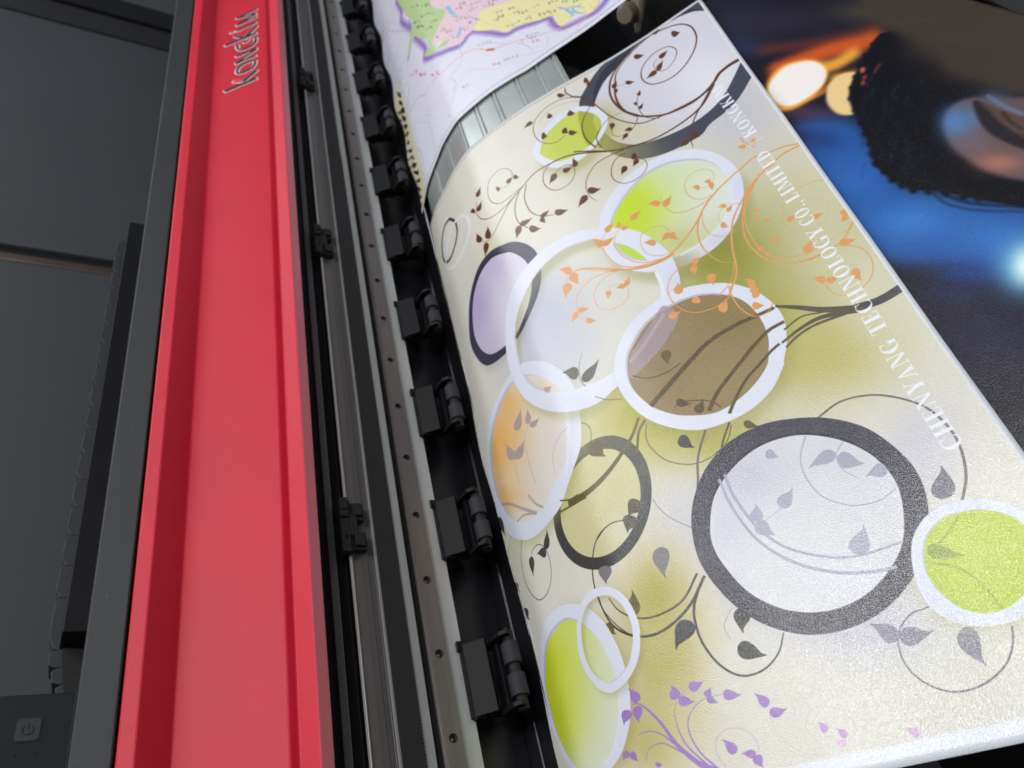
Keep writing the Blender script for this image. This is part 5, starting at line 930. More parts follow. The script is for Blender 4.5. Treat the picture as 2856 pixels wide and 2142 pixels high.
2188,4330,2077,4376,1992,4427,1869,4532,1725,4651,1643,4691,1560,4671,1532,4644]},{"k":"s","c":[224,160,98],"w":[0.79,0.26],"p":[1970,4438,1814,4501,
1673,4493,1579,4435,1534,4339,1535,4269,1565,4166]},{"k":"s","c":[224,160,98],"w":[0.61,0.35],"p":[1970,4438,1840,4444,1743,4400,1697,4318,1695,4204,
1756,4123,1850,4092,1934,4127,1967,4208,1942,4284,1870,4325,1829,4309]},{"k":"l","c":[224,160,98],"p":[1611,4708,1616,4738,1607,4769,1587,4789,1561,
4799,1538,4806,1513,4811,1530,4791,1540,4762,1552,4727,1568,4700,1587,4687,1604,4695]},{"k":"l","c":[224,160,98],"p":[1601,4689,1576,4679,1564,4653,
1570,4622,1587,4590,1604,4563,1625,4534,1622,4561,1631,4586,1643,4616,1647,4646,1638,4673,1615,4687]},{"k":"l","c":[224,160,98],"p":[1543,4613,1518,
4626,1495,4617,1482,4588,1477,4549,1475,4513,1475,4473,1488,4497,1509,4508,1535,4521,1555,4541,1563,4569,1554,4599]},{"k":"l","c":[224,160,98],
"p":[1535,4280,1539,4258,1552,4241,1571,4235,1590,4237,1607,4240,1625,4245,1609,4252,1595,4268,1579,4287,1562,4300,1546,4302,1537,4291]},{"k":"l",
"c":[224,160,98],"p":[1522,4277,1506,4289,1487,4286,1473,4270,1463,4245,1455,4223,1449,4198,1462,4211,1480,4215,1501,4219,1518,4229,1529,4246,1527,
4266]},{"k":"l","c":[224,160,98],"p":[1560,4146,1560,4125,1570,4105,1587,4094,1606,4090,1623,4089,1642,4088,1628,4100,1617,4118,1605,4140,1591,4157,
1576,4164,1564,4156]},{"k":"l","c":[224,160,98],"p":[1962,4255,1975,4247,1989,4251,2000,4265,2007,4287,2012,4307,2017,4329,2006,4317,1993,4311,1977,
4306,1963,4296,1955,4280,1957,4264]},{"k":"l","c":[224,160,98],"p":[1959,4260,1955,4278,1944,4290,1929,4294,1912,4290,1898,4285,1883,4279,1896,4274,
1908,4263,1922,4249,1936,4240,1949,4240,1957,4251]},{"k":"l","c":[224,160,98],"p":[1825,4296,1810,4304,1797,4298,1791,4283,1791,4261,1792,4241,1793,
4219,1800,4232,1811,4238,1825,4245,1835,4257,1838,4272,1831,4289]},{"k":"s","c":[224,160,98],"w":[1.26,0.54],"p":[2631,3785,2611,3700,2616,3555,2669,
3433,2769,3420,2853,3512]},{"k":"s","c":[224,160,98],"w":[0.9,0.54],"p":[2590,3690,2458,3658,2307,3709,2225,3860,2235,4028,2333,4142,2455,4175]},
{"k":"l","c":[224,160,98],"p":[2290,3939,2311,3930,2327,3937,2333,3956,2331,3982,2327,4006,2322,4033,2315,4017,2300,4010,2282,4001,2270,3988,2268,
3968,2279,3948]},{"k":"l","c":[224,160,98],"p":[2364,3771,2383,3761,2398,3765,2404,3781,2403,3804,2400,3826,2396,3850,2389,3837,2376,3832,2359,3826,
2348,3815,2345,3799,2355,3780]},{"k":"l","c":[224,160,98],"p":[2489,3598,2506,3580,2525,3581,2540,3597,2551,3625,2560,3651,2568,3680,2553,3667,2535,
3664,2512,3663,2493,3654,2482,3635,2484,3611]},{"k":"l","c":[224,160,98],"p":[2144,3758,2152,3737,2170,3727,2190,3730,2210,3744,2228,3757,2246,3773,
2228,3772,2210,3780,2190,3791,2169,3795,2152,3789,2144,3771]},{"k":"l","c":[224,160,98],"p":[2694,3524,2691,3501,2699,3483,2714,3476,2734,3478,2751,
3482,2771,3487,2757,3495,2749,3511,2739,3531,2726,3545,2712,3548,2699,3535]},{"k":"l","c":[224,160,98],"p":[2747,3575,2765,3575,2779,3588,2785,3610,
2784,3636,2781,3659,2777,3684,2771,3664,2757,3650,2741,3633,2730,3614,2728,3594,2738,3579]},{"k":"l","c":[224,160,98],"p":[2779,3688,2795,3704,2801,
3724,2796,3742,2782,3757,2769,3769,2754,3781,2757,3764,2753,3744,2747,3720,2746,3699,2754,3685,2769,3684]},{"k":"s","c":[84,84,74],"w":[0.27,0.53],
"p":[1435,3868,1376,3775,1348,3652,1364,3566]},{"k":"l","c":[96,94,80],"p":[1350,3708,1357,3746,1346,3780,1322,3799,1289,3805,1260,3807,1227,3806,
1249,3787,1261,3755,1275,3717,1294,3688,1318,3677,1340,3692]},{"k":"l","c":[88,88,82],"p":[1365,3614,1393,3593,1430,3595,1464,3619,1492,3657,1515,
3691,1538,3731,1506,3711,1470,3705,1427,3701,1388,3687,1361,3662,1357,3630]},{"k":"l","c":[184,168,168],"p":[1029,3758,1042,3736,1058,3724,1074,3725,
1086,3737,1096,3749,1106,3763,1093,3763,1077,3772,1058,3785,1040,3792,1027,3787,1026,3770]},{"k":"l","c":[64,64,66],"p":[-158,3546,-185,3549,-194,
3530,-183,3495,-158,3454,-134,3417,-107,3378,-114,3407,-108,3427,-99,3451,-99,3479,-113,3511,-141,3537]},{"k":"l","c":[64,64,66],"p":[-90,3323,-123,
3325,-134,3297,-122,3251,-93,3198,-65,3152,-33,3102,-41,3140,-32,3168,-21,3201,-20,3239,-37,3281,-69,3313]},{"k":"l","c":[64,64,66],"p":[-155,3243,
-197,3246,-230,3219,-245,3173,-244,3117,-240,3070,-233,3018,-218,3057,-187,3085,-150,3118,-124,3156,-117,3198,-137,3232]},{"k":"l","c":[64,64,66],
"p":[-161,2742,-209,2745,-220,2730,-192,2703,-138,2669,-88,2640,-32,2608,-51,2631,-45,2647,-36,2664,-43,2686,-76,2712,-129,2734]},{"k":"l","c":[64,64,
66],"p":[-202,2705,-241,2710,-273,2693,-288,2662,-287,2623,-283,2589,-277,2551,-262,2578,-233,2596,-197,2616,-172,2641,-166,2670,-184,2695]},{"k":"l",
"c":[64,64,66],"p":[-94,2495,-146,2501,-162,2486,-139,2457,-89,2420,-42,2388,11,2353,-4,2377,7,2392,22,2410,20,2433,-9,2460,-61,2485]},{"k":"l",
"c":[64,64,66],"p":[525,2645,553,2640,578,2653,592,2677,596,2709,597,2737,597,2769,583,2747,559,2734,531,2718,510,2697,502,2673,513,2653]},{"k":"l",
"c":[64,64,66],"p":[512,2628,512,2654,496,2676,472,2687,444,2688,419,2686,391,2683,413,2672,429,2651,448,2627,469,2609,491,2604,507,2616]},{"k":"l",
"c":[64,64,66],"p":[308,2714,281,2714,261,2696,254,2665,259,2629,265,2597,273,2563,280,2589,298,2609,319,2631,333,2658,334,2686,320,2707]},{"k":"s",
"c":[120,118,112],"w":[0.43,0.34],"p":[76,3037,-46,2991,-135,2866,-167,2720,-111,2499]},{"k":"s","c":[64,64,66],"w":[0.62,0.53],"p":[244,2897,154,
2801,111,2666,145,2517,248,2391,365,2367,471,2424,523,2534,517,2650,451,2731,362,2744,317,2721]},{"k":"s","c":[64,64,66],"w":[0.41,0.41],"p":[-99,
3360,-170,3282]},{"k":"s","c":[186,164,156],"w":[2.05,2.73],"p":[45,3360,216,3248,367,3105,535,2949]},{"k":"s","c":[186,164,156],"w":[1.35,1.89],
"p":[250,3058,368,3042,535,2951]},{"k":"s","c":[186,164,156],"w":[1.5,1.75],"p":[491,3148,557,3022,637,2933]},{"k":"s","c":[186,164,156],"w":[0.56,
0.42],"p":[427,3294,445,3503,565,3727]},{"k":"s","c":[186,164,156],"w":[0.56,0.42],"p":[632,3149,625,3400,678,3586,868,3700]},{"k":"s","c":[186,164,
156],"w":[0.38,0.51],"p":[875,3065,911,3218,1021,3305,1123,3327]},{"k":"l","c":[180,162,156],"p":[580,3714,619,3695,657,3700,682,3726,695,3765,704,
3801,710,3841,686,3819,650,3812,606,3804,570,3788,553,3761,564,3729]},{"k":"l","c":[180,162,156],"p":[754,3642,778,3637,796,3651,803,3679,800,3715,
796,3746,790,3781,783,3757,766,3741,746,3723,731,3701,729,3674,742,3651]},{"k":"l","c":[180,162,156],"p":[770,3600,791,3577,817,3565,841,3566,860,
3577,875,3588,890,3602,869,3602,844,3613,814,3626,786,3633,767,3629,765,3612]},{"k":"l","c":[180,162,156],"p":[436,3529,471,3528,483,3553,471,3594,
440,3644,411,3688,375,3738,384,3701,375,3674,362,3643,362,3607,380,3569,415,3539]},{"k":"l","c":[180,162,156],"p":[473,3503,516,3476,561,3469,595,
3483,616,3512,632,3540,647,3572,614,3562,571,3566,519,3573,475,3570,450,3552,458,3521]},{"k":"s","c":[164,130,196],"w":[3.37,0.31],"p":[1296,859,1212,
921,1119,1055,1068,1187,997,1303,941,1353,885,1363]},{"k":"s","c":[164,130,196],"w":[1.08,0.27],"p":[1251,901,1176,1028,1158,1125,1167,1207,1208,
1264]},{"k":"s","c":[164,130,196],"w":[1.1,0.21],"p":[1295,874,1235,973,1213,1076,1231,1147,1290,1196,1373,1215,1471,1199]},{"k":"s","c":[164,130,
196],"w":[0.82,0.33],"p":[1158,986,1064,1074,1007,1103,916,1100,869,1053]},{"k":"s","c":[164,130,196],"w":[1.06,0.35],"p":[1129,1037,1045,1138,961,
1187,873,1199]},{"k":"s","c":[190,160,205],"w":[0.33,0.26],"p":[1343,860,1322,936,1341,996,1403,1028,1476,1016,1535,961,1550,896,1530,871]},{"k":"s",
"c":[206,190,204],"w":[0.3,0.24],"p":[1835,817,1815,875,1830,928,1888,967,1959,955,2018,908,2042,842,2019,793]},{"k":"s","c":[206,190,204],"w":[0.25,
0.25],"p":[1748,1080,1696,1065,1670,1020,1662,962,1686,875,1744,804,1808,764]},{"k":"s","c":[164,130,196],"w":[0.22,0.22],"p":[1214,1277,1294,1305]},
{"k":"l","c":[164,130,196],"p":[1206,1274,1228,1277,1240,1290,1240,1307,1229,1327,1218,1343,1204,1361,1203,1346,1193,1333,1179,1317,1173,1301,1177,
1285,1194,1276]},{"k":"l","c":[164,130,196],"p":[1216,1263,1213,1244,1224,1228,1244,1220,1267,1219,1288,1220,1312,1221,1295,1230,1284,1244,1271,1262,
1255,1276,1236,1280,1221,1272]},{"k":"l","c":[164,130,196],"p":[1301,1296,1310,1279,1326,1270,1345,1272,1363,1282,1379,1292,1395,1304,1378,1304,1362,
1311,1343,1321,1324,1325,1308,1321,1301,1306]},{"k":"l","c":[164,130,196],"p":[1380,1221,1393,1214,1405,1214,1413,1222,1417,1235,1419,1246,1421,1260,
1413,1253,1401,1252,1387,1251,1376,1247,1370,1238,1374,1227]},{"k":"l","c":[164,130,196],"p":[1379,1213,1373,1202,1377,1190,1388,1180,1404,1175,1418,
1171,1433,1167,1424,1176,1420,1187,1415,1201,1407,1213,1396,1219,1384,1217]},{"k":"l","c":[164,130,196],"p":[1474,1196,1473,1177,1485,1162,1505,1155,
1529,1156,1550,1158,1573,1161,1556,1168,1543,1182,1529,1198,1511,1211,1493,1214,1478,1205]},{"k":"l","c":[164,130,196],"p":[1682,1060,1695,1073,1697,
1091,1687,1107,1669,1120,1653,1130,1633,1141,1641,1126,1641,1109,1640,1088,1645,1070,1656,1057,1673,1056]},{"k":"l","c":[164,130,196],"p":[1671,1018,
1676,1001,1691,991,1710,991,1730,998,1748,1006,1767,1015,1750,1017,1735,1025,1718,1036,1699,1042,1682,1039,1673,1027]},{"k":"l","c":[164,130,196],
"p":[957,1360,978,1368,983,1385,973,1405,951,1425,929,1443,904,1461,912,1443,909,1425,903,1404,906,1384,920,1367,943,1359]},{"k":"l","c":[164,130,
196],"p":[936,1342,908,1344,889,1335,884,1316,891,1293,899,1273,910,1251,916,1267,933,1278,954,1290,967,1305,966,1322,950,1337]},{"k":"l","c":[164,
130,196],"p":[857,1350,828,1361,803,1361,788,1348,784,1328,783,1309,784,1288,799,1299,823,1301,851,1303,872,1310,880,1323,869,1341]},{"k":"l",
"c":[164,130,196],"p":[1423,907,1437,920,1439,937,1429,954,1411,968,1394,980,1374,992,1382,976,1382,959,1381,938,1385,920,1397,907,1414,904]},
{"k":"l","c":[164,130,196],"p":[1521,865,1522,879,1513,890,1498,896,1479,896,1463,895,1444,894,1458,888,1467,877,1478,864,1491,855,1505,852,1517,
859]},{"k":"l","c":[164,130,196],"p":[1513,861,1497,853,1490,841,1494,828,1506,816,1518,806,1532,796,1530,808,1536,820,1543,834,1545,848,1539,859,
1523,862]},{"k":"l","c":[164,130,196],"p":[769,1138,754,1131,752,1120,761,1107,779,1094,796,1084,815,1074,808,1085,809,1097,811,1111,807,1124,796,
1135,779,1139]},{"k":"l","c":[164,130,196],"p":[755,1150,736,1161,716,1164,702,1159,694,1147,689,1136,685,1123,699,1127,718,1125,740,1122,758,1123,
767,1130,762,1142]},{"k":"l","c":[164,130,196],"p":[963,1015,948,1022,937,1023,933,1019,936,1010,939,1002,944,992,948,996,958,995,970,994,978,996,978,
1001,970,1010]},{"k":"l","c":[196,158,208],"p":[1902,848,1913,855,1918,867,1914,879,1903,889,1893,897,1881,905,1884,895,1881,883,1877,869,1877,857,
1883,848,1894,846]},{"k":"l","c":[196,158,208],"p":[1980,796,1990,806,1991,818,1985,828,1972,835,1960,841,1947,847,1952,837,1952,826,1951,812,1953,
800,1961,793,1973,793]},{"k":"l","c":[228,190,222],"p":[1953,790,1938,791,1929,787,1926,779,1930,769,1935,760,1940,750,1943,757,1952,762,1963,767,
1969,773,1969,781,1960,787]},{"k":"l","c":[214,180,216],"p":[2294,696,2303,708,2303,721,2294,731,2279,737,2266,741,2250,745,2257,736,2258,724,2259,
709,2264,696,2274,690,2287,692]},{"k":"l","c":[236,200,226],"p":[2352,674,2336,676,2323,672,2318,662,2320,649,2322,637,2326,625,2332,633,2343,638,
2356,645,2366,652,2368,662,2359,671]},{"k":"s","c":[206,190,204],"w":[0.32,0.32],"p":[2339,759,2301,702,2298,645]}]
art = Print(-44, 390, 36, 732, 3.4, (224, 221, 211))
art.draw(POSTER)
PL = ragged([(40, -42), (142, -34.9), (258, -26.7), (422, -14.1), (722, 0)])
PR = ragged([(40, 339), (177, 348), (275, 354), (373, 360), (537, 370), (717, 380.5)])
PB = lambda a: 98 - 52 * a - 4 * math.sin(a * 3.14); PT = lambda a: 722 - 4 * a
base_line = ragged([(190, 326), (270, 331), (321, 334.8), (385, 338), (428, 340), (480, 342.2), (512, 344.8), (590, 346.8)])
for word, ya, yb in (('CHENYANG', 195, 280), ('TECHNOLOGY', 286, 391), ('CO.,', 395, 421), ('LIMITED', 423, 487), ('|', 498, 503), ('KONGKIM', 508, 590)):
    write(art, word, base_line, ya, 10.4, yb)
def border(art, L, Rr, Yb, Yt, w, col=(236, 239, 246), line=None, soft=0):
    yy = np.linspace(art.y0, art.y1, 60)
    for F, sg in ((L, -1), (Rr, 1)):
        if F is None: continue
        e = np.array([(F(y), y) for y in yy]); o_ = e + [sg * 14, 0]; i_ = e - [sg * w, 0]
        art.lay([art.px(np.vstack([o_, i_[::-1]]))], col)
        if line: art.lay([art.px(np.vstack([e - [sg * (w + 1.2), 0], (e - [sg * (w + .6), 0])[::-1]]))], line, .8)
    aa = np.linspace(-.1, 1.1, 40)
    for F, sg in ((Yb, -1), (Yt, 1)):
        if F is None: continue
        e = np.array([(L_(a), F(a)) for a in aa]) if False else np.array([((1 - a) * PL(F(a)) + a * PR(F(a)), F(a)) for a in aa])
        o_ = e + [0, sg * 14]; i_ = e - [0, sg * w]
        art.lay([art.px(np.vstack([o_, i_[::-1]]))], col, 1, soft)
        if line: art.lay([art.px(np.vstack([e - [0, sg * (w + 2.2)], (e - [0, sg * (w + 1.5)])[::-1]]))], line, .8)
border(art, None, PR, None, None, 3.2); border(art, None, None, PB, None, 10, soft=1.2); border(art, None, None, None, PT, 3.4, line=(90, 84, 84))
fl = sheet('floral_print', art, PL, PR, PB, PT, 0, sheet_material('floral_print', art.image('floral_print'), rough=.22, sparkle=.9, scale=1300),
           wav=lambda s, y: .5 * math.sin(y * .021 + s * .012) + .8 * math.sin(y * .037 + 1.3) * min(1, max(0, (s - 230) / 140)) + .5 * math.sin(y * .05) * max(0, 1 - (s + 40) / 60))
tag(fl, 'cream glossy sheet printed with rings and flowering vines, lying over the silver apron', 'printed sheet')

# map sheet
MAPART = [{"k":"s","c":[176,152,214],"w":[12.44,11.11],"p":[664,11930,715,11417,648,11225,810,10626,828,10348,883,10104,943,9792,888,9612,1104,9353,1267,9233,
1424,9127,1545,9202,1644,9189,1801,8941,1971,8680,2114,8653,2311,8564,2477,8489,2489,8329,2541,8169,2629,8139,2762,8125,2919,8096,3029,8135,3124,
8210],"a":0.8,"b":2.2},{"k":"s","c":[132,100,186],"w":[4.44,4.44],"p":[664,11930,715,11417,648,11225,810,10626,828,10348,883,10104,943,9792,888,9612,
1104,9353,1267,9233,1424,9127,1545,9202,1644,9189,1801,8941,1971,8680,2114,8653,2311,8564,2477,8489,2489,8329,2541,8169,2629,8139,2762,8125,2919,8096,
3029,8135,3124,8210],"a":0.8,"b":1.3},{"k":"s","c":[150,120,195],"w":[5.22,2.81],"p":[549,10233,653,10393,784,10540,820,10892,916,10986],"a":0.8,
"b":1},{"k":"p","c":[186,212,150],"p":[1393,10718,736,12008,690,11869,764,11312,863,10804,761,10586,593,10347,622,10254,807,10390,942,10090,1011,9924,
1040,9646,1105,9538,1197,9779,1364,10019,1411,10151,1266,10490]},{"k":"p","c":[186,212,150],"p":[894,9680,1005,9709,1099,9515,1252,9504,1330,9434,
1260,9367,1127,9456,1005,9519]},{"k":"p","c":[238,208,220],"p":[1241,10567,1393,10718,2247,9479,2209,9328,2053,9334,1821,9478,1750,9353,1648,9245,
1532,9220,1435,9172,1263,9300,1221,9362,1314,9443,1155,9585,1065,9650,1198,9876,1362,10056,1397,10173]},{"k":"p","c":[240,232,172],"p":[2247,9479,
2209,9328,2065,9384,1821,9511,1750,9353,1645,9233,1747,9060,1875,8918,1980,8719,2100,8715,2259,8641,2381,8557,2514,8519,2521,8393,2541,8219,2624,8216,
2717,8250,2893,8145,3034,8276,3085,8386]},{"k":"s","c":[150,192,232],"w":[2.99,1.16],"p":[2623,8600,2690,8489,2776,8444,2870,8292]},{"k":"s","c":[150,
192,232],"w":[4.28,1.66],"p":[2690,8489,2702,8386,2724,8272]},{"k":"s","c":[150,192,232],"w":[3.56,1.38],"p":[2759,8436,2720,8306,2686,8287]},
{"k":"s","c":[150,192,232],"w":[2.79,1.09],"p":[2816,8392,2857,8430]},{"k":"s","c":[150,192,232],"w":[6.03,2.35],"p":[1442,10207,1479,9944,1509,
9831]},{"k":"s","c":[150,192,232],"w":[2.53,0.98],"p":[950,9716,1062,9734]},{"k":"s","c":[150,192,232],"w":[3.12,1.21],"p":[2750,8358,2787,8252,2854,
8197]},{"k":"p","c":[150,190,232],"p":[1502,9514,1526,9464,1477,9360,1431,9316,1407,9367,1455,9422]},{"k":"s","c":[160,196,232],"w":[1.4,1.12],
"p":[1291,9509,1401,9502,1490,9499]},{"k":"s","c":[236,176,152],"w":[1.43,1.43],"p":[197,9366,441,9288,569,9205,696,9036,851,9019,1121,8911,1341,8918,
1503,8868,1613,8773,1705,8614,1782,8540,2054,8420,2303,8269,2557,8178,2818,8127,2975,8180,3081,8331]},{"k":"s","c":[236,176,152],"w":[0.96,0.83],
"p":[2690,8025,2811,8107]},{"k":"s","c":[190,120,70],"w":[4.13,3.75],"p":[1694,8634,1781,8535]},{"k":"s","c":[224,196,216],"w":[0.89,0.89],"p":[253,
8930,369,8900,606,8530,664,8673,869,8542,1156,8416,1346,8486,1445,8476,1666,8200,1828,8108,1972,8100,2274,7957,2375,8146]},{"k":"s","c":[190,190,206],
"w":[1.0,0.8],"p":[1423,9159,1398,9013,1398,8896,1319,8746,1223,8711,1158,8660,1211,8504]},{"k":"s","c":[190,190,206],"w":[0.93,0.75],"p":[1211,8504,
1160,8357,1084,8197,970,8114,1014,7945]},{"k":"s","c":[190,190,206],"w":[0.74,0.6],"p":[664,8673,768,8768,847,8913,1040,9096,1177,9244]},{"k":"s",
"c":[190,190,206],"w":[1.08,0.86],"p":[606,8530,602,8250,570,8000,536,7834]},{"k":"s","c":[190,190,206],"w":[1.09,0.87],"p":[2043,8377,2121,8229,2153,
8081]},{"k":"s","c":[190,190,206],"w":[1.4,1.12],"p":[218,8557,290,8313,261,8108]},{"k":"s","c":[190,190,206],"w":[1.01,0.81],"p":[1739,8756,1924,
8490]},{"k":"s","c":[190,190,206],"w":[1.02,0.81],"p":[531,10302,429,9915,245,9456]},{"k":"s","c":[190,190,206],"w":[0.82,0.66],"p":[244,9341,484,
9507,473,9586]},{"k":"s","c":[236,176,152],"w":[2.7,2.7],"p":[299,11751,187,11801,6,12005,-189,12391]},{"k":"s","c":[236,176,152],"w":[0.81,0.81],
"p":[573,11814,368,11797,275,11764]},{"k":"s","c":[70,68,84],"w":[0.86,0.64],"p":[1714,9694,1712,9681],"a":0.7},{"k":"s","c":[70,68,84],"w":[0.41,
0.3],"p":[1710,9732,1723,9732],"a":0.7},{"k":"s","c":[70,68,84],"w":[0.51,0.38],"p":[1689,9741,1713,9729],"a":0.7},{"k":"s","c":[70,68,84],"w":[0.94,
0.71],"p":[1703,9668,1683,9734],"a":0.7},{"k":"s","c":[70,68,84],"w":[0.84,0.63],"p":[1730,9724,1722,9681],"a":0.7},{"k":"s","c":[70,68,84],"w":[0.58,
0.43],"p":[1737,9660,1751,9647],"a":0.7},{"k":"s","c":[70,68,84],"w":[0.84,0.63],"p":[1741,9737,1756,9707],"a":0.7},{"k":"s","c":[70,68,84],"w":[0.61,
0.46],"p":[1757,9683,1740,9656],"a":0.7},{"k":"s","c":[70,68,84],"w":[0.45,0.34],"p":[1802,9683,1782,9671],"a":0.7},{"k":"s","c":[70,68,84],"w":[0.69,
0.52],"p":[1794,9645,1789,9651],"a":0.7},{"k":"s","c":[70,68,84],"w":[0.46,0.34],"p":[1789,9653,1810,9665],"a":0.7},{"k":"s","c":[70,68,84],"w":[0.44,
0.33],"p":[1790,9663,1806,9664],"a":0.7},{"k":"s","c":[70,68,84],"w":[0.41,0.31],"p":[1908,9111,1924,9114],"a":0.7},{"k":"s","c":[70,68,84],"w":[0.67,
0.5],"p":[1918,9137,1913,9144],"a":0.7},{"k":"s","c":[70,68,84],"w":[0.71,0.53],"p":[1924,9108,1921,9113],"a":0.7},{"k":"s","c":[70,68,84],"w":[0.49,
0.37],"p":[1924,9111,1901,9125],"a":0.7},{"k":"s","c":[70,68,84],"w":[0.86,0.64],"p":[1960,9060,1964,9124],"a":0.7},{"k":"s","c":[70,68,84],"w":[0.84,
0.63],"p":[1961,9113,1955,9062],"a":0.7},{"k":"s","c":[70,68,84],"w":[0.68,0.51],"p":[1953,9092,1938,9116],"a":0.7},{"k":"s","c":[70,68,84],"w":[0.85,
0.64],"p":[1939,9108,1945,9087],"a":0.7},{"k":"s","c":[70,68,84],"w":[0.83,0.62],"p":[1979,9176,1994,9121],"a":0.7},{"k":"s","c":[70,68,84],"w":[0.76,
0.57],"p":[1985,9103,1983,9109],"a":0.7},{"k":"s","c":[70,68,84],"w":[0.69,0.52],"p":[1982,9100,2000,9147],"a":0.7},{"k":"s","c":[70,68,84],"w":[0.79,
0.59],"p":[1978,9110,1988,9158],"a":0.7},{"k":"s","c":[70,68,84],"w":[0.77,0.58],"p":[2035,9117,2039,9107],"a":0.7},{"k":"s","c":[70,68,84],"w":[0.85,
0.64],"p":[2027,9124,2024,9084],"a":0.7},{"k":"s","c":[70,68,84],"w":[0.54,0.4],"p":[2048,9079,2016,9110],"a":0.7},{"k":"s","c":[70,68,84],"w":[0.88,
0.66],"p":[2034,9078,2036,9145],"a":0.7},{"k":"s","c":[70,68,84],"w":[0.8,0.6],"p":[2268,8768,2261,8718],"a":0.7},{"k":"s","c":[70,68,84],"w":[0.56,
0.42],"p":[2247,8722,2239,8731],"a":0.7},{"k":"s","c":[70,68,84],"w":[0.8,0.6],"p":[2252,8732,2257,8706],"a":0.7},{"k":"s","c":[70,68,84],"w":[0.41,
0.3],"p":[2281,8760,2241,8764],"a":0.7},{"k":"s","c":[70,68,84],"w":[0.56,0.42],"p":[2283,8738,2299,8718],"a":0.7},{"k":"s","c":[70,68,84],"w":[0.81,
0.61],"p":[2303,8748,2311,8698],"a":0.7},{"k":"s","c":[70,68,84],"w":[0.68,0.51],"p":[2292,8776,2309,8739],"a":0.7},{"k":"s","c":[70,68,84],"w":[0.57,
0.43],"p":[2293,8715,2289,8708],"a":0.7},{"k":"s","c":[70,68,84],"w":[0.67,0.51],"p":[2263,8905,2248,8936],"a":0.7},{"k":"s","c":[70,68,84],"w":[0.85,
0.64],"p":[2257,8874,2249,8959],"a":0.7},{"k":"s","c":[70,68,84],"w":[0.56,0.42],"p":[2259,8885,2238,8911],"a":0.7},{"k":"s","c":[70,68,84],"w":[0.76,
0.57],"p":[2263,8893,2253,8927],"a":0.7},{"k":"s","c":[70,68,84],"w":[0.77,0.58],"p":[2290,8882,2298,8918],"a":0.7},{"k":"s","c":[70,68,84],"w":[0.62,
0.47],"p":[2307,8854,2310,8860],"a":0.7},{"k":"s","c":[70,68,84],"w":[0.85,0.64],"p":[2295,8943,2296,8873],"a":0.7},{"k":"s","c":[70,68,84],"w":[0.71,
0.53],"p":[2311,8875,2322,8905],"a":0.7},{"k":"s","c":[70,68,84],"w":[0.27,0.2],"p":[2114,8817,2115,8817],"a":0.7},{"k":"s","c":[70,68,84],"w":[0.54,
0.41],"p":[2110,8819,2104,8812],"a":0.7},{"k":"s","c":[70,68,84],"w":[0.43,0.32],"p":[2136,8781,2122,8783],"a":0.7},{"k":"s","c":[70,68,84],"w":[0.82,
0.62],"p":[2131,8762,2134,8793],"a":0.7},{"k":"s","c":[70,68,84],"w":[0.45,0.34],"p":[2183,8779,2157,8763],"a":0.7},{"k":"s","c":[70,68,84],"w":[0.48,
0.36],"p":[2152,8757,2181,8783],"a":0.7},{"k":"s","c":[70,68,84],"w":[0.73,0.55],"p":[2163,8815,2178,8771],"a":0.7},{"k":"s","c":[70,68,84],"w":[0.37,
0.28],"p":[2164,8795,2153,8793],"a":0.7},{"k":"s","c":[70,68,84],"w":[1.08,0.81],"p":[1229,9821,1229,9827],"a":0.7},{"k":"s","c":[70,68,84],"w":[0.78,
0.59],"p":[1262,9789,1267,9811],"a":0.7},{"k":"s","c":[70,68,84],"w":[1.05,0.79],"p":[1242,9799,1254,9750],"a":0.7},{"k":"s","c":[70,68,84],"w":[0.81,
0.6],"p":[1238,9790,1258,9762],"a":0.7},{"k":"s","c":[70,68,84],"w":[1.02,0.76],"p":[1306,9706,1291,9755],"a":0.7},{"k":"s","c":[70,68,84],"w":[0.92,
0.69],"p":[1282,9790,1308,9737],"a":0.7},{"k":"s","c":[70,68,84],"w":[0.83,0.62],"p":[1291,9805,1289,9808],"a":0.7},{"k":"s","c":[70,68,84],"w":[0.55,
0.41],"p":[1285,9790,1270,9770],"a":0.7},{"k":"s","c":[70,68,84],"w":[0.5,0.38],"p":[1312,9630,1328,9646],"a":0.7},{"k":"s","c":[70,68,84],"w":[0.78,
0.58],"p":[1305,9678,1343,9626],"a":0.7},{"k":"s","c":[70,68,84],"w":[0.66,0.5],"p":[1308,9608,1328,9657],"a":0.7},{"k":"s","c":[70,68,84],"w":[0.83,
0.62],"p":[1334,9613,1306,9660],"a":0.7},{"k":"s","c":[70,68,84],"w":[0.81,0.6],"p":[1379,9613,1373,9571],"a":0.7},{"k":"s","c":[70,68,84],"w":[0.82,
0.61],"p":[1359,9608,1364,9638],"a":0.7},{"k":"s","c":[70,68,84],"w":[0.43,0.32],"p":[1373,9585,1387,9587],"a":0.7},{"k":"s","c":[70,68,84],"w":[1.01,
0.76],"p":[1364,9579,1354,9623],"a":0.7},{"k":"s","c":[70,68,84],"w":[0.42,0.32],"p":[1549,9407,1532,9401],"a":0.7},{"k":"s","c":[70,68,84],"w":[0.65,
0.49],"p":[1529,9378,1546,9357],"a":0.7},{"k":"s","c":[70,68,84],"w":[0.97,0.73],"p":[1540,9425,1544,9397],"a":0.7},{"k":"s","c":[70,68,84],"w":[0.87,
0.65],"p":[1536,9389,1550,9355],"a":0.7},{"k":"s","c":[70,68,84],"w":[0.43,0.32],"p":[1566,9359,1596,9370],"a":0.7},{"k":"s","c":[70,68,84],"w":[0.48,
0.36],"p":[1596,9356,1588,9359],"a":0.7},{"k":"s","c":[70,68,84],"w":[0.42,0.32],"p":[1576,9395,1591,9401],"a":0.7},{"k":"s","c":[70,68,84],"w":[0.58,
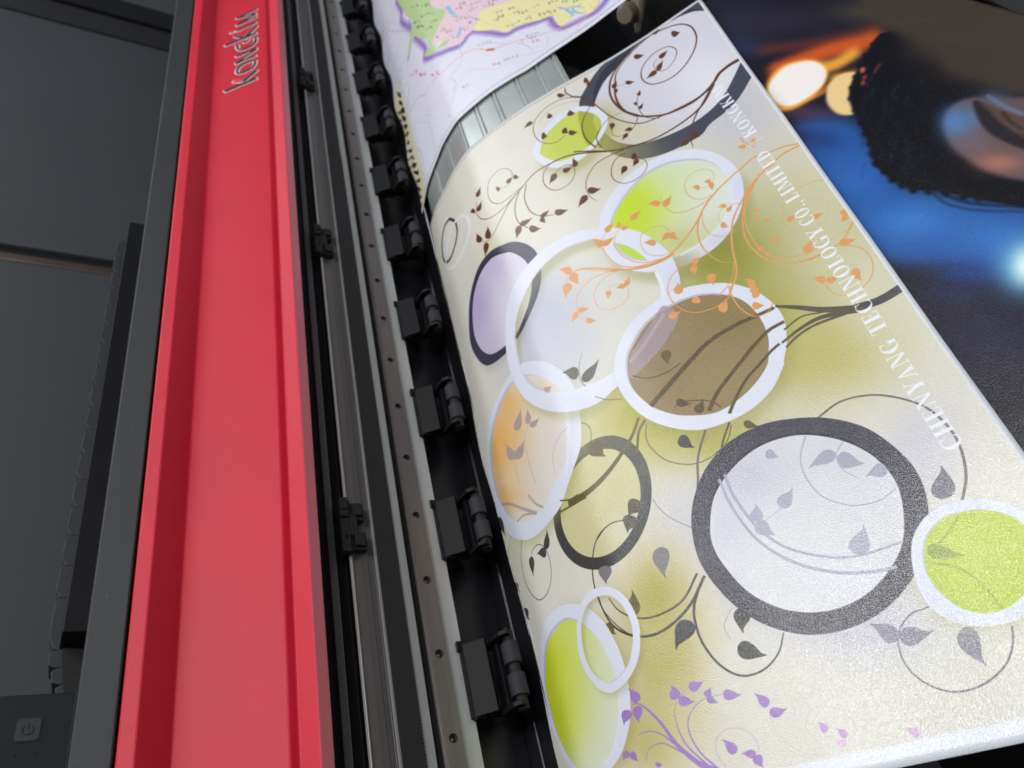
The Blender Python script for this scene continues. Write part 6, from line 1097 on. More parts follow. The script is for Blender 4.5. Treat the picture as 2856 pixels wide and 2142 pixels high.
0.43],"p":[1598,9367,1579,9337],"a":0.7},{"k":"s","c":[70,68,84],"w":[0.41,0.31],"p":[2040,9084,2019,9084],"a":0.7},{"k":"s","c":[70,68,84],"w":[0.65,
0.49],"p":[2006,9081,2025,9119],"a":0.7},{"k":"s","c":[70,68,84],"w":[0.57,0.42],"p":[2031,9075,2007,9101],"a":0.7},{"k":"s","c":[70,68,84],"w":[0.55,
0.41],"p":[2041,9105,2034,9095],"a":0.7},{"k":"s","c":[70,68,84],"w":[0.78,0.59],"p":[2569,8827,2556,8766],"a":0.7},{"k":"s","c":[70,68,84],"w":[0.84,
0.63],"p":[2565,8833,2566,8753],"a":0.7},{"k":"s","c":[70,68,84],"w":[0.4,0.3],"p":[2555,8769,2571,8765],"a":0.7},{"k":"s","c":[70,68,84],"w":[0.76,
0.57],"p":[2580,8806,2575,8789],"a":0.7},{"k":"s","c":[70,68,84],"w":[0.44,0.33],"p":[2598,8784,2618,8771],"a":0.7},{"k":"s","c":[70,68,84],"w":[0.83,
0.62],"p":[2597,8810,2595,8775],"a":0.7},{"k":"s","c":[70,68,84],"w":[0.45,0.34],"p":[2619,8759,2594,8775],"a":0.7},{"k":"s","c":[70,68,84],"w":[0.76,
0.57],"p":[2603,8822,2613,8782],"a":0.7},{"k":"s","c":[70,68,84],"w":[0.76,0.57],"p":[2655,8793,2645,8757],"a":0.7},{"k":"s","c":[70,68,84],"w":[0.45,
0.33],"p":[2672,8777,2649,8763],"a":0.7},{"k":"s","c":[70,68,84],"w":[0.85,0.64],"p":[2645,8735,2647,8759],"a":0.7},{"k":"s","c":[70,68,84],"w":[0.46,
0.35],"p":[2643,8744,2664,8760],"a":0.7},{"k":"s","c":[70,68,84],"w":[0.42,0.31],"p":[2405,8880,2391,8884],"a":0.7},{"k":"s","c":[70,68,84],"w":[0.66,
0.49],"p":[2407,8892,2395,8866],"a":0.7},{"k":"s","c":[70,68,84],"w":[0.4,0.3],"p":[2403,8885,2392,8885],"a":0.7},{"k":"s","c":[70,68,84],"w":[0.4,
0.3],"p":[2416,8898,2392,8894],"a":0.7},{"k":"s","c":[70,68,84],"w":[0.77,0.58],"p":[2445,8919,2434,8877],"a":0.7},{"k":"s","c":[70,68,84],"w":[0.37,
0.28],"p":[2443,8877,2447,8875],"a":0.7},{"k":"s","c":[70,68,84],"w":[0.77,0.58],"p":[2453,8844,2455,8852],"a":0.7},{"k":"s","c":[70,68,84],"w":[0.63,
0.47],"p":[2449,8854,2461,8876],"a":0.7},{"k":"s","c":[70,68,84],"w":[0.68,0.51],"p":[1621,10055,1595,9999],"a":0.7},{"k":"s","c":[70,68,84],
"w":[0.45,0.34],"p":[1625,10038,1604,10030],"a":0.7},{"k":"s","c":[70,68,84],"w":[0.91,0.68],"p":[1620,9975,1625,10017],"a":0.7},{"k":"s","c":[70,68,
84],"w":[0.85,0.64],"p":[1632,10020,1619,10046],"a":0.7},{"k":"s","c":[70,68,84],"w":[1.03,0.78],"p":[1676,9959,1672,9996],"a":0.7},{"k":"s","c":[70,
68,84],"w":[0.55,0.41],"p":[1685,9960,1689,9966],"a":0.7},{"k":"s","c":[70,68,84],"w":[1.03,0.77],"p":[1671,9947,1662,10015],"a":0.7},{"k":"s",
"c":[70,68,84],"w":[0.77,0.58],"p":[1687,9988,1676,10005],"a":0.7},{"k":"s","c":[70,68,84],"w":[0.63,0.47],"p":[1966,9548,1940,9581],"a":0.7},
{"k":"s","c":[70,68,84],"w":[0.48,0.36],"p":[1971,9611,1944,9595],"a":0.7},{"k":"s","c":[70,68,84],"w":[0.51,0.38],"p":[1965,9596,1942,9612],"a":0.7},
{"k":"s","c":[70,68,84],"w":[0.82,0.62],"p":[1964,9580,1948,9623],"a":0.7},{"k":"s","c":[70,68,84],"w":[0.83,0.62],"p":[2012,9561,2017,9582],"a":0.7},
{"k":"s","c":[70,68,84],"w":[0.63,0.47],"p":[2003,9540,2019,9567],"a":0.7},{"k":"s","c":[70,68,84],"w":[0.92,0.69],"p":[2015,9545,2003,9614],"a":0.7},
{"k":"s","c":[70,68,84],"w":[0.86,0.64],"p":[2000,9530,2008,9581],"a":0.7},{"k":"s","c":[70,68,84],"w":[0.58,0.43],"p":[2043,9555,2067,9530],"a":0.7},
{"k":"s","c":[70,68,84],"w":[0.92,0.69],"p":[2045,9553,2043,9575],"a":0.7},{"k":"s","c":[70,68,84],"w":[0.92,0.69],"p":[2053,9504,2045,9554],"a":0.7},
{"k":"s","c":[70,68,84],"w":[0.43,0.33],"p":[2059,9513,2039,9516],"a":0.7},{"k":"s","c":[70,68,84],"w":[0.42,0.31],"p":[2150,9149,2120,9153],"a":0.7},
{"k":"s","c":[70,68,84],"w":[0.82,0.62],"p":[2147,9134,2155,9183],"a":0.7},{"k":"s","c":[70,68,84],"w":[0.89,0.67],"p":[2135,9136,2135,9196],"a":0.7},
{"k":"s","c":[70,68,84],"w":[0.76,0.57],"p":[2145,9127,2130,9164],"a":0.7},{"k":"s","c":[70,68,84],"w":[0.86,0.65],"p":[2175,9165,2183,9116],"a":0.7},
{"k":"s","c":[70,68,84],"w":[0.81,0.61],"p":[2191,9115,2197,9150],"a":0.7},{"k":"s","c":[70,68,84],"w":[0.47,0.35],"p":[2180,9099,2190,9105],"a":0.7},
{"k":"s","c":[70,68,84],"w":[0.45,0.34],"p":[2195,9128,2173,9140],"a":0.7},{"k":"s","c":[70,68,84],"w":[0.53,0.4],"p":[2181,9021,2162,8997],"a":0.7},
{"k":"s","c":[70,68,84],"w":[0.66,0.5],"p":[2164,9041,2173,9024],"a":0.7},{"k":"s","c":[70,68,84],"w":[0.73,0.55],"p":[2165,8985,2178,9027],"a":0.7},
{"k":"s","c":[70,68,84],"w":[0.5,0.37],"p":[2189,8992,2155,9018],"a":0.7},{"k":"s","c":[70,68,84],"w":[0.86,0.64],"p":[2219,8930,2210,9018],"a":0.7},
{"k":"s","c":[70,68,84],"w":[0.36,0.27],"p":[2220,8936,2223,8937],"a":0.7},{"k":"s","c":[70,68,84],"w":[0.83,0.62],"p":[2220,8938,2205,9014],"a":0.7},
{"k":"s","c":[70,68,84],"w":[0.85,0.64],"p":[2209,9026,2222,8920],"a":0.7},{"k":"s","c":[70,68,84],"w":[0.54,0.41],"p":[2420,8691,2393,8657],"a":0.7},
{"k":"s","c":[70,68,84],"w":[0.51,0.38],"p":[2424,8649,2417,8655],"a":0.7},{"k":"s","c":[70,68,84],"w":[0.8,0.6],"p":[2410,8631,2418,8700],"a":0.7},
{"k":"s","c":[70,68,84],"w":[0.74,0.56],"p":[2396,8676,2405,8712],"a":0.7},{"k":"s","c":[70,68,84],"w":[0.8,0.6],"p":[2459,8611,2448,8687],"a":0.7},
{"k":"s","c":[70,68,84],"w":[0.8,0.6],"p":[2463,8609,2459,8651],"a":0.7},{"k":"s","c":[70,68,84],"w":[0.81,0.61],"p":[2464,8644,2465,8619],"a":0.7},
{"k":"s","c":[70,68,84],"w":[0.55,0.42],"p":[2466,8674,2469,8671],"a":0.7},{"k":"s","c":[70,68,84],"w":[0.39,0.29],"p":[2480,8627,2498,8631],"a":0.7},
{"k":"s","c":[70,68,84],"w":[0.63,0.47],"p":[2497,8608,2519,8650],"a":0.7},{"k":"s","c":[70,68,84],"w":[0.71,0.53],"p":[2491,8683,2511,8618],"a":0.7},
{"k":"s","c":[70,68,84],"w":[0.78,0.59],"p":[2491,8635,2488,8659],"a":0.7},{"k":"s","c":[70,68,84],"w":[0.57,0.43],"p":[2524,8583,2514,8569],"a":0.7},
{"k":"s","c":[70,68,84],"w":[0.77,0.58],"p":[2526,8629,2514,8567],"a":0.7},{"k":"s","c":[70,68,84],"w":[0.41,0.3],"p":[2522,8584,2541,8588],"a":0.7},
{"k":"s","c":[70,68,84],"w":[0.8,0.6],"p":[2523,8578,2529,8633],"a":0.7},{"k":"s","c":[70,68,84],"w":[0.74,0.55],"p":[2576,8586,2570,8613],"a":0.7},
{"k":"s","c":[70,68,84],"w":[0.63,0.48],"p":[2567,8542,2587,8584],"a":0.7},{"k":"s","c":[70,68,84],"w":[0.8,0.6],"p":[2568,8565,2568,8606],"a":0.7},
{"k":"s","c":[70,68,84],"w":[0.77,0.58],"p":[2563,8589,2570,8546],"a":0.7},{"k":"s","c":[70,68,84],"w":[0.96,0.72],"p":[1883,9591,1888,9559],"a":0.7},
{"k":"s","c":[70,68,84],"w":[0.56,0.42],"p":[1879,9516,1882,9520],"a":0.7},{"k":"s","c":[70,68,84],"w":[0.42,0.32],"p":[1915,9533,1876,9533],"a":0.7},
{"k":"s","c":[70,68,84],"w":[0.42,0.32],"p":[1883,9592,1891,9591],"a":0.7},{"k":"s","c":[70,68,84],"w":[0.52,0.39],"p":[1954,9546,1932,9524],"a":0.7},
{"k":"s","c":[70,68,84],"w":[0.72,0.54],"p":[1954,9537,1939,9500],"a":0.7},{"k":"s","c":[70,68,84],"w":[0.48,0.36],"p":[1926,9541,1944,9554],"a":0.7},
{"k":"s","c":[70,68,84],"w":[0.9,0.67],"p":[1951,9544,1948,9508],"a":0.7},{"k":"s","c":[70,68,84],"w":[0.83,0.62],"p":[2001,9479,2003,9488],"a":0.7},
{"k":"s","c":[70,68,84],"w":[0.53,0.4],"p":[1985,9487,1998,9499],"a":0.7},{"k":"s","c":[70,68,84],"w":[0.76,0.57],"p":[1969,9500,1991,9454],"a":0.7},
{"k":"s","c":[70,68,84],"w":[0.94,0.7],"p":[1987,9467,1980,9520],"a":0.7},{"k":"s","c":[70,68,84],"w":[0.7,0.52],"p":[1751,9828,1744,9809],"a":0.7},
{"k":"s","c":[70,68,84],"w":[0.45,0.34],"p":[1765,9790,1760,9791],"a":0.7},{"k":"s","c":[70,68,84],"w":[0.51,0.38],"p":[1759,9791,1733,9804],"a":0.7},
{"k":"s","c":[70,68,84],"w":[1.01,0.76],"p":[1744,9845,1751,9795],"a":0.7},{"k":"s","c":[70,68,84],"w":[0.46,0.35],"p":[1823,9780,1783,9793],"a":0.7},
{"k":"s","c":[70,68,84],"w":[0.63,0.47],"p":[1800,9756,1785,9773],"a":0.7},{"k":"s","c":[70,68,84],"w":[0.53,0.39],"p":[1791,9827,1796,9824],"a":0.7},
{"k":"s","c":[70,68,84],"w":[0.58,0.43],"p":[1782,9791,1820,9757],"a":0.7},{"k":"s","c":[70,68,84],"w":[0.92,0.69],"p":[1841,9779,1837,9743],"a":0.7},
{"k":"s","c":[70,68,84],"w":[0.44,0.33],"p":[1852,9732,1871,9738],"a":0.7},{"k":"s","c":[70,68,84],"w":[0.55,0.41],"p":[1856,9747,1861,9744],"a":0.7},
{"k":"s","c":[70,68,84],"w":[0.84,0.63],"p":[1866,9746,1862,9757],"a":0.7},{"k":"s","c":[70,68,84],"w":[0.62,0.46],"p":[1191,10153,1165,10172],
"a":0.7},{"k":"s","c":[70,68,84],"w":[0.72,0.54],"p":[1160,10183,1191,10151],"a":0.7},{"k":"s","c":[70,68,84],"w":[0.79,0.59],"p":[1178,10151,1190,
10199],"a":0.7},{"k":"s","c":[70,68,84],"w":[0.5,0.37],"p":[1155,10168,1177,10160],"a":0.7},{"k":"s","c":[70,68,84],"w":[0.79,0.59],"p":[1231,10144,
1246,10126],"a":0.7},{"k":"s","c":[70,68,84],"w":[0.85,0.63],"p":[1221,10164,1211,10115],"a":0.7},{"k":"s","c":[70,68,84],"w":[1.0,0.75],"p":[1248,
10091,1218,10158],"a":0.7},{"k":"s","c":[70,68,84],"w":[1.06,0.79],"p":[1250,10090,1232,10141],"a":0.7},{"k":"s","c":[70,68,84],"w":[1.0,0.75],
"p":[1175,9761,1180,9692],"a":0.7},{"k":"s","c":[70,68,84],"w":[0.55,0.41],"p":[1167,9719,1183,9739],"a":0.7},{"k":"s","c":[70,68,84],"w":[0.68,0.51],
"p":[1178,9681,1187,9707],"a":0.7},{"k":"s","c":[70,68,84],"w":[1.05,0.78],"p":[1165,9753,1183,9686],"a":0.7},{"k":"s","c":[70,68,84],"w":[0.83,0.63],
"p":[1107,10785,1129,10758],"a":0.7},{"k":"s","c":[70,68,84],"w":[0.73,0.55],"p":[1104,10746,1117,10782],"a":0.7},{"k":"s","c":[70,68,84],"w":[1.09,
0.81],"p":[1101,10797,1115,10770],"a":0.7},{"k":"s","c":[70,68,84],"w":[0.54,0.4],"p":[1128,10760,1099,10728],"a":0.7},{"k":"s","c":[70,68,84],
"w":[1.13,0.85],"p":[1191,10672,1163,10750],"a":0.7},{"k":"s","c":[70,68,84],"w":[1.17,0.88],"p":[1184,10709,1194,10670],"a":0.7},{"k":"s","c":[70,68,
84],"w":[1.19,0.89],"p":[1185,10639,1167,10711],"a":0.7},{"k":"s","c":[70,68,84],"w":[1.2,0.9],"p":[1169,10644,1156,10697],"a":0.7},{"k":"s","c":[70,
68,84],"w":[0.91,0.68],"p":[1229,10680,1212,10707],"a":0.7},{"k":"s","c":[70,68,84],"w":[1.18,0.88],"p":[1208,10687,1231,10583],"a":0.7},{"k":"s",
"c":[70,68,84],"w":[0.46,0.34],"p":[1217,10624,1246,10630],"a":0.7},{"k":"s","c":[70,68,84],"w":[1.02,0.76],"p":[1223,10594,1225,10616],"a":0.7},
{"k":"s","c":[70,68,84],"w":[1.14,0.85],"p":[1157,10463,1161,10417],"a":0.7},{"k":"s","c":[70,68,84],"w":[0.72,0.54],"p":[1152,10434,1172,10414],
"a":0.7},{"k":"s","c":[70,68,84],"w":[1.15,0.86],"p":[1187,10377,1177,10443],"a":0.7},{"k":"s","c":[70,68,84],"w":[0.63,0.47],"p":[1171,10456,1159,
10434],"a":0.7},{"k":"s","c":[70,68,84],"w":[1.11,0.83],"p":[1215,10351,1213,10382],"a":0.7},{"k":"s","c":[70,68,84],"w":[0.89,0.67],"p":[1212,10366,
1222,10349],"a":0.7},{"k":"s","c":[70,68,84],"w":[1.02,0.76],"p":[1237,10315,1237,10351],"a":0.7},{"k":"s","c":[70,68,84],"w":[0.8,0.6],"p":[1221,
10351,1220,10346],"a":0.7},{"k":"s","c":[70,68,84],"w":[1.54,1.16],"p":[925,10598,901,10670],"a":0.7},{"k":"s","c":[70,68,84],"w":[1.43,1.07],
"p":[887,10656,917,10596],"a":0.7},{"k":"s","c":[70,68,84],"w":[1.2,0.9],"p":[901,10606,895,10684],"a":0.7},{"k":"s","c":[70,68,84],"w":[1.47,1.1],
"p":[918,10666,929,10619],"a":0.7},{"k":"s","c":[70,68,84],"w":[0.69,0.52],"p":[966,10547,1011,10517],"a":0.7},{"k":"s","c":[70,68,84],"w":[1.2,0.9],
"p":[986,10526,1013,10482],"a":0.7},{"k":"s","c":[70,68,84],"w":[0.54,0.41],"p":[953,10540,982,10531],"a":0.7},{"k":"s","c":[70,68,84],"w":[1.0,0.75],
"p":[990,10538,988,10494],"a":0.7},{"k":"s","c":[70,68,84],"w":[0.56,0.42],"p":[1490,9718,1482,9724],"a":0.7},{"k":"s","c":[70,68,84],"w":[0.68,0.51],
"p":[1473,9765,1467,9753],"a":0.7},{"k":"s","c":[70,68,84],"w":[0.97,0.73],"p":[1498,9675,1495,9716],"a":0.7},{"k":"s","c":[70,68,84],"w":[0.62,0.46],
"p":[1502,9734,1482,9754],"a":0.7},{"k":"s","c":[70,68,84],"w":[0.43,0.32],"p":[1530,9671,1549,9677],"a":0.7},{"k":"s","c":[70,68,84],"w":[0.64,0.48],
"p":[1543,9717,1530,9689],"a":0.7},{"k":"s","c":[70,68,84],"w":[0.43,0.32],"p":[1550,9666,1541,9662],"a":0.7},{"k":"s","c":[70,68,84],"w":[1.08,0.81],
"p":[1539,9662,1539,9658],"a":0.7},{"k":"s","c":[70,68,84],"w":[0.83,0.62],"p":[1643,9403,1653,9472],"a":0.7},{"k":"s","c":[70,68,84],"w":[0.96,0.72],
"p":[1644,9477,1650,9435],"a":0.7},{"k":"s","c":[70,68,84],"w":[0.92,0.69],"p":[1620,9488,1643,9414],"a":0.7},{"k":"s","c":[70,68,84],"w":[0.91,0.68],
"p":[1650,9421,1650,9468],"a":0.7},{"k":"s","c":[70,68,84],"w":[0.8,0.6],"p":[2700,8695,2702,8662],"a":0.7},{"k":"s","c":[70,68,84],"w":[0.41,0.3],
"p":[2685,8661,2714,8672],"a":0.7},{"k":"s","c":[70,68,84],"w":[0.7,0.53],"p":[2713,8662,2705,8642],"a":0.7},{"k":"s","c":[70,68,84],"w":[0.69,0.52],
"p":[2700,8666,2708,8643],"a":0.7},{"k":"s","c":[70,68,84],"w":[0.8,0.6],"p":[2740,8605,2735,8674],"a":0.7},{"k":"s","c":[70,68,84],"w":[0.51,0.38],
"p":[2750,8661,2721,8630],"a":0.7},{"k":"s","c":[70,68,84],"w":[0.71,0.53],"p":[2744,8607,2732,8653],"a":0.7},{"k":"s","c":[70,68,84],"w":[0.43,0.32],
"p":[2748,8676,2732,8685],"a":0.7},{"k":"s","c":[70,68,84],"w":[0.4,0.3],"p":[2785,8653,2769,8651],"a":0.7},{"k":"s","c":[70,68,84],"w":[0.53,0.4],
"p":[2798,8648,2788,8634],"a":0.7},{"k":"s","c":[70,68,84],"w":[0.48,0.36],"p":[2791,8595,2787,8596],"a":0.7},{"k":"s","c":[70,68,84],"w":[0.51,0.38],
"p":[2794,8651,2788,8659],"a":0.7},{"k":"s","c":[70,68,84],"w":[0.7,0.53],"p":[2833,8585,2818,8637],"a":0.7},{"k":"s","c":[70,68,84],"w":[0.66,0.49],
"p":[2815,8607,2808,8590],"a":0.7},{"k":"s","c":[70,68,84],"w":[0.59,0.44],"p":[2809,8595,2831,8632],"a":0.7},{"k":"s","c":[70,68,84],"w":[0.61,0.46],
"p":[2822,8628,2838,8595],"a":0.7},{"k":"s","c":[70,68,84],"w":[0.75,0.56],"p":[2812,8547,2816,8530],"a":0.7},{"k":"s","c":[70,68,84],"w":[0.78,0.59],
"p":[2799,8519,2799,8558],"a":0.7},{"k":"s","c":[70,68,84],"w":[0.7,0.52],"p":[2809,8528,2802,8507],"a":0.7},{"k":"s","c":[70,68,84],"w":[0.65,0.49],
"p":[2803,8565,2816,8531],"a":0.7},{"k":"s","c":[70,68,84],"w":[0.39,0.29],"p":[2824,8518,2860,8515],"a":0.7},{"k":"s","c":[70,68,84],"w":[0.72,0.54],
"p":[2834,8499,2849,8553],"a":0.7},{"k":"s","c":[70,68,84],"w":[0.4,0.3],"p":[2856,8531,2833,8525],"a":0.7},{"k":"s","c":[70,68,84],"w":[0.62,0.46],
"p":[2825,8509,2841,8542],"a":0.7},{"k":"s","c":[70,68,84],"w":[0.41,0.31],"p":[2897,8478,2865,8496],"a":0.7},{"k":"s","c":[70,68,84],"w":[0.64,0.48],
"p":[2889,8532,2879,8509],"a":0.7},{"k":"s","c":[70,68,84],"w":[0.41,0.31],"p":[2894,8490,2881,8488],"a":0.7},{"k":"s","c":[70,68,84],"w":[0.68,0.51],
"p":[2899,8487,2882,8541],"a":0.7},{"k":"s","c":[70,68,84],"w":[0.96,0.72],"p":[1376,9373,1373,9407],"a":0.7},{"k":"s","c":[70,68,84],"w":[0.94,0.7],
"p":[1376,9387,1374,9411],"a":0.7},{"k":"s","c":[70,68,84],"w":[0.87,0.65],"p":[1377,9424,1375,9387],"a":0.7},{"k":"s","c":[70,68,84],"w":[0.59,0.44],
"p":[1374,9455,1362,9435],"a":0.7},{"k":"s","c":[70,68,84],"w":[0.84,0.63],"p":[2036,8816,2036,8842],"a":0.7},{"k":"s","c":[70,68,84],"w":[0.75,0.56],
"p":[2036,8820,2041,8845],"a":0.7},{"k":"s","c":[70,68,84],"w":[0.61,0.46],"p":[2067,8806,2053,8826],"a":0.7},{"k":"s","c":[70,68,84],"w":[0.39,0.3],
"p":[2029,8814,2044,8816],"a":0.7},{"k":"s","c":[70,68,84],"w":[0.82,0.61],"p":[2081,8829,2091,8775],"a":0.7},{"k":"s","c":[70,68,84],"w":[0.7,0.52],
"p":[2090,8753,2082,8770],"a":0.7},{"k":"s","c":[70,68,84],"w":[0.82,0.61],"p":[2097,8765,2097,8749],"a":0.7},{"k":"s","c":[70,68,84],"w":[0.42,0.32],
"p":[2106,8809,2081,8797],"a":0.7},{"k":"s","c":[70,68,84],"w":[0.74,0.55],"p":[957,10997,961,11007],"a":0.7},{"k":"s","c":[70,68,84],"w":[0.56,0.42],
"p":[978,11047,955,11055],"a":0.7},{"k":"s","c":[70,68,84],"w":[1.57,1.18],"p":[943,11082,962,11005],"a":0.7},{"k":"s","c":[70,68,84],"w":[0.53,0.4],
"p":[965,10993,992,11022],"a":0.7},{"k":"s","c":[70,68,84],"w":[1.38,1.03],"p":[1057,10894,1044,10934],"a":0.7},{"k":"s","c":[70,68,84],"w":[1.2,0.9],
"p":[1023,10955,1058,10892],"a":0.7},{"k":"s","c":[70,68,84],"w":[1.11,0.83],"p":[1050,10853,1050,10909],"a":0.7},{"k":"s","c":[70,68,84],"w":[0.78,
0.58],"p":[1023,10924,1036,10973],"a":0.7},{"k":"s","c":[70,68,84],"w":[0.51,0.38],"p":[1085,10523,1068,10507],"a":0.7},{"k":"s","c":[70,68,84],
"w":[1.22,0.92],"p":[1066,10491,1057,10510],"a":0.7},{"k":"s","c":[70,68,84],"w":[1.29,0.97],"p":[1042,10588,1064,10532],"a":0.7},{"k":"s","c":[70,68,
84],"w":[1.25,0.94],"p":[1045,10546,1076,10474],"a":0.7},{"k":"s","c":[70,68,84],"w":[0.82,0.61],"p":[1111,10450,1123,10504],"a":0.7},{"k":"s",
"c":[70,68,84],"w":[0.85,0.64],"p":[1141,10495,1116,10527],"a":0.7},{"k":"s","c":[70,68,84],"w":[0.72,0.54],"p":[1110,10461,1100,10470],"a":0.7},
{"k":"s","c":[70,68,84],"w":[0.71,0.53],"p":[1131,10433,1116,10446],"a":0.7},{"k":"s","c":[70,68,84],"w":[0.92,0.69],"p":[1084,10086,1070,10105],
"a":0.7},{"k":"s","c":[70,68,84],"w":[0.59,0.44],"p":[1109,10092,1062,10118],"a":0.7},{"k":"s","c":[70,68,84],"w":[0.47,0.35],"p":[1068,10123,1113,
10122],"a":0.7},{"k":"s","c":[70,68,84],"w":[0.6,0.45],"p":[1103,10135,1081,10096],"a":0.7},{"k":"s","c":[70,68,84],"w":[1.12,0.84],"p":[1129,10117,
1152,10032],"a":0.7},{"k":"s","c":[70,68,84],"w":[1.05,0.79],"p":[1154,10047,1135,10093],"a":0.7},{"k":"s","c":[70,68,84],"w":[1.06,0.79],"p":[1145,
10016,1139,10099],"a":0.7},{"k":"s","c":[70,68,84],"w":[0.66,0.5],"p":[1142,10109,1124,10066],"a":0.7},{"k":"s","c":[70,68,84],"w":[1.44,1.08],
"p":[930,10487,970,10399],"a":0.7},{"k":"s","c":[70,68,84],"w":[1.3,0.97],"p":[975,10384,930,10464],"a":0.7},{"k":"s","c":[70,68,84],"w":[1.4,1.05],
"p":[919,10483,940,10386],"a":0.7},{"k":"s","c":[70,68,84],"w":[1.35,1.02],"p":[961,10403,940,10441],"a":0.7},{"k":"s","c":[70,68,84],"w":[0.65,0.48],
"p":[1007,10372,993,10338],"a":0.7},{"k":"s","c":[70,68,84],"w":[1.16,0.87],"p":[1041,10274,1002,10339],"a":0.7},{"k":"s","c":[70,68,84],"w":[1.28,
0.96],"p":[996,10354,1001,10325],"a":0.7},{"k":"s","c":[70,68,84],"w":[1.34,1.0],"p":[1032,10245,997,10388],"a":0.7},{"k":"s","c":[70,68,84],
"w":[0.53,0.4],"p":[1983,9221,2014,9255],"a":0.7},{"k":"s","c":[70,68,84],"w":[0.9,0.67],"p":[1986,9274,1986,9229],"a":0.7},{"k":"s","c":[70,68,84],
"w":[0.48,0.36],"p":[2019,9239,2013,9242],"a":0.7},{"k":"s","c":[70,68,84],"w":[0.74,0.55],"p":[2006,9280,2012,9266],"a":0.7},{"k":"s","c":[70,68,84],
"w":[0.66,0.5],"p":[2051,9245,2063,9226],"a":0.7},{"k":"s","c":[70,68,84],"w":[0.84,0.63],"p":[2043,9219,2047,9251],"a":0.7},{"k":"s","c":[70,68,84],
"w":[0.63,0.48],"p":[2035,9231,2025,9212],"a":0.7},{"k":"s","c":[70,68,84],"w":[0.43,0.32],"p":[2063,9234,2031,9240],"a":0.7},{"k":"s","c":[70,68,84],
"w":[0.74,0.55],"p":[1530,9956,1540,9986],"a":0.7},{"k":"s","c":[70,68,84],"w":[0.94,0.71],"p":[1555,9959,1551,9969],"a":0.7},{"k":"s","c":[70,68,84],
"w":[0.63,0.47],"p":[1559,10001,1534,9956],"a":0.7},{"k":"s","c":[70,68,84],"w":[0.46,0.35],"p":[1550,9957,1576,9973],"a":0.7},{"k":"s","c":[70,68,
84],"w":[0.45,0.34],"p":[1590,9939,1599,9942],"a":0.7},{"k":"s","c":[70,68,84],"w":[1.01,0.76],"p":[1607,9945,1612,9897],"a":0.7},{"k":"s","c":[70,68,
84],"w":[1.01,0.75],"p":[1595,9952,1614,9874],"a":0.7},{"k":"s","c":[70,68,84],"w":[0.87,0.65],"p":[1597,9910,1606,9965],"a":0.7},{"k":"s","c":[70,68,
84],"w":[0.64,0.48],"p":[1491,9827,1468,9861],"a":0.7},{"k":"s","c":[70,68,84],"w":[0.77,0.58],"p":[1476,9853,1475,9832],"a":0.7},{"k":"s","c":[70,68,
84],"w":[0.5,0.37],"p":[1470,9853,1480,9845],"a":0.7},{"k":"s","c":[70,68,84],"w":[0.48,0.36],"p":[1488,9829,1482,9821],"a":0.7},{"k":"s","c":[70,68,
84],"w":[0.4,0.3],"p":[1518,9757,1534,9767],"a":0.7},{"k":"s","c":[70,68,84],"w":[0.37,0.28],"p":[1530,9761,1518,9761],"a":0.7},{"k":"s","c":[70,68,
84],"w":[0.76,0.57],"p":[1519,9801,1514,9751],"a":0.7},{"k":"s","c":[70,68,84],"w":[0.39,0.3],"p":[1516,9779,1546,9772],"a":0.7},{"k":"s","c":[70,68,
84],"w":[0.36,0.27],"p":[1567,9678,1551,9679],"a":0.7},{"k":"s","c":[70,68,84],"w":[0.59,0.44],"p":[1558,9706,1568,9692],"a":0.7},{"k":"s","c":[70,68,
84],"w":[0.83,0.62],"p":[1575,9674,1568,9705],"a":0.7},{"k":"s","c":[70,68,84],"w":[0.75,0.56],"p":[1579,9682,1557,9735],"a":0.7},{"k":"s","c":[70,68,
84],"w":[0.55,0.41],"p":[1618,9631,1603,9602],"a":0.7},{"k":"s","c":[70,68,84],"w":[0.83,0.62],"p":[1599,9666,1617,9579],"a":0.7},{"k":"s","c":[70,68,
84],"w":[0.56,0.42],"p":[1624,9616,1604,9640],"a":0.7},{"k":"s","c":[70,68,84],"w":[0.47,0.35],"p":[1625,9629,1611,9639],"a":0.7},{"k":"s","c":[70,68,
84],"w":[0.5,0.37],"p":[1646,9593,1650,9589],"a":0.7},{"k":"s","c":[70,68,84],"w":[0.81,0.61],"p":[1644,9547,1643,9577],"a":0.7},{"k":"s","c":[70,68,
84],"w":[0.69,0.52],"p":[1628,9550,1631,9561],"a":0.7},{"k":"s","c":[70,68,84],"w":[0.52,0.39],"p":[1657,9570,1639,9590],"a":0.7},{"k":"s","c":[70,68,
84],"w":[0.47,0.35],"p":[1680,9506,1687,9517],"a":0.7},{"k":"s","c":[70,68,84],"w":[0.43,0.32],"p":[1699,9509,1676,9486],"a":0.7},{"k":"s","c":[70,68,
84],"w":[0.73,0.55],"p":[1696,9456,1700,9500],"a":0.7},{"k":"s","c":[70,68,84],"w":[0.36,0.27],"p":[1704,9501,1681,9493],"a":0.7},{"k":"s","c":[70,68,
84],"w":[0.81,0.61],"p":[1733,9389,1725,9463],"a":0.7},{"k":"s","c":[70,68,84],"w":[0.71,0.54],"p":[1719,9433,1737,9389],"a":0.7},{"k":"s","c":[70,68,
84],"w":[0.73,0.55],"p":[1719,9405,1723,9438],"a":0.7},{"k":"s","c":[70,68,84],"w":[0.38,0.28],"p":[1747,9431,1713,9414],"a":0.7},{"k":"s","c":[70,68,
84],"w":[0.64,0.48],"p":[1771,9360,1774,9369],"a":0.7},{"k":"s","c":[70,68,84],"w":[0.58,0.44],"p":[1768,9384,1755,9345],"a":0.7},{"k":"s","c":[70,68,
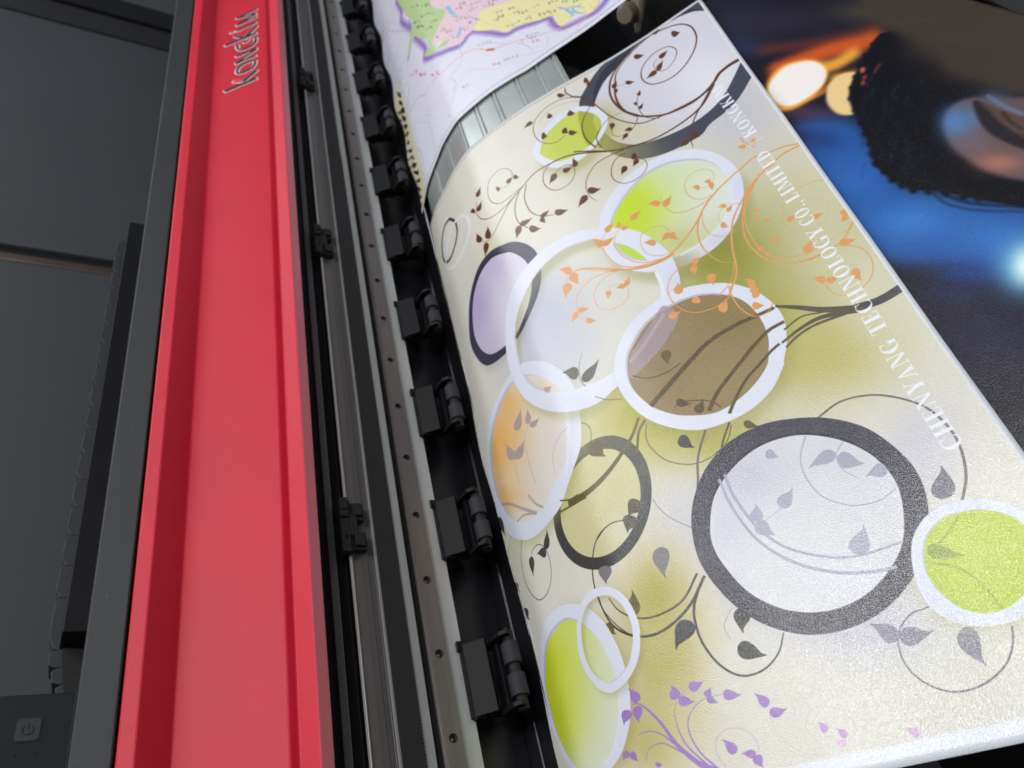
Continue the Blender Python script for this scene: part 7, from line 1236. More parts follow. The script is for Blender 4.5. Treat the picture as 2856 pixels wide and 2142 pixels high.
84],"w":[0.45,0.34],"p":[1759,9332,1767,9340],"a":0.7},{"k":"s","c":[70,68,84],"w":[0.75,0.57],"p":[1752,9347,1753,9361],"a":0.7},{"k":"s","c":[205,
70,110],"w":[0.58,0.44],"p":[577,9827,553,9811],"a":0.7},{"k":"s","c":[205,70,110],"w":[1.14,0.85],"p":[577,9771,576,9747],"a":0.7},{"k":"s","c":[205,
70,110],"w":[1.87,1.41],"p":[501,9902,551,9827],"a":0.7},{"k":"s","c":[205,70,110],"w":[0.87,0.65],"p":[580,9780,541,9800],"a":0.7},{"k":"s","c":[205,
70,110],"w":[1.48,1.11],"p":[635,9672,623,9771],"a":0.7},{"k":"s","c":[205,70,110],"w":[1.31,0.98],"p":[682,9620,653,9650],"a":0.7},{"k":"s","c":[205,
70,110],"w":[1.26,0.95],"p":[631,9725,632,9680],"a":0.7},{"k":"s","c":[205,70,110],"w":[2.11,1.58],"p":[646,9751,681,9673],"a":0.7},{"k":"s","c":[205,
70,110],"w":[1.95,1.47],"p":[694,9541,705,9508],"a":0.7},{"k":"s","c":[205,70,110],"w":[1.13,0.85],"p":[730,9420,732,9490],"a":0.7},{"k":"s","c":[205,
70,110],"w":[1.9,1.43],"p":[702,9532,731,9446],"a":0.7},{"k":"s","c":[205,70,110],"w":[1.82,1.36],"p":[712,9558,751,9426],"a":0.7},{"k":"s","c":[205,
70,110],"w":[1.78,1.34],"p":[792,9411,786,9428],"a":0.7},{"k":"s","c":[205,70,110],"w":[0.63,0.48],"p":[817,9385,827,9383],"a":0.7},{"k":"s","c":[205,
70,110],"w":[1.53,1.15],"p":[770,9393,819,9321],"a":0.7},{"k":"s","c":[205,70,110],"w":[1.73,1.29],"p":[816,9353,786,9410],"a":0.7},{"k":"s","c":[205,
70,110],"w":[1.21,0.91],"p":[931,9083,928,9153],"a":0.7},{"k":"s","c":[205,70,110],"w":[1.61,1.21],"p":[904,9137,934,9072],"a":0.7},{"k":"s","c":[205,
70,110],"w":[1.62,1.22],"p":[923,9130,909,9169],"a":0.7},{"k":"s","c":[205,70,110],"w":[0.95,0.71],"p":[940,9115,936,9082],"a":0.7},{"k":"s","c":[205,
70,110],"w":[1.44,1.08],"p":[1021,8961,990,9096],"a":0.7},{"k":"s","c":[205,70,110],"w":[0.54,0.41],"p":[1036,9034,1007,9022],"a":0.7},{"k":"s",
"c":[205,70,110],"w":[1.45,1.09],"p":[1035,8947,1020,8993],"a":0.7},{"k":"s","c":[205,70,110],"w":[1.33,1.0],"p":[1044,9011,1028,9041],"a":0.7},
{"k":"s","c":[205,70,110],"w":[0.9,0.67],"p":[1289,8308,1279,8241],"a":0.7},{"k":"s","c":[205,70,110],"w":[0.99,0.74],"p":[1282,8249,1283,8283],
"a":0.7},{"k":"s","c":[205,70,110],"w":[1.1,0.83],"p":[1278,8281,1265,8321],"a":0.7},{"k":"s","c":[205,70,110],"w":[0.8,0.6],"p":[1280,8265,1274,
8244],"a":0.7},{"k":"s","c":[205,70,110],"w":[1.03,0.78],"p":[1326,8225,1330,8218],"a":0.7},{"k":"s","c":[205,70,110],"w":[0.62,0.47],"p":[1366,8220,
1344,8232],"a":0.7},{"k":"s","c":[205,70,110],"w":[0.82,0.62],"p":[1332,8296,1317,8241],"a":0.7},{"k":"s","c":[205,70,110],"w":[0.91,0.68],"p":[1325,
8287,1337,8271],"a":0.7},{"k":"s","c":[205,70,110],"w":[0.98,0.73],"p":[1732,8231,1713,8281],"a":0.7},{"k":"s","c":[205,70,110],"w":[0.91,0.69],
"p":[1709,8238,1689,8278],"a":0.7},{"k":"s","c":[205,70,110],"w":[0.67,0.5],"p":[1733,8265,1714,8238],"a":0.7},{"k":"s","c":[205,70,110],"w":[0.88,
0.66],"p":[1700,8290,1692,8250],"a":0.7},{"k":"s","c":[205,70,110],"w":[1.0,0.75],"p":[1774,8197,1764,8234],"a":0.7},{"k":"s","c":[205,70,110],
"w":[0.63,0.47],"p":[1774,8247,1779,8243],"a":0.7},{"k":"s","c":[205,70,110],"w":[1.03,0.77],"p":[1763,8180,1752,8253],"a":0.7},{"k":"s","c":[205,70,
110],"w":[0.75,0.56],"p":[1760,8228,1774,8213],"a":0.7},{"k":"s","c":[205,70,110],"w":[0.64,0.48],"p":[2194,8178,2222,8209],"a":0.7},{"k":"s",
"c":[205,70,110],"w":[0.93,0.7],"p":[2211,8195,2197,8251],"a":0.7},{"k":"s","c":[205,70,110],"w":[0.91,0.68],"p":[2204,8246,2213,8221],"a":0.7},
{"k":"s","c":[205,70,110],"w":[0.5,0.38],"p":[2209,8216,2187,8209],"a":0.7},{"k":"s","c":[205,70,110],"w":[0.9,0.68],"p":[2236,8164,2254,8231],
"a":0.7},{"k":"s","c":[205,70,110],"w":[0.67,0.5],"p":[2247,8205,2254,8197],"a":0.7},{"k":"s","c":[205,70,110],"w":[1.05,0.79],"p":[2261,8203,2261,
8182],"a":0.7},{"k":"s","c":[205,70,110],"w":[0.98,0.74],"p":[2266,8160,2266,8181],"a":0.7},{"k":"s","c":[120,120,130],"w":[0.8,0.6],"p":[1848,8159,
1852,8200],"a":0.7},{"k":"s","c":[120,120,130],"w":[0.83,0.62],"p":[1848,8176,1834,8227],"a":0.7},{"k":"s","c":[120,120,130],"w":[0.66,0.49],
"p":[1817,8206,1837,8176],"a":0.7},{"k":"s","c":[120,120,130],"w":[0.62,0.47],"p":[1826,8246,1852,8211],"a":0.7},{"k":"s","c":[120,120,130],"w":[0.72,
0.54],"p":[1863,8183,1866,8196],"a":0.7},{"k":"s","c":[120,120,130],"w":[0.41,0.3],"p":[1905,8182,1882,8181],"a":0.7},{"k":"s","c":[120,120,130],
"w":[0.82,0.61],"p":[1872,8216,1890,8139],"a":0.7},{"k":"s","c":[120,120,130],"w":[0.45,0.34],"p":[1864,8188,1899,8174],"a":0.7},{"k":"s","c":[120,
120,130],"w":[0.79,0.59],"p":[1935,8151,1934,8129],"a":0.7},{"k":"s","c":[120,120,130],"w":[0.79,0.59],"p":[1938,8158,1928,8195],"a":0.7},{"k":"s",
"c":[120,120,130],"w":[0.41,0.31],"p":[1907,8154,1946,8159],"a":0.7},{"k":"s","c":[120,120,130],"w":[0.58,0.43],"p":[1935,8192,1923,8173],"a":0.7},
{"k":"s","c":[120,120,130],"w":[0.68,0.51],"p":[1981,8139,1989,8162],"a":0.7},{"k":"s","c":[120,120,130],"w":[0.8,0.6],"p":[1982,8095,1973,8137],
"a":0.7},{"k":"s","c":[120,120,130],"w":[0.79,0.59],"p":[1982,8121,1984,8141],"a":0.7},{"k":"s","c":[120,120,130],"w":[0.42,0.31],"p":[1965,8139,1999,
8147],"a":0.7},{"k":"s","c":[110,110,125],"w":[0.64,0.48],"p":[1624,8851,1636,8834],"a":0.7},{"k":"s","c":[110,110,125],"w":[0.92,0.69],"p":[1620,
8857,1623,8843],"a":0.7},{"k":"s","c":[110,110,125],"w":[0.54,0.41],"p":[1625,8858,1654,8833],"a":0.7},{"k":"s","c":[110,110,125],"w":[0.77,0.58],
"p":[1647,8806,1651,8832],"a":0.7},{"k":"s","c":[110,110,125],"w":[0.49,0.36],"p":[1697,8777,1679,8789],"a":0.7},{"k":"s","c":[110,110,125],"w":[0.81,
0.61],"p":[1694,8816,1690,8830],"a":0.7},{"k":"s","c":[110,110,125],"w":[0.63,0.47],"p":[1677,8815,1681,8826],"a":0.7},{"k":"s","c":[110,110,125],
"w":[0.83,0.62],"p":[1695,8832,1693,8781],"a":0.7},{"k":"s","c":[110,110,125],"w":[0.49,0.37],"p":[1733,8772,1720,8781],"a":0.7},{"k":"s","c":[110,
110,125],"w":[0.61,0.46],"p":[1715,8780,1730,8810],"a":0.7},{"k":"s","c":[110,110,125],"w":[0.68,0.51],"p":[1733,8732,1747,8777],"a":0.7},{"k":"s",
"c":[110,110,125],"w":[0.66,0.5],"p":[1735,8755,1746,8791],"a":0.7},{"k":"s","c":[110,110,125],"w":[0.54,0.41],"p":[1784,8775,1765,8746],"a":0.7},
{"k":"s","c":[110,110,125],"w":[0.56,0.42],"p":[1777,8724,1787,8741],"a":0.7},{"k":"s","c":[110,110,125],"w":[0.57,0.43],"p":[1784,8720,1770,8734],
"a":0.7},{"k":"s","c":[110,110,125],"w":[0.76,0.57],"p":[1775,8776,1784,8754],"a":0.7},{"k":"s","c":[70,90,170],"w":[0.61,0.46],"p":[2171,8419,2189,
8387],"a":0.7},{"k":"s","c":[70,90,170],"w":[0.7,0.52],"p":[2166,8419,2187,8363],"a":0.7},{"k":"s","c":[70,90,170],"w":[0.55,0.41],"p":[2156,8385,
2162,8395],"a":0.7},{"k":"s","c":[70,90,170],"w":[0.41,0.31],"p":[2196,8394,2154,8375],"a":0.7},{"k":"s","c":[70,90,170],"w":[0.48,0.36],"p":[2230,
8372,2235,8366],"a":0.7},{"k":"s","c":[70,90,170],"w":[0.38,0.28],"p":[2222,8394,2213,8395],"a":0.7},{"k":"s","c":[70,90,170],"w":[0.78,0.58],
"p":[2226,8345,2225,8365],"a":0.7},{"k":"s","c":[70,90,170],"w":[0.68,0.51],"p":[2229,8335,2212,8380],"a":0.7},{"k":"s","c":[70,90,170],"w":[0.43,
0.32],"p":[2251,8356,2277,8369],"a":0.7},{"k":"s","c":[70,90,170],"w":[0.62,0.47],"p":[2261,8329,2272,8353],"a":0.7},{"k":"s","c":[70,90,170],
"w":[0.41,0.31],"p":[2271,8338,2256,8333],"a":0.7},{"k":"s","c":[70,90,170],"w":[0.4,0.3],"p":[2240,8349,2275,8361],"a":0.7},{"k":"s","c":[70,90,170],
"w":[0.78,0.59],"p":[2285,8323,2287,8333],"a":0.7},{"k":"s","c":[70,90,170],"w":[0.5,0.37],"p":[2290,8348,2304,8363],"a":0.7},{"k":"s","c":[70,90,
170],"w":[0.55,0.41],"p":[2287,8341,2309,8310],"a":0.7},{"k":"s","c":[70,90,170],"w":[0.47,0.35],"p":[2291,8341,2303,8353],"a":0.7},{"k":"s","c":[70,
90,170],"w":[0.34,0.25],"p":[2182,8328,2168,8322],"a":0.7},{"k":"s","c":[70,90,170],"w":[0.72,0.54],"p":[2175,8349,2176,8344],"a":0.7},{"k":"s",
"c":[70,90,170],"w":[0.58,0.44],"p":[2174,8344,2188,8308],"a":0.7},{"k":"s","c":[70,90,170],"w":[0.5,0.37],"p":[2184,8328,2175,8344],"a":0.7},
{"k":"s","c":[70,90,170],"w":[0.34,0.25],"p":[2227,8316,2201,8322],"a":0.7},{"k":"s","c":[70,90,170],"w":[0.33,0.25],"p":[2197,8305,2216,8305],
"a":0.7},{"k":"s","c":[70,90,170],"w":[0.67,0.5],"p":[2208,8274,2207,8336],"a":0.7},{"k":"s","c":[70,90,170],"w":[0.57,0.43],"p":[2203,8331,2211,
8312],"a":0.7},{"k":"s","c":[70,90,170],"w":[0.35,0.26],"p":[2240,8279,2258,8289],"a":0.7},{"k":"s","c":[70,90,170],"w":[0.32,0.24],"p":[2249,8274,
2235,8275],"a":0.7},{"k":"s","c":[70,90,170],"w":[0.62,0.46],"p":[2256,8301,2249,8265],"a":0.7},{"k":"s","c":[70,90,170],"w":[0.63,0.47],"p":[2244,
8316,2240,8280],"a":0.7},{"k":"s","c":[225,130,130],"w":[0.77,0.58],"p":[2090,8334,2106,8379],"a":0.7},{"k":"s","c":[225,130,130],"w":[0.54,0.41],
"p":[2124,8383,2107,8367],"a":0.7},{"k":"s","c":[225,130,130],"w":[0.5,0.37],"p":[2090,8399,2126,8379],"a":0.7},{"k":"s","c":[225,130,130],"w":[0.9,
0.68],"p":[2098,8321,2102,8407],"a":0.7},{"k":"s","c":[190,190,206],"w":[1.36,1.02],"p":[581,8734,626,8662],"a":0.7},{"k":"s","c":[190,190,206],
"w":[0.42,0.31],"p":[590,8662,588,8661],"a":0.7},{"k":"s","c":[190,190,206],"w":[1.17,0.88],"p":[569,8706,583,8689],"a":0.7},{"k":"s","c":[190,190,
206],"w":[0.6,0.45],"p":[590,8700,594,8713],"a":0.7},{"k":"s","c":[190,190,206],"w":[1.17,0.88],"p":[664,8586,651,8603],"a":0.7},{"k":"s","c":[190,
190,206],"w":[1.32,0.99],"p":[675,8556,691,8515],"a":0.7},{"k":"s","c":[190,190,206],"w":[1.33,1.0],"p":[667,8575,685,8542],"a":0.7},{"k":"s",
"c":[190,190,206],"w":[1.18,0.88],"p":[674,8615,654,8640],"a":0.7},{"k":"s","c":[156,158,190],"w":[1.37,1.09],"p":[707,11720,645,11732,644,11607],
"a":0.9},{"k":"s","c":[220,176,166],"w":[0.83,0.67],"p":[468,10938,376,10869,303,10763],"a":0.9},{"k":"s","c":[156,158,190],"w":[1.33,1.07],"p":[154,
10090,77,10158,37,10154],"a":0.9},{"k":"s","c":[220,176,166],"w":[0.93,0.74],"p":[26,11669,-93,11686,-207,11690],"a":0.9},{"k":"s","c":[156,158,190],
"w":[1.21,0.96],"p":[139,11477,93,11492,83,11430],"a":0.9},{"k":"s","c":[166,184,220],"w":[1.23,0.98],"p":[156,10076,100,10085,16,10145],"a":0.9},
{"k":"s","c":[200,186,204],"w":[0.89,0.71],"p":[167,10233,67,10265,4,10228],"a":0.9},{"k":"s","c":[220,176,166],"w":[0.8,0.64],"p":[763,11317,681,
11229,577,11191],"a":0.9},{"k":"s","c":[180,180,204],"w":[0.86,0.69],"p":[403,12594,357,12552,294,12546],"a":0.9},{"k":"s","c":[156,158,190],
"w":[1.24,0.99],"p":[296,10235,241,10242,243,10142],"a":0.9},{"k":"s","c":[180,180,204],"w":[1.09,0.87],"p":[47,10882,-70,10952,-139,10927],"a":0.9},
{"k":"s","c":[200,186,204],"w":[1.07,0.85],"p":[602,11519,509,11517,480,11376],"a":0.9},{"k":"s","c":[180,180,204],"w":[0.87,0.7],"p":[433,12038,352,
11973,281,11886],"a":0.9},{"k":"s","c":[220,176,166],"w":[0.87,0.7],"p":[258,10229,187,10225,104,10244],"a":0.9},{"k":"s","c":[156,158,190],"w":[0.82,
0.65],"p":[349,10889,219,10897,110,10865],"a":0.9},{"k":"s","c":[200,186,204],"w":[0.84,0.67],"p":[469,10391,426,10338,349,10350],"a":0.9},{"k":"s",
"c":[220,176,166],"w":[0.95,0.76],"p":[288,11301,153,11324,16,11354],"a":0.9},{"k":"s","c":[220,176,166],"w":[0.86,0.69],"p":[310,10298,176,10330,72,
10307],"a":0.9},{"k":"s","c":[180,180,204],"w":[1.02,0.82],"p":[198,11418,15,11513,-98,11455],"a":0.9},{"k":"s","c":[166,184,220],"w":[0.76,0.61],
"p":[320,10091,204,10062,120,9975],"a":0.9},{"k":"s","c":[180,180,204],"w":[1.3,1.04],"p":[103,11353,-71,11472,-122,11333],"a":0.9},{"k":"s","c":[220,
176,166],"w":[1.01,0.81],"p":[12,10249,-68,10289,-112,10260],"a":0.9},{"k":"s","c":[220,176,166],"w":[1.01,0.81],"p":[259,10119,130,10159,88,10034],
"a":0.9},{"k":"s","c":[220,176,166],"w":[1.57,1.26],"p":[84,12873,-53,13011,-141,13030],"a":0.9},{"k":"s","c":[156,158,190],"w":[0.79,0.63],"p":[566,
11985,473,11948,379,11910],"a":0.9},{"k":"s","c":[200,186,204],"w":[1.06,0.85],"p":[267,11009,159,11075,90,11061],"a":0.9},{"k":"s","c":[220,176,166],
"w":[1.19,0.95],"p":[256,10130,222,10105,145,10165],"a":0.9},{"k":"s","c":[156,158,190],"w":[0.78,0.62],"p":[216,10593,160,10579,101,10571],"a":0.9},
{"k":"s","c":[220,176,166],"w":[0.98,0.78],"p":[445,11723,358,11711,319,11599],"a":0.9},{"k":"s","c":[156,158,190],"w":[1.06,0.85],"p":[276,10520,215,
10470,92,10544],"a":0.9},{"k":"s","c":[220,176,166],"w":[0.82,0.66],"p":[782,11716,669,11684,588,11585],"a":0.9},{"k":"s","c":[200,186,204],"w":[0.94,
0.75],"p":[550,11708,489,11640,440,11549],"a":0.9},{"k":"s","c":[166,184,220],"w":[1.07,0.86],"p":[92,10015,-30,10065,-145,10097],"a":0.9},{"k":"s",
"c":[180,180,204],"w":[0.81,0.64],"p":[448,10873,383,10827,293,10831],"a":0.9},{"k":"s","c":[220,176,166],"w":[2.43,1.94],"p":[-1,11322,-83,11408,-61,
11283],"a":0.9},{"k":"s","c":[220,176,166],"w":[0.83,0.66],"p":[373,10146,330,10109,262,10120],"a":0.9},{"k":"s","c":[220,176,166],"w":[1.21,0.97],
"p":[-80,10344,-136,10351,-216,10403],"a":0.9},{"k":"s","c":[200,186,204],"w":[1.03,0.82],"p":[91,11284,-75,11369,-175,11312],"a":0.9},{"k":"s",
"c":[220,176,166],"w":[0.82,0.66],"p":[557,12186,458,12169,378,12108],"a":0.9},{"k":"s","c":[180,180,204],"w":[1.14,0.91],"p":[-63,11631,-105,11600,
-189,11653],"a":0.9},{"k":"s","c":[166,184,220],"w":[0.76,0.61],"p":[458,9269,397,9274,360,9240],"a":0.9},{"k":"s","c":[200,186,204],"w":[1.1,0.88],
"p":[188,10086,78,10158,14,10141],"a":0.9},{"k":"s","c":[220,176,166],"w":[1.26,1.01],"p":[255,9949,187,9999,171,9951],"a":0.9},{"k":"s","c":[156,158,
190],"w":[1.04,0.84],"p":[783,11342,692,11322,662,11168],"a":0.9},{"k":"s","c":[156,158,190],"w":[0.95,0.76],"p":[417,9674,359,9684,342,9621],
"a":0.9},{"k":"s","c":[166,184,220],"w":[0.91,0.73],"p":[301,10883,193,10905,92,10914],"a":0.9},{"k":"s","c":[156,158,190],"w":[1.13,0.91],"p":[28,
10408,-35,10400,-137,10464],"a":0.9},{"k":"s","c":[156,158,190],"w":[0.74,0.59],"p":[395,9964,312,9918,234,9862],"a":0.9},{"k":"s","c":[180,180,204],
"w":[0.76,0.61],"p":[476,10532,398,10462,298,10432],"a":0.9},{"k":"s","c":[156,158,190],"w":[1.42,1.14],"p":[-24,10938,-98,11006,-128,10987],"a":0.9},
{"k":"s","c":[200,186,204],"w":[1.69,1.35],"p":[-19,12271,-95,12329,-174,12393],"a":0.9},{"k":"s","c":[200,186,204],"w":[0.88,0.7],"p":[263,10199,201,
10220,160,10199],"a":0.9},{"k":"s","c":[156,158,190],"w":[0.78,0.63],"p":[192,10346,100,10330,6,10315],"a":0.9},{"k":"s","c":[220,176,166],"w":[0.89,
0.71],"p":[272,11650,233,11654,196,11654],"a":0.9},{"k":"s","c":[156,158,190],"w":[0.79,0.63],"p":[354,10368,254,10317,180,10219],"a":0.9},{"k":"s",
"c":[166,184,220],"w":[1.77,1.42],"p":[-19,12691,-124,12805,-151,12741],"a":0.9},{"k":"s","c":[156,158,190],"w":[0.75,0.6],"p":[425,9752,361,9688,270,
9674],"a":0.9},{"k":"s","c":[156,158,190],"w":[1.02,0.82],"p":[191,10239,143,10244,85,10271],"a":0.9},{"k":"s","c":[180,180,204],"w":[1.3,1.04],
"p":[40,11959,-155,12111,-279,12107],"a":0.9},{"k":"s","c":[166,184,220],"w":[1.46,1.17],"p":[288,11543,226,11591,215,11529],"a":0.9},{"k":"s",
"c":[200,186,204],"w":[1.33,1.07],"p":[-1,13489,-74,13509,-166,13575],"a":0.9},{"k":"s","c":[156,158,190],"w":[0.79,0.63],"p":[271,10117,190,10107,
106,10104],"a":0.9},{"k":"s","c":[166,184,220],"w":[1.12,0.89],"p":[158,11184,-44,11314,-163,11268],"a":0.9},{"k":"s","c":[166,184,220],"w":[0.89,
0.71],"p":[254,9870,111,9897,-23,9906],"a":0.9},{"k":"s","c":[180,180,204],"w":[1.35,1.08],"p":[295,9605,279,9566,205,9631],"a":0.9},{"k":"s",
"c":[156,158,190],"w":[1.52,1.22],"p":[94,12161,59,12121,-38,12218],"a":0.9},{"k":"s","c":[156,158,190],"w":[1.33,1.06],"p":[144,12099,24,12197,-23,
12130],"a":0.9},{"k":"s","c":[166,184,220],"w":[1.36,1.09],"p":[509,11663,463,11666,464,11566],"a":0.9},{"k":"s","c":[180,180,204],"w":[0.93,0.74],
"p":[-26,10732,-86,10727,-159,10746],"a":0.9},{"k":"s","c":[200,186,204],"w":[1.15,0.92],"p":[763,11197,723,11206,715,11146],"a":0.9},{"k":"s",
"c":[180,180,204],"w":[0.93,0.75],"p":[-78,10851,-168,10869,-215,10803],"a":0.9},{"k":"s","c":[156,158,190],"w":[0.87,0.69],"p":[-71,10263,-178,10275,
-274,10265],"a":0.9},{"k":"s","c":[166,184,220],"w":[1.39,1.11],"p":[190,10259,100,10325,86,10245],"a":0.9},{"k":"s","c":[156,158,190],"w":[0.86,
0.69],"p":[167,10193,83,10178,-20,10200],"a":0.9},{"k":"s","c":[180,180,204],"w":[1.11,0.89],"p":[890,11503,801,11474,778,11303],"a":0.9},{"k":"s",
"c":[180,180,204],"w":[1.02,0.82],"p":[343,10908,303,10879,226,10923],"a":0.9},{"k":"s","c":[156,158,190],"w":[0.92,0.73],"p":[233,10241,93,10278,26,
10175],"a":0.9},{"k":"s","c":[156,158,190],"w":[0.91,0.73],"p":[261,10664,187,10687,147,10642],"a":0.9},{"k":"s","c":[156,158,190],"w":[0.89,0.71],
"p":[188,10259,67,10296,-22,10269],"a":0.9},{"k":"s","c":[166,184,220],"w":[1.31,1.05],"p":[-65,12473,-208,12522,-383,12633],"a":0.9},{"k":"s",
"c":[180,180,204],"w":[1.03,0.83],"p":[202,10306,121,10350,64,10346],"a":0.9},{"k":"s","c":[180,180,204],"w":[1.15,0.92],"p":[86,11562,-1,11597,-89,
11633],"a":0.9},{"k":"s","c":[200,186,204],"w":[0.78,0.62],"p":[413,10695,321,10621,200,10604],"a":0.9},{"k":"s","c":[166,184,220],"w":[1.19,0.95],
"p":[-4,12255,-170,12368,-257,12305],"a":0.9},{"k":"s","c":[166,184,220],"w":[0.86,0.69],"p":[-150,11345,-178,11304,-214,11280],"a":0.9},{"k":"s",
"c":[180,180,204],"w":[0.95,0.76],"p":[56,13566,5,13574,-33,13548],"a":0.9},{"k":"s","c":[180,180,204],"w":[0.99,0.79],"p":[2,11610,-153,11670,-246,
11598],"a":0.9},{"k":"s","c":[220,176,166],"w":[0.83,0.67],"p":[382,11901,241,11903,127,11851],"a":0.9},{"k":"s","c":[156,158,190],"w":[1.26,1.01],
"p":[373,10198,322,10213,323,10130],"a":0.9},{"k":"s","c":[180,180,204],"w":[1.2,0.96],"p":[16,12781,-158,12896,-248,12816],"a":0.9},{"k":"s",
"c":[156,158,190],"w":[0.88,0.71],"p":[-80,10973,-172,10973,-265,10975],"a":0.9},{"k":"s","c":[180,180,204],"w":[1.06,0.85],"p":[369,12702,276,12687,
234,12553],"a":0.9},{"k":"s","c":[156,158,190],"w":[0.88,0.71],"p":[364,10363,294,10378,258,10326],"a":0.9},{"k":"s","c":[180,180,204],"w":[0.87,
0.69],"p":[308,11651,159,11678,44,11634],"a":0.9},{"k":"s","c":[220,176,166],"w":[0.8,0.64],"p":[328,10966,223,10964,146,10911],"a":0.9},{"k":"s",
"c":[220,176,166],"w":[0.82,0.66],"p":[377,12047,295,11983,197,11959],"a":0.9},{"k":"s","c":[166,184,220],"w":[0.82,0.66],"p":[279,9968,181,9963,127,
9878],"a":0.9},{"k":"s","c":[156,158,190],"w":[0.76,0.61],"p":[357,9972,246,9959,142,9935],"a":0.9},{"k":"s","c":[220,176,166],"w":[0.88,0.71],
"p":[25,12756,-69,12758,-151,12729],"a":0.9},{"k":"s","c":[166,184,220],"w":[1.22,0.98],"p":[96,12316,-72,12439,-157,12372],"a":0.9},{"k":"s",
"c":[166,184,220],"w":[1.47,1.17],"p":[356,10465,296,10490,306,10380],"a":0.9},{"k":"s","c":[156,158,190],"w":[0.77,0.61],"p":[251,10328,188,10314,
126,10297],"a":0.9},{"k":"s","c":[220,176,166],"w":[1.42,1.14],"p":[111,12052,76,12020,-10,12101],"a":0.9},{"k":"s","c":[220,176,166],"w":[1.0,0.8],
"p":[315,9521,186,9549,156,9405],"a":0.9},{"k":"s","c":[220,176,166],"w":[0.88,0.7],"p":[399,11772,312,11715,188,11740],"a":0.9},{"k":"s","c":[220,
176,166],"w":[1.67,1.34],"p":[-97,10741,-122,10721,-201,10806],"a":0.9},{"k":"s","c":[156,158,190],"w":[0.99,0.79],"p":[224,9969,124,10001,89,9911],
"a":0.9},{"k":"s","c":[220,176,166],"w":[0.96,0.77],"p":[301,11836,249,11853,220,11820],"a":0.9},{"k":"s","c":[220,176,166],"w":[0.82,0.65],"p":[389,
11816,322,11781,262,11731],"a":0.9},{"k":"s","c":[180,180,204],"w":[1.35,1.08],"p":[162,10462,105,10482,26,10543],"a":0.9},{"k":"p","c":[236,229,198],
"p":[167,10329,187,9785,191,9146,206,8501,187,8028,154,7704,-103,7677,-285,7634,-290,8287,-277,9091,-263,9982,-237,10431],"s":0},{"k":"s","c":[30,28,
30],"w":[3.64,2.73],"p":[81,10092,142,9973],"a":0.95},{"k":"s","c":[30,28,30],"w":[0.73,0.55],"p":[132,10097,103,10096],"a":0.95},{"k":"s","c":[30,28,
30],"w":[3.4,2.55],"p":[84,10160,33,10289],"a":0.95},{"k":"s","c":[30,28,30],"w":[2.63,1.97],"p":[159,10046,41,10200],"a":0.95},{"k":"s","c":[30,28,
30],"w":[1.1,0.83],"p":[139,9972,140,10001],"a":0.95},{"k":"s","c":[30,28,30],"w":[0.93,0.7],"p":[55,10151,47,10155],"a":0.95},{"k":"s","c":[30,28,
30],"w":[2.34,1.75],"p":[34,10216,63,10126],"a":0.95},{"k":"s","c":[30,28,30],"w":[3.04,2.28],"p":[56,10183,126,10031],"a":0.95},{"k":"s","c":[30,28,
30],"w":[2.35,1.76],"p":[61,10010,102,9858],"a":0.95},{"k":"s","c":[30,28,30],"w":[1.63,1.23],"p":[23,9999,13,10098],"a":0.95},{"k":"s","c":[30,28,
30],"w":[1.73,1.3],"p":[80,9913,70,9985],"a":0.95},{"k":"s","c":[30,28,30],"w":[0.73,0.55],"p":[120,9908,96,9875],"a":0.95},{"k":"s","c":[30,28,30],
"w":[2.97,2.23],"p":[128,9804,23,9984],"a":0.95},{"k":"s","c":[30,28,30],"w":[0.75,0.56],"p":[-7,10024,-3,10033],"a":0.95},{"k":"s","c":[30,28,30],
"w":[3.07,2.3],"p":[30,10035,111,9872],"a":0.95},{"k":"s","c":[30,28,30],"w":[2.69,2.02],"p":[107,9792,67,9889],"a":0.95},{"k":"s","c":[30,28,30],
"w":[0.66,0.5],"p":[143,9651,112,9624],"a":0.95},{"k":"s","c":[30,28,30],"w":[3.41,2.56],"p":[54,9821,132,9655],"a":0.95},{"k":"s","c":[30,28,30],
"w":[3.4,2.55],"p":[-20,9878,54,9758],"a":0.95},{"k":"s","c":[30,28,30],"w":[3.45,2.58],"p":[123,9605,24,9809],"a":0.95},{"k":"s","c":[30,28,30],
"w":[2.62,1.97],"p":[67,9687,-33,9832],"a":0.95},{"k":"s","c":[30,28,30],"w":[2.58,1.93],"p":[-16,9861,98,9696],"a":0.95},{"k":"s","c":[30,28,30],
"w":[1.6,1.2],"p":[45,9719,104,9661],"a":0.95},{"k":"s","c":[30,28,30],"w":[2.56,1.92],"p":[-1,9872,96,9624],"a":0.95},{"k":"s","c":[40,38,40],
"w":[2.26,1.69],"p":[-40,9834,-106,10014],"a":0.9},{"k":"s","c":[40,38,40],"w":[1.51,1.13],"p":[-98,9929,-120,10040],"a":0.9},{"k":"s","c":[40,38,40],
"w":[1.46,1.1],"p":[-54,9882,-27,9856],"a":0.9},{"k":"s","c":[40,38,40],"w":[2.71,2.03],"p":[-23,9843,-104,9974],"a":0.9},{"k":"s","c":[30,28,30],
"w":[3.3,2.48],"p":[26,9643,-19,9744],"a":0.95},{"k":"s","c":[30,28,30],"w":[2.67,2.0],"p":[75,9460,-2,9678],"a":0.95},{"k":"s","c":[30,28,30],
"w":[3.13,2.34],"p":[60,9581,-25,9707],"a":0.95},{"k":"s","c":[30,28,30],"w":[3.04,2.28],"p":[111,9458,19,9594],"a":0.95},{"k":"s","c":[30,28,30],
"w":[2.9,2.18],"p":[-17,9666,38,9574],"a":0.95},{"k":"s","c":[30,28,30],"w":[0.89,0.67],"p":[79,9516,53,9529],"a":0.95},{"k":"s","c":[30,28,30],
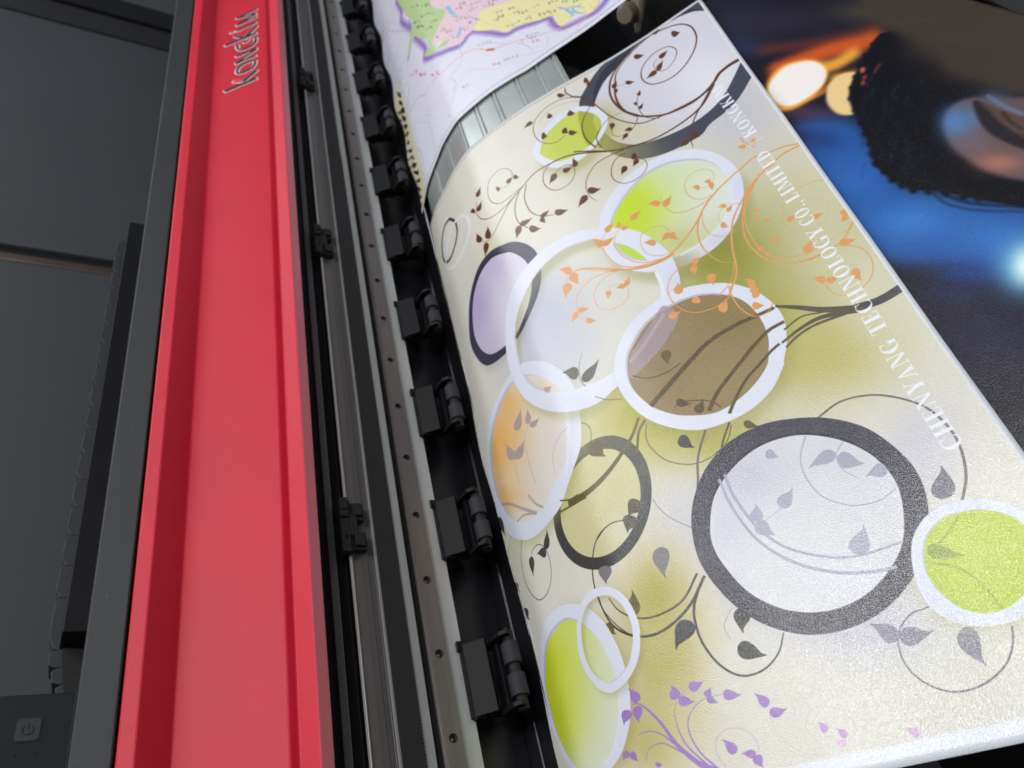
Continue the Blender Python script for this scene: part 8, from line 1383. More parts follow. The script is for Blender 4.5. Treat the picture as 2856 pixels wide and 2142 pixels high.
"w":[2.76,2.07],"p":[102,9483,-26,9683],"a":0.95},{"k":"s","c":[30,28,30],"w":[2.94,2.2],"p":[-1,9594,64,9472],"a":0.95},{"k":"s","c":[40,38,40],
"w":[2.73,2.05],"p":[-134,9833,-64,9691],"a":0.9},{"k":"s","c":[40,38,40],"w":[1.6,1.2],"p":[-133,9783,-52,9699],"a":0.9},{"k":"s","c":[40,38,40],
"w":[0.91,0.68],"p":[-155,9858,-117,9838],"a":0.9},{"k":"s","c":[40,38,40],"w":[1.73,1.29],"p":[-63,9739,-55,9710],"a":0.9},{"k":"s","c":[30,28,30],
"w":[3.38,2.53],"p":[9,9427,82,9296],"a":0.95},{"k":"s","c":[30,28,30],"w":[2.86,2.14],"p":[33,9350,-15,9468],"a":0.95},{"k":"s","c":[30,28,30],
"w":[2.84,2.13],"p":[-41,9518,75,9359],"a":0.95},{"k":"s","c":[30,28,30],"w":[1.84,1.38],"p":[61,9379,-54,9488],"a":0.95},{"k":"s","c":[30,28,30],
"w":[2.33,1.75],"p":[78,9313,58,9366],"a":0.95},{"k":"s","c":[30,28,30],"w":[2.69,2.02],"p":[23,9360,3,9403],"a":0.95},{"k":"s","c":[30,28,30],
"w":[1.38,1.04],"p":[47,9371,-27,9433],"a":0.95},{"k":"s","c":[30,28,30],"w":[2.85,2.14],"p":[-1,9395,39,9322],"a":0.95},{"k":"s","c":[40,38,40],
"w":[1.43,1.07],"p":[-113,9548,-129,9626],"a":0.9},{"k":"s","c":[40,38,40],"w":[2.61,1.96],"p":[-149,9615,-158,9630],"a":0.9},{"k":"s","c":[40,38,40],
"w":[2.71,2.04],"p":[-149,9621,-100,9531],"a":0.9},{"k":"s","c":[40,38,40],"w":[2.29,1.72],"p":[-152,9609,-160,9631],"a":0.9},{"k":"s","c":[30,28,30],
"w":[2.73,2.04],"p":[0,9307,70,9130],"a":0.95},{"k":"s","c":[30,28,30],"w":[3.29,2.47],"p":[-16,9227,-69,9328],"a":0.95},{"k":"s","c":[30,28,30],
"w":[3.35,2.52],"p":[-62,9308,2,9198],"a":0.95},{"k":"s","c":[30,28,30],"w":[1.3,0.97],"p":[-56,9297,21,9248],"a":0.95},{"k":"s","c":[30,28,30],
"w":[2.22,1.66],"p":[50,9150,20,9228],"a":0.95},{"k":"s","c":[30,28,30],"w":[0.64,0.48],"p":[37,9149,61,9147],"a":0.95},{"k":"s","c":[30,28,30],
"w":[2.23,1.67],"p":[4,9232,74,9142],"a":0.95},{"k":"s","c":[30,28,30],"w":[2.01,1.51],"p":[-6,9208,-36,9296],"a":0.95},{"k":"s","c":[40,38,40],
"w":[2.22,1.66],"p":[-106,9335,-121,9369],"a":0.9},{"k":"s","c":[40,38,40],"w":[1.8,1.35],"p":[-145,9433,-59,9335],"a":0.9},{"k":"s","c":[40,38,40],
"w":[1.75,1.31],"p":[-142,9420,-173,9454],"a":0.9},{"k":"s","c":[40,38,40],"w":[1.17,0.88],"p":[-147,9456,-167,9472],"a":0.9},{"k":"s","c":[30,28,30],
"w":[1.9,1.43],"p":[18,8982,-26,9159],"a":0.95},{"k":"s","c":[30,28,30],"w":[0.65,0.49],"p":[-43,9160,-77,9146],"a":0.95},{"k":"s","c":[30,28,30],
"w":[0.78,0.59],"p":[11,9007,45,9002],"a":0.95},{"k":"s","c":[30,28,30],"w":[2.27,1.7],"p":[10,9044,-77,9140],"a":0.95},{"k":"s","c":[30,28,30],
"w":[0.72,0.54],"p":[-19,9107,-36,9054],"a":0.95},{"k":"s","c":[30,28,30],"w":[2.75,2.06],"p":[-5,9022,-57,9107],"a":0.95},{"k":"s","c":[30,28,30],
"w":[0.61,0.45],"p":[-29,9061,-6,9062],"a":0.95},{"k":"s","c":[30,28,30],"w":[0.77,0.57],"p":[15,8987,-1,8991],"a":0.95},{"k":"s","c":[40,38,40],
"w":[2.33,1.74],"p":[-154,9231,-200,9295],"a":0.9},{"k":"s","c":[40,38,40],"w":[0.94,0.7],"p":[-138,9218,-121,9209],"a":0.9},{"k":"s","c":[40,38,40],
"w":[2.3,1.73],"p":[-125,9218,-173,9326],"a":0.9},{"k":"s","c":[40,38,40],"w":[0.86,0.65],"p":[-116,9164,-76,9144],"a":0.9},{"k":"s","c":[30,28,30],
"w":[1.11,0.83],"p":[20,8796,90,8760],"a":0.95},{"k":"s","c":[30,28,30],"w":[2.92,2.19],"p":[-68,8931,-81,8956],"a":0.95},{"k":"s","c":[30,28,30],
"w":[0.78,0.58],"p":[92,8764,81,8735],"a":0.95},{"k":"s","c":[30,28,30],"w":[0.63,0.47],"p":[-31,8917,-7,8930],"a":0.95},{"k":"s","c":[30,28,30],
"w":[1.82,1.36],"p":[-43,8935,-11,8836],"a":0.95},{"k":"s","c":[30,28,30],"w":[2.62,1.97],"p":[-56,8913,16,8778],"a":0.95},{"k":"s","c":[30,28,30],
"w":[2.68,2.01],"p":[38,8782,-59,8948],"a":0.95},{"k":"s","c":[30,28,30],"w":[2.36,1.77],"p":[56,8738,-22,8843],"a":0.95},{"k":"s","c":[40,38,40],
"w":[2.31,1.73],"p":[-157,9091,-102,9016],"a":0.9},{"k":"s","c":[40,38,40],"w":[1.98,1.49],"p":[-104,8961,-122,9006],"a":0.9},{"k":"s","c":[40,38,40],
"w":[1.0,0.75],"p":[-116,9001,-136,9013],"a":0.9},{"k":"s","c":[40,38,40],"w":[2.23,1.67],"p":[-173,9111,-151,9062],"a":0.9},{"k":"s","c":[30,28,30],
"w":[2.13,1.6],"p":[45,8644,-74,8770],"a":0.95},{"k":"s","c":[30,28,30],"w":[1.26,0.94],"p":[-53,8750,-56,8802],"a":0.95},{"k":"s","c":[30,28,30],
"w":[1.67,1.25],"p":[7,8630,58,8586],"a":0.95},{"k":"s","c":[30,28,30],"w":[0.84,0.63],"p":[69,8619,54,8565],"a":0.95},{"k":"s","c":[30,28,30],
"w":[2.57,1.92],"p":[30,8652,-34,8749],"a":0.95},{"k":"s","c":[30,28,30],"w":[2.3,1.72],"p":[6,8621,45,8569],"a":0.95},{"k":"s","c":[30,28,30],
"w":[1.75,1.31],"p":[-11,8705,27,8590],"a":0.95},{"k":"s","c":[30,28,30],"w":[1.64,1.23],"p":[-47,8724,38,8641],"a":0.95},{"k":"s","c":[40,38,40],
"w":[0.75,0.56],"p":[-172,8869,-137,8856],"a":0.9},{"k":"s","c":[40,38,40],"w":[1.36,1.02],"p":[-159,8853,-85,8789],"a":0.9},{"k":"s","c":[40,38,40],
"w":[0.74,0.55],"p":[-210,8930,-180,8920],"a":0.9},{"k":"s","c":[40,38,40],"w":[2.36,1.77],"p":[-202,8935,-92,8778],"a":0.9},{"k":"s","c":[30,28,30],
"w":[2.96,2.22],"p":[48,8445,-9,8544],"a":0.95},{"k":"s","c":[30,28,30],"w":[2.38,1.79],"p":[81,8406,-86,8599],"a":0.95},{"k":"s","c":[30,28,30],
"w":[1.93,1.45],"p":[-8,8548,27,8433],"a":0.95},{"k":"s","c":[30,28,30],"w":[2.83,2.12],"p":[-49,8618,43,8438],"a":0.95},{"k":"s","c":[30,28,30],
"w":[0.78,0.58],"p":[-41,8512,-20,8506],"a":0.95},{"k":"s","c":[30,28,30],"w":[2.56,1.92],"p":[-35,8575,11,8497],"a":0.95},{"k":"s","c":[30,28,30],
"w":[2.56,1.92],"p":[35,8411,-75,8588],"a":0.95},{"k":"s","c":[30,28,30],"w":[2.48,1.86],"p":[-52,8536,-19,8489],"a":0.95},{"k":"s","c":[40,38,40],
"w":[2.32,1.74],"p":[-182,8739,-170,8716],"a":0.9},{"k":"s","c":[40,38,40],"w":[2.37,1.78],"p":[-213,8767,-117,8625],"a":0.9},{"k":"s","c":[40,38,40],
"w":[1.21,0.9],"p":[-183,8766,-213,8789],"a":0.9},{"k":"s","c":[40,38,40],"w":[1.66,1.25],"p":[-88,8626,-140,8681],"a":0.9},{"k":"s","c":[30,28,30],
"w":[1.94,1.45],"p":[-72,8454,-27,8411],"a":0.95},{"k":"s","c":[30,28,30],"w":[2.5,1.87],"p":[58,8214,-52,8455],"a":0.95},{"k":"s","c":[30,28,30],
"w":[2.67,2.0],"p":[-61,8437,46,8221],"a":0.95},{"k":"s","c":[30,28,30],"w":[2.76,2.07],"p":[78,8249,8,8345],"a":0.95},{"k":"s","c":[30,28,30],
"w":[2.4,1.8],"p":[35,8279,-16,8350],"a":0.95},{"k":"s","c":[30,28,30],"w":[1.9,1.43],"p":[34,8238,-28,8391],"a":0.95},{"k":"s","c":[30,28,30],
"w":[1.89,1.42],"p":[-2,8321,25,8255],"a":0.95},{"k":"s","c":[30,28,30],"w":[0.55,0.41],"p":[-30,8320,-2,8326],"a":0.95},{"k":"s","c":[40,38,40],
"w":[1.16,0.87],"p":[-134,8525,-123,8467],"a":0.9},{"k":"s","c":[40,38,40],"w":[0.5,0.37],"p":[-222,8611,-195,8621],"a":0.9},{"k":"s","c":[40,38,40],
"w":[0.63,0.47],"p":[-117,8475,-111,8493],"a":0.9},{"k":"s","c":[40,38,40],"w":[1.99,1.49],"p":[-165,8575,-145,8531],"a":0.9},{"k":"s","c":[30,28,30],
"w":[2.84,2.13],"p":[65,8088,12,8168],"a":0.95},{"k":"s","c":[30,28,30],"w":[2.49,1.87],"p":[-47,8210,-99,8271],"a":0.95},{"k":"s","c":[30,28,30],
"w":[0.97,0.73],"p":[-7,8151,14,8143],"a":0.95},{"k":"s","c":[30,28,30],"w":[2.67,2.0],"p":[-60,8261,35,8080],"a":0.95},{"k":"s","c":[30,28,30],
"w":[0.96,0.72],"p":[23,8138,-39,8171],"a":0.95},{"k":"s","c":[30,28,30],"w":[1.07,0.8],"p":[-21,8204,-12,8129],"a":0.95},{"k":"s","c":[30,28,30],
"w":[1.82,1.37],"p":[-51,8200,-62,8228],"a":0.95},{"k":"s","c":[30,28,30],"w":[2.31,1.74],"p":[1,8146,-26,8196],"a":0.95},{"k":"s","c":[40,38,40],
"w":[1.09,0.82],"p":[-159,8336,-165,8376],"a":0.9},{"k":"s","c":[40,38,40],"w":[0.48,0.36],"p":[-111,8312,-135,8286],"a":0.9},{"k":"s","c":[40,38,40],
"w":[1.44,1.08],"p":[-176,8393,-228,8440],"a":0.9},{"k":"s","c":[40,38,40],"w":[1.22,0.92],"p":[-164,8336,-181,8409],"a":0.9},{"k":"s","c":[30,28,30],
"w":[2.63,1.97],"p":[-45,8043,5,7951],"a":0.95},{"k":"s","c":[30,28,30],"w":[2.7,2.03],"p":[-91,8133,-18,8001],"a":0.95},{"k":"s","c":[30,28,30],
"w":[2.36,1.77],"p":[-26,8059,-50,8086],"a":0.95},{"k":"s","c":[30,28,30],"w":[2.03,1.52],"p":[-81,8074,-103,8129],"a":0.95},{"k":"s","c":[30,28,30],
"w":[1.72,1.29],"p":[-50,8021,-71,8043],"a":0.95},{"k":"s","c":[30,28,30],"w":[1.42,1.07],"p":[-70,8100,-39,7992],"a":0.95},{"k":"s","c":[30,28,30],
"w":[1.87,1.4],"p":[-66,8067,-88,8120],"a":0.95},{"k":"s","c":[30,28,30],"w":[1.35,1.01],"p":[-75,8114,-87,8124],"a":0.95},{"k":"s","c":[30,28,30],
"w":[0.97,0.73],"p":[-54,7904,-24,7893],"a":0.95},{"k":"s","c":[30,28,30],"w":[2.66,2.0],"p":[-113,7956,-156,8033],"a":0.95},{"k":"s","c":[30,28,30],
"w":[2.79,2.1],"p":[-148,8030,-28,7859],"a":0.95},{"k":"s","c":[30,28,30],"w":[0.97,0.73],"p":[-135,8004,-71,7981],"a":0.95},{"k":"s","c":[30,28,30],
"w":[1.9,1.43],"p":[-135,8029,-70,7884],"a":0.95},{"k":"s","c":[30,28,30],"w":[1.73,1.29],"p":[-100,7928,-31,7860],"a":0.95},{"k":"s","c":[30,28,30],
"w":[1.18,0.89],"p":[-48,7885,-17,7865],"a":0.95},{"k":"s","c":[30,28,30],"w":[2.34,1.76],"p":[-53,7872,-115,7960],"a":0.95},{"k":"s","c":[30,28,30],
"w":[2.34,1.75],"p":[-115,7848,-158,7895],"a":0.95},{"k":"s","c":[30,28,30],"w":[2.68,2.01],"p":[-90,7759,-183,7915],"a":0.95},{"k":"s","c":[30,28,
30],"w":[1.93,1.44],"p":[-85,7801,-142,7853],"a":0.95},{"k":"s","c":[30,28,30],"w":[1.46,1.09],"p":[-51,7775,-151,7846],"a":0.95},{"k":"s","c":[30,28,
30],"w":[2.31,1.73],"p":[-79,7725,-125,7790],"a":0.95},{"k":"s","c":[30,28,30],"w":[0.9,0.68],"p":[-63,7759,-111,7780],"a":0.95},{"k":"s","c":[30,28,
30],"w":[2.23,1.67],"p":[-147,7843,-89,7746],"a":0.95},{"k":"s","c":[30,28,30],"w":[1.99,1.49],"p":[-140,7862,-123,7828],"a":0.95},{"k":"s","c":[206,
170,180],"w":[0.56,0.56],"p":[1780,8970,1757,8898,1724,8866],"a":0.55},{"k":"s","c":[190,190,200],"w":[1.04,1.04],"p":[811,10503,715,10629,627,10714],
"a":0.55},{"k":"s","c":[190,190,200],"w":[0.75,0.75],"p":[1994,9525,2007,9474,2033,9427],"a":0.55},{"k":"s","c":[190,190,200],"w":[0.52,0.52],
"p":[3034,8515,3002,8469,2978,8439],"a":0.55},{"k":"s","c":[206,170,180],"w":[0.37,0.37],"p":[2564,8188,2495,8179,2432,8178],"a":0.55},{"k":"s",
"c":[170,176,140],"w":[0.58,0.58],"p":[2656,8026,2700,7918,2745,7800],"a":0.55},{"k":"s","c":[214,196,150],"w":[1.06,1.06],"p":[1318,10311,1339,10226,
1361,10138],"a":0.55},{"k":"s","c":[206,170,180],"w":[0.5,0.5],"p":[2200,8430,2224,8399,2260,8361],"a":0.55},{"k":"s","c":[190,190,200],"w":[0.64,
0.64],"p":[2541,9071,2573,8996,2614,8913],"a":0.55},{"k":"s","c":[190,190,200],"w":[0.76,0.76],"p":[2615,8708,2622,8658,2614,8604],"a":0.55},{"k":"s",
"c":[170,176,140],"w":[0.66,0.66],"p":[2070,8660,2101,8588,2138,8506],"a":0.55},{"k":"s","c":[190,190,200],"w":[0.47,0.47],"p":[1216,9889,1196,9876,
1158,9889],"a":0.55},{"k":"s","c":[206,170,180],"w":[0.47,0.47],"p":[2418,8979,2370,8932,2305,8883],"a":0.55},{"k":"s","c":[206,170,180],"w":[0.75,
0.75],"p":[1289,10401,1223,10496,1176,10537],"a":0.55},{"k":"s","c":[214,196,150],"w":[0.49,0.49],"p":[1309,9850,1256,9857,1193,9892],"a":0.55},
{"k":"s","c":[170,176,140],"w":[1.29,1.29],"p":[738,11064,740,10930,782,10738],"a":0.55},{"k":"s","c":[214,196,150],"w":[0.38,0.38],"p":[2978,8521,
2930,8534,2889,8512],"a":0.55},{"k":"s","c":[206,170,180],"w":[0.53,0.53],"p":[2713,8715,2781,8611,2843,8526],"a":0.55},{"k":"s","c":[214,196,150],
"w":[0.44,0.44],"p":[3038,8442,3019,8431,2993,8406],"a":0.55},{"k":"s","c":[190,190,200],"w":[0.56,0.56],"p":[2672,8500,2710,8423,2758,8341],
"a":0.55},{"k":"s","c":[190,190,200],"w":[0.87,0.87],"p":[1354,9595,1363,9532,1355,9469],"a":0.55},{"k":"s","c":[214,196,150],"w":[0.36,0.36],
"p":[2941,8505,2916,8504,2880,8494],"a":0.55},{"k":"s","c":[214,196,150],"w":[0.47,0.47],"p":[2583,8072,2526,8029,2482,7958],"a":0.55},{"k":"s",
"c":[170,176,140],"w":[0.89,0.89],"p":[1277,9845,1353,9674,1409,9555],"a":0.55},{"k":"s","c":[170,176,140],"w":[0.89,0.89],"p":[1635,10011,1679,9891,
1736,9736],"a":0.55},{"k":"s","c":[214,196,150],"w":[0.58,0.58],"p":[2525,8640,2542,8601,2565,8568],"a":0.55},{"k":"s","c":[170,176,140],"w":[1.62,
1.62],"p":[760,11239,798,11092,853,10943],"a":0.55},{"k":"s","c":[190,190,200],"w":[0.36,0.36],"p":[2819,8072,2756,8078,2713,8076],"a":0.55},{"k":"s",
"c":[206,170,180],"w":[1.15,1.15],"p":[1029,11085,1067,10992,1123,10895],"a":0.55},{"k":"s","c":[206,170,180],"w":[0.77,0.77],"p":[1135,9920,1101,
9949,1080,9987],"a":0.55},{"k":"s","c":[170,176,140],"w":[0.46,0.46],"p":[2051,8821,1972,8875,1895,8926],"a":0.55},{"k":"s","c":[214,196,150],
"w":[0.66,0.66],"p":[2477,8381,2499,8322,2512,8259],"a":0.55},{"k":"s","c":[214,196,150],"w":[0.76,0.76],"p":[1438,10468,1416,10389,1392,10309],
"a":0.55},{"k":"s","c":[206,170,180],"w":[0.92,0.92],"p":[1402,9773,1408,9640,1407,9538],"a":0.55},{"k":"s","c":[206,170,180],"w":[1.06,1.06],
"p":[1136,10302,1018,10465,898,10676],"a":0.55},{"k":"s","c":[170,176,140],"w":[0.54,0.54],"p":[2326,8828,2380,8757,2429,8687],"a":0.55},{"k":"s",
"c":[214,196,150],"w":[0.39,0.39],"p":[2292,8885,2267,8878,2230,8883],"a":0.55},{"k":"s","c":[190,190,200],"w":[0.48,0.48],"p":[1082,10047,1028,10069,
982,10059],"a":0.55},{"k":"s","c":[170,176,140],"w":[0.69,0.69],"p":[1958,9314,1957,9277,1942,9284],"a":0.55},{"k":"s","c":[170,176,140],"w":[0.71,
0.71],"p":[2394,8669,2421,8582,2434,8518],"a":0.55},{"k":"s","c":[214,196,150],"w":[0.82,0.82],"p":[1987,9725,1978,9690,1984,9664],"a":0.55},{"k":"s",
"c":[214,196,150],"w":[0.75,0.75],"p":[1840,9695,1857,9641,1891,9588],"a":0.55},{"k":"s","c":[206,170,180],"w":[0.51,0.51],"p":[2569,8887,2502,8948,
2428,9043],"a":0.55},{"k":"s","c":[190,190,200],"w":[0.94,0.94],"p":[1649,9785,1655,9665,1679,9518],"a":0.55},{"k":"s","c":[214,196,150],"w":[0.43,
0.43],"p":[2628,8358,2577,8391,2531,8430],"a":0.55},{"k":"s","c":[214,196,150],"w":[0.78,0.78],"p":[1660,10021,1645,9949,1629,9894],"a":0.55},
{"k":"s","c":[190,190,200],"w":[0.76,0.76],"p":[1782,9276,1818,9184,1850,9116],"a":0.55},{"k":"s","c":[206,170,180],"w":[0.71,0.71],"p":[2319,8546,
2305,8498,2292,8430],"a":0.55},{"k":"s","c":[190,190,200],"w":[0.49,0.49],"p":[2837,8264,2768,8349,2703,8429],"a":0.55},{"k":"s","c":[170,176,140],
"w":[0.9,0.9],"p":[1615,9768,1665,9602,1704,9466],"a":0.55},{"k":"s","c":[206,170,180],"w":[0.42,0.42],"p":[2517,9062,2442,9087,2356,9137],"a":0.55},
{"k":"s","c":[214,196,150],"w":[0.69,0.69],"p":[2818,7945,2820,7902,2817,7846],"a":0.55},{"k":"s","c":[206,170,180],"w":[0.71,0.71],"p":[2528,8259,
2523,8226,2533,8169],"a":0.55},{"k":"s","c":[206,170,180],"w":[0.78,0.78],"p":[1004,10509,979,10480,982,10393],"a":0.55},{"k":"s","c":[214,196,150],
"w":[1.07,1.07],"p":[1364,10448,1389,10335,1406,10208],"a":0.55},{"k":"s","c":[190,190,200],"w":[0.44,0.44],"p":[2604,8304,2575,8287,2562,8272],
"a":0.55},{"k":"s","c":[206,170,180],"w":[0.77,0.77],"p":[2298,8715,2297,8632,2286,8586],"a":0.55},{"k":"s","c":[170,176,140],"w":[0.36,0.36],
"p":[2921,8414,2849,8426,2786,8417],"a":0.55},{"k":"s","c":[170,176,140],"w":[0.53,0.53],"p":[2995,8492,3050,8410,3113,8301],"a":0.55},{"k":"s",
"c":[214,196,150],"w":[0.54,0.54],"p":[1703,9138,1640,9198,1557,9262],"a":0.55},{"k":"s","c":[170,176,140],"w":[0.49,0.49],"p":[1266,10540,1222,10559,
1201,10556],"a":0.55},{"k":"s","c":[170,176,140],"w":[0.78,0.78],"p":[2519,8680,2525,8575,2525,8483],"a":0.55},{"k":"s","c":[214,196,150],"w":[0.69,
0.69],"p":[2042,8959,2065,8912,2081,8871],"a":0.55},{"k":"s","c":[214,196,150],"w":[0.51,0.51],"p":[1598,9725,1574,9708,1554,9678],"a":0.55},{"k":"s",
"c":[170,176,140],"w":[0.7,0.7],"p":[2657,8604,2645,8552,2632,8516],"a":0.55},{"k":"s","c":[190,190,200],"w":[0.65,0.65],"p":[2424,8403,2453,8338,
2462,8276],"a":0.55},{"k":"s","c":[190,190,200],"w":[0.7,0.7],"p":[2770,8015,2773,7975,2770,7944],"a":0.55},{"k":"s","c":[214,196,150],"w":[1.37,
1.37],"p":[818,10496,856,10338,884,10217],"a":0.55},{"k":"s","c":[190,190,200],"w":[0.57,0.57],"p":[1851,8958,1789,9026,1725,9096],"a":0.55},{"k":"s",
"c":[214,196,150],"w":[0.69,0.69],"p":[2845,7979,2838,7906,2844,7835],"a":0.55},{"k":"s","c":[206,170,180],"w":[0.43,0.43],"p":[1787,8918,1770,8904,
1753,8905],"a":0.55},{"k":"s","c":[214,196,150],"w":[0.78,0.78],"p":[1621,9440,1653,9376,1688,9300],"a":0.55},{"k":"s","c":[170,176,140],"w":[0.64,
0.64],"p":[735,11114,646,11166,578,11190],"a":0.55},{"k":"s","c":[206,170,180],"w":[1.9,1.9],"p":[668,10874,494,11238,302,11642],"a":0.55},{"k":"s",
"c":[214,196,150],"w":[0.53,0.53],"p":[1275,10637,1189,10664,1109,10708],"a":0.55},{"k":"s","c":[214,196,150],"w":[0.75,0.75],"p":[2204,8706,2224,
8632,2234,8563],"a":0.55},{"k":"s","c":[170,176,140],"w":[0.72,0.72],"p":[2927,8332,2933,8221,2950,8078],"a":0.55},{"k":"s","c":[206,170,180],
"w":[1.06,1.06],"p":[1240,10343,1279,10188,1312,10040],"a":0.55},{"k":"s","c":[190,190,200],"w":[0.84,0.84],"p":[1291,10295,1345,10193,1409,10098],
"a":0.55},{"k":"s","c":[170,176,140],"w":[0.47,0.47],"p":[2705,8273,2656,8317,2628,8361],"a":0.55},{"k":"s","c":[190,190,200],"w":[0.4,0.4],"p":[2738,
8433,2694,8445,2656,8474],"a":0.55},{"k":"s","c":[190,190,200],"w":[0.6,0.6],"p":[1391,9439,1301,9523,1225,9588],"a":0.55},{"k":"s","c":[214,196,150],
"w":[0.72,0.72],"p":[1794,8915,1824,8858,1838,8817],"a":0.55},{"k":"s","c":[170,176,140],"w":[0.41,0.41],"p":[2172,9446,2120,9440,2061,9417],
"a":0.55},{"k":"s","c":[190,190,200],"w":[0.42,0.42],"p":[2862,8137,2827,8098,2783,8079],"a":0.55},{"k":"s","c":[170,176,140],"w":[0.71,0.71],
"p":[1375,10588,1319,10639,1278,10694],"a":0.55},{"k":"s","c":[190,190,200],"w":[0.38,0.38],"p":[2876,8396,2831,8386,2791,8366],"a":0.55},{"k":"s",
"c":[214,196,150],"w":[1.34,1.34],"p":[645,10998,655,10886,689,10700],"a":0.55},{"k":"s","c":[206,170,180],"w":[0.93,0.93],"p":[1762,9935,1758,9900,
1764,9829],"a":0.55},{"k":"s","c":[170,176,140],"w":[0.66,0.66],"p":[2774,8472,2787,8440,2799,8384],"a":0.55}]
ma = Print(-30, 420, 745, 1500, 2.2, (227, 227, 243)); ma.draw(MAPART)
ML = ragged([(745, -24), (900, -24), (1081, -21), (1212, -19.5), (1500, -21)]); MR = ragged([(745, 400), (1500, 400)])
MBt = lambda a: float(np.interp(a * 424 - 24, [-24, 5, 72, 111, 156, 200, 251, 305, 400], [763, 771, 780, 781, 782, 777, 784, 793, 806]))
e = [(s, MBt((s + 24) / 424)) for s in np.linspace(-30, 400, 50)]
for a_, b_, c_ in ((6, 6.8, (120, 118, 130)), (8.4, 9.0, (150, 148, 160))):
    ma.lay([ma.px([(s, y + a_) for s, y in e] + [(s, y + b_) for s, y in e[::-1]])], c_, .8)
mp = sheet('map_print', ma, ML, MR, MBt, lambda a: 1495, .4, sheet_material('map_print', ma.image('map_print'), rough=.34, sparkle=.25, scale=1100), nu=100, nv=120,
           wav=lambda s, y: .9 * math.sin(y * .045 + s * .02) * max(0, 1 - (s + 25) / 60))
tag(mp, 'pale printed map with green, pink and yellow districts, lying past the floral sheet', 'printed map')

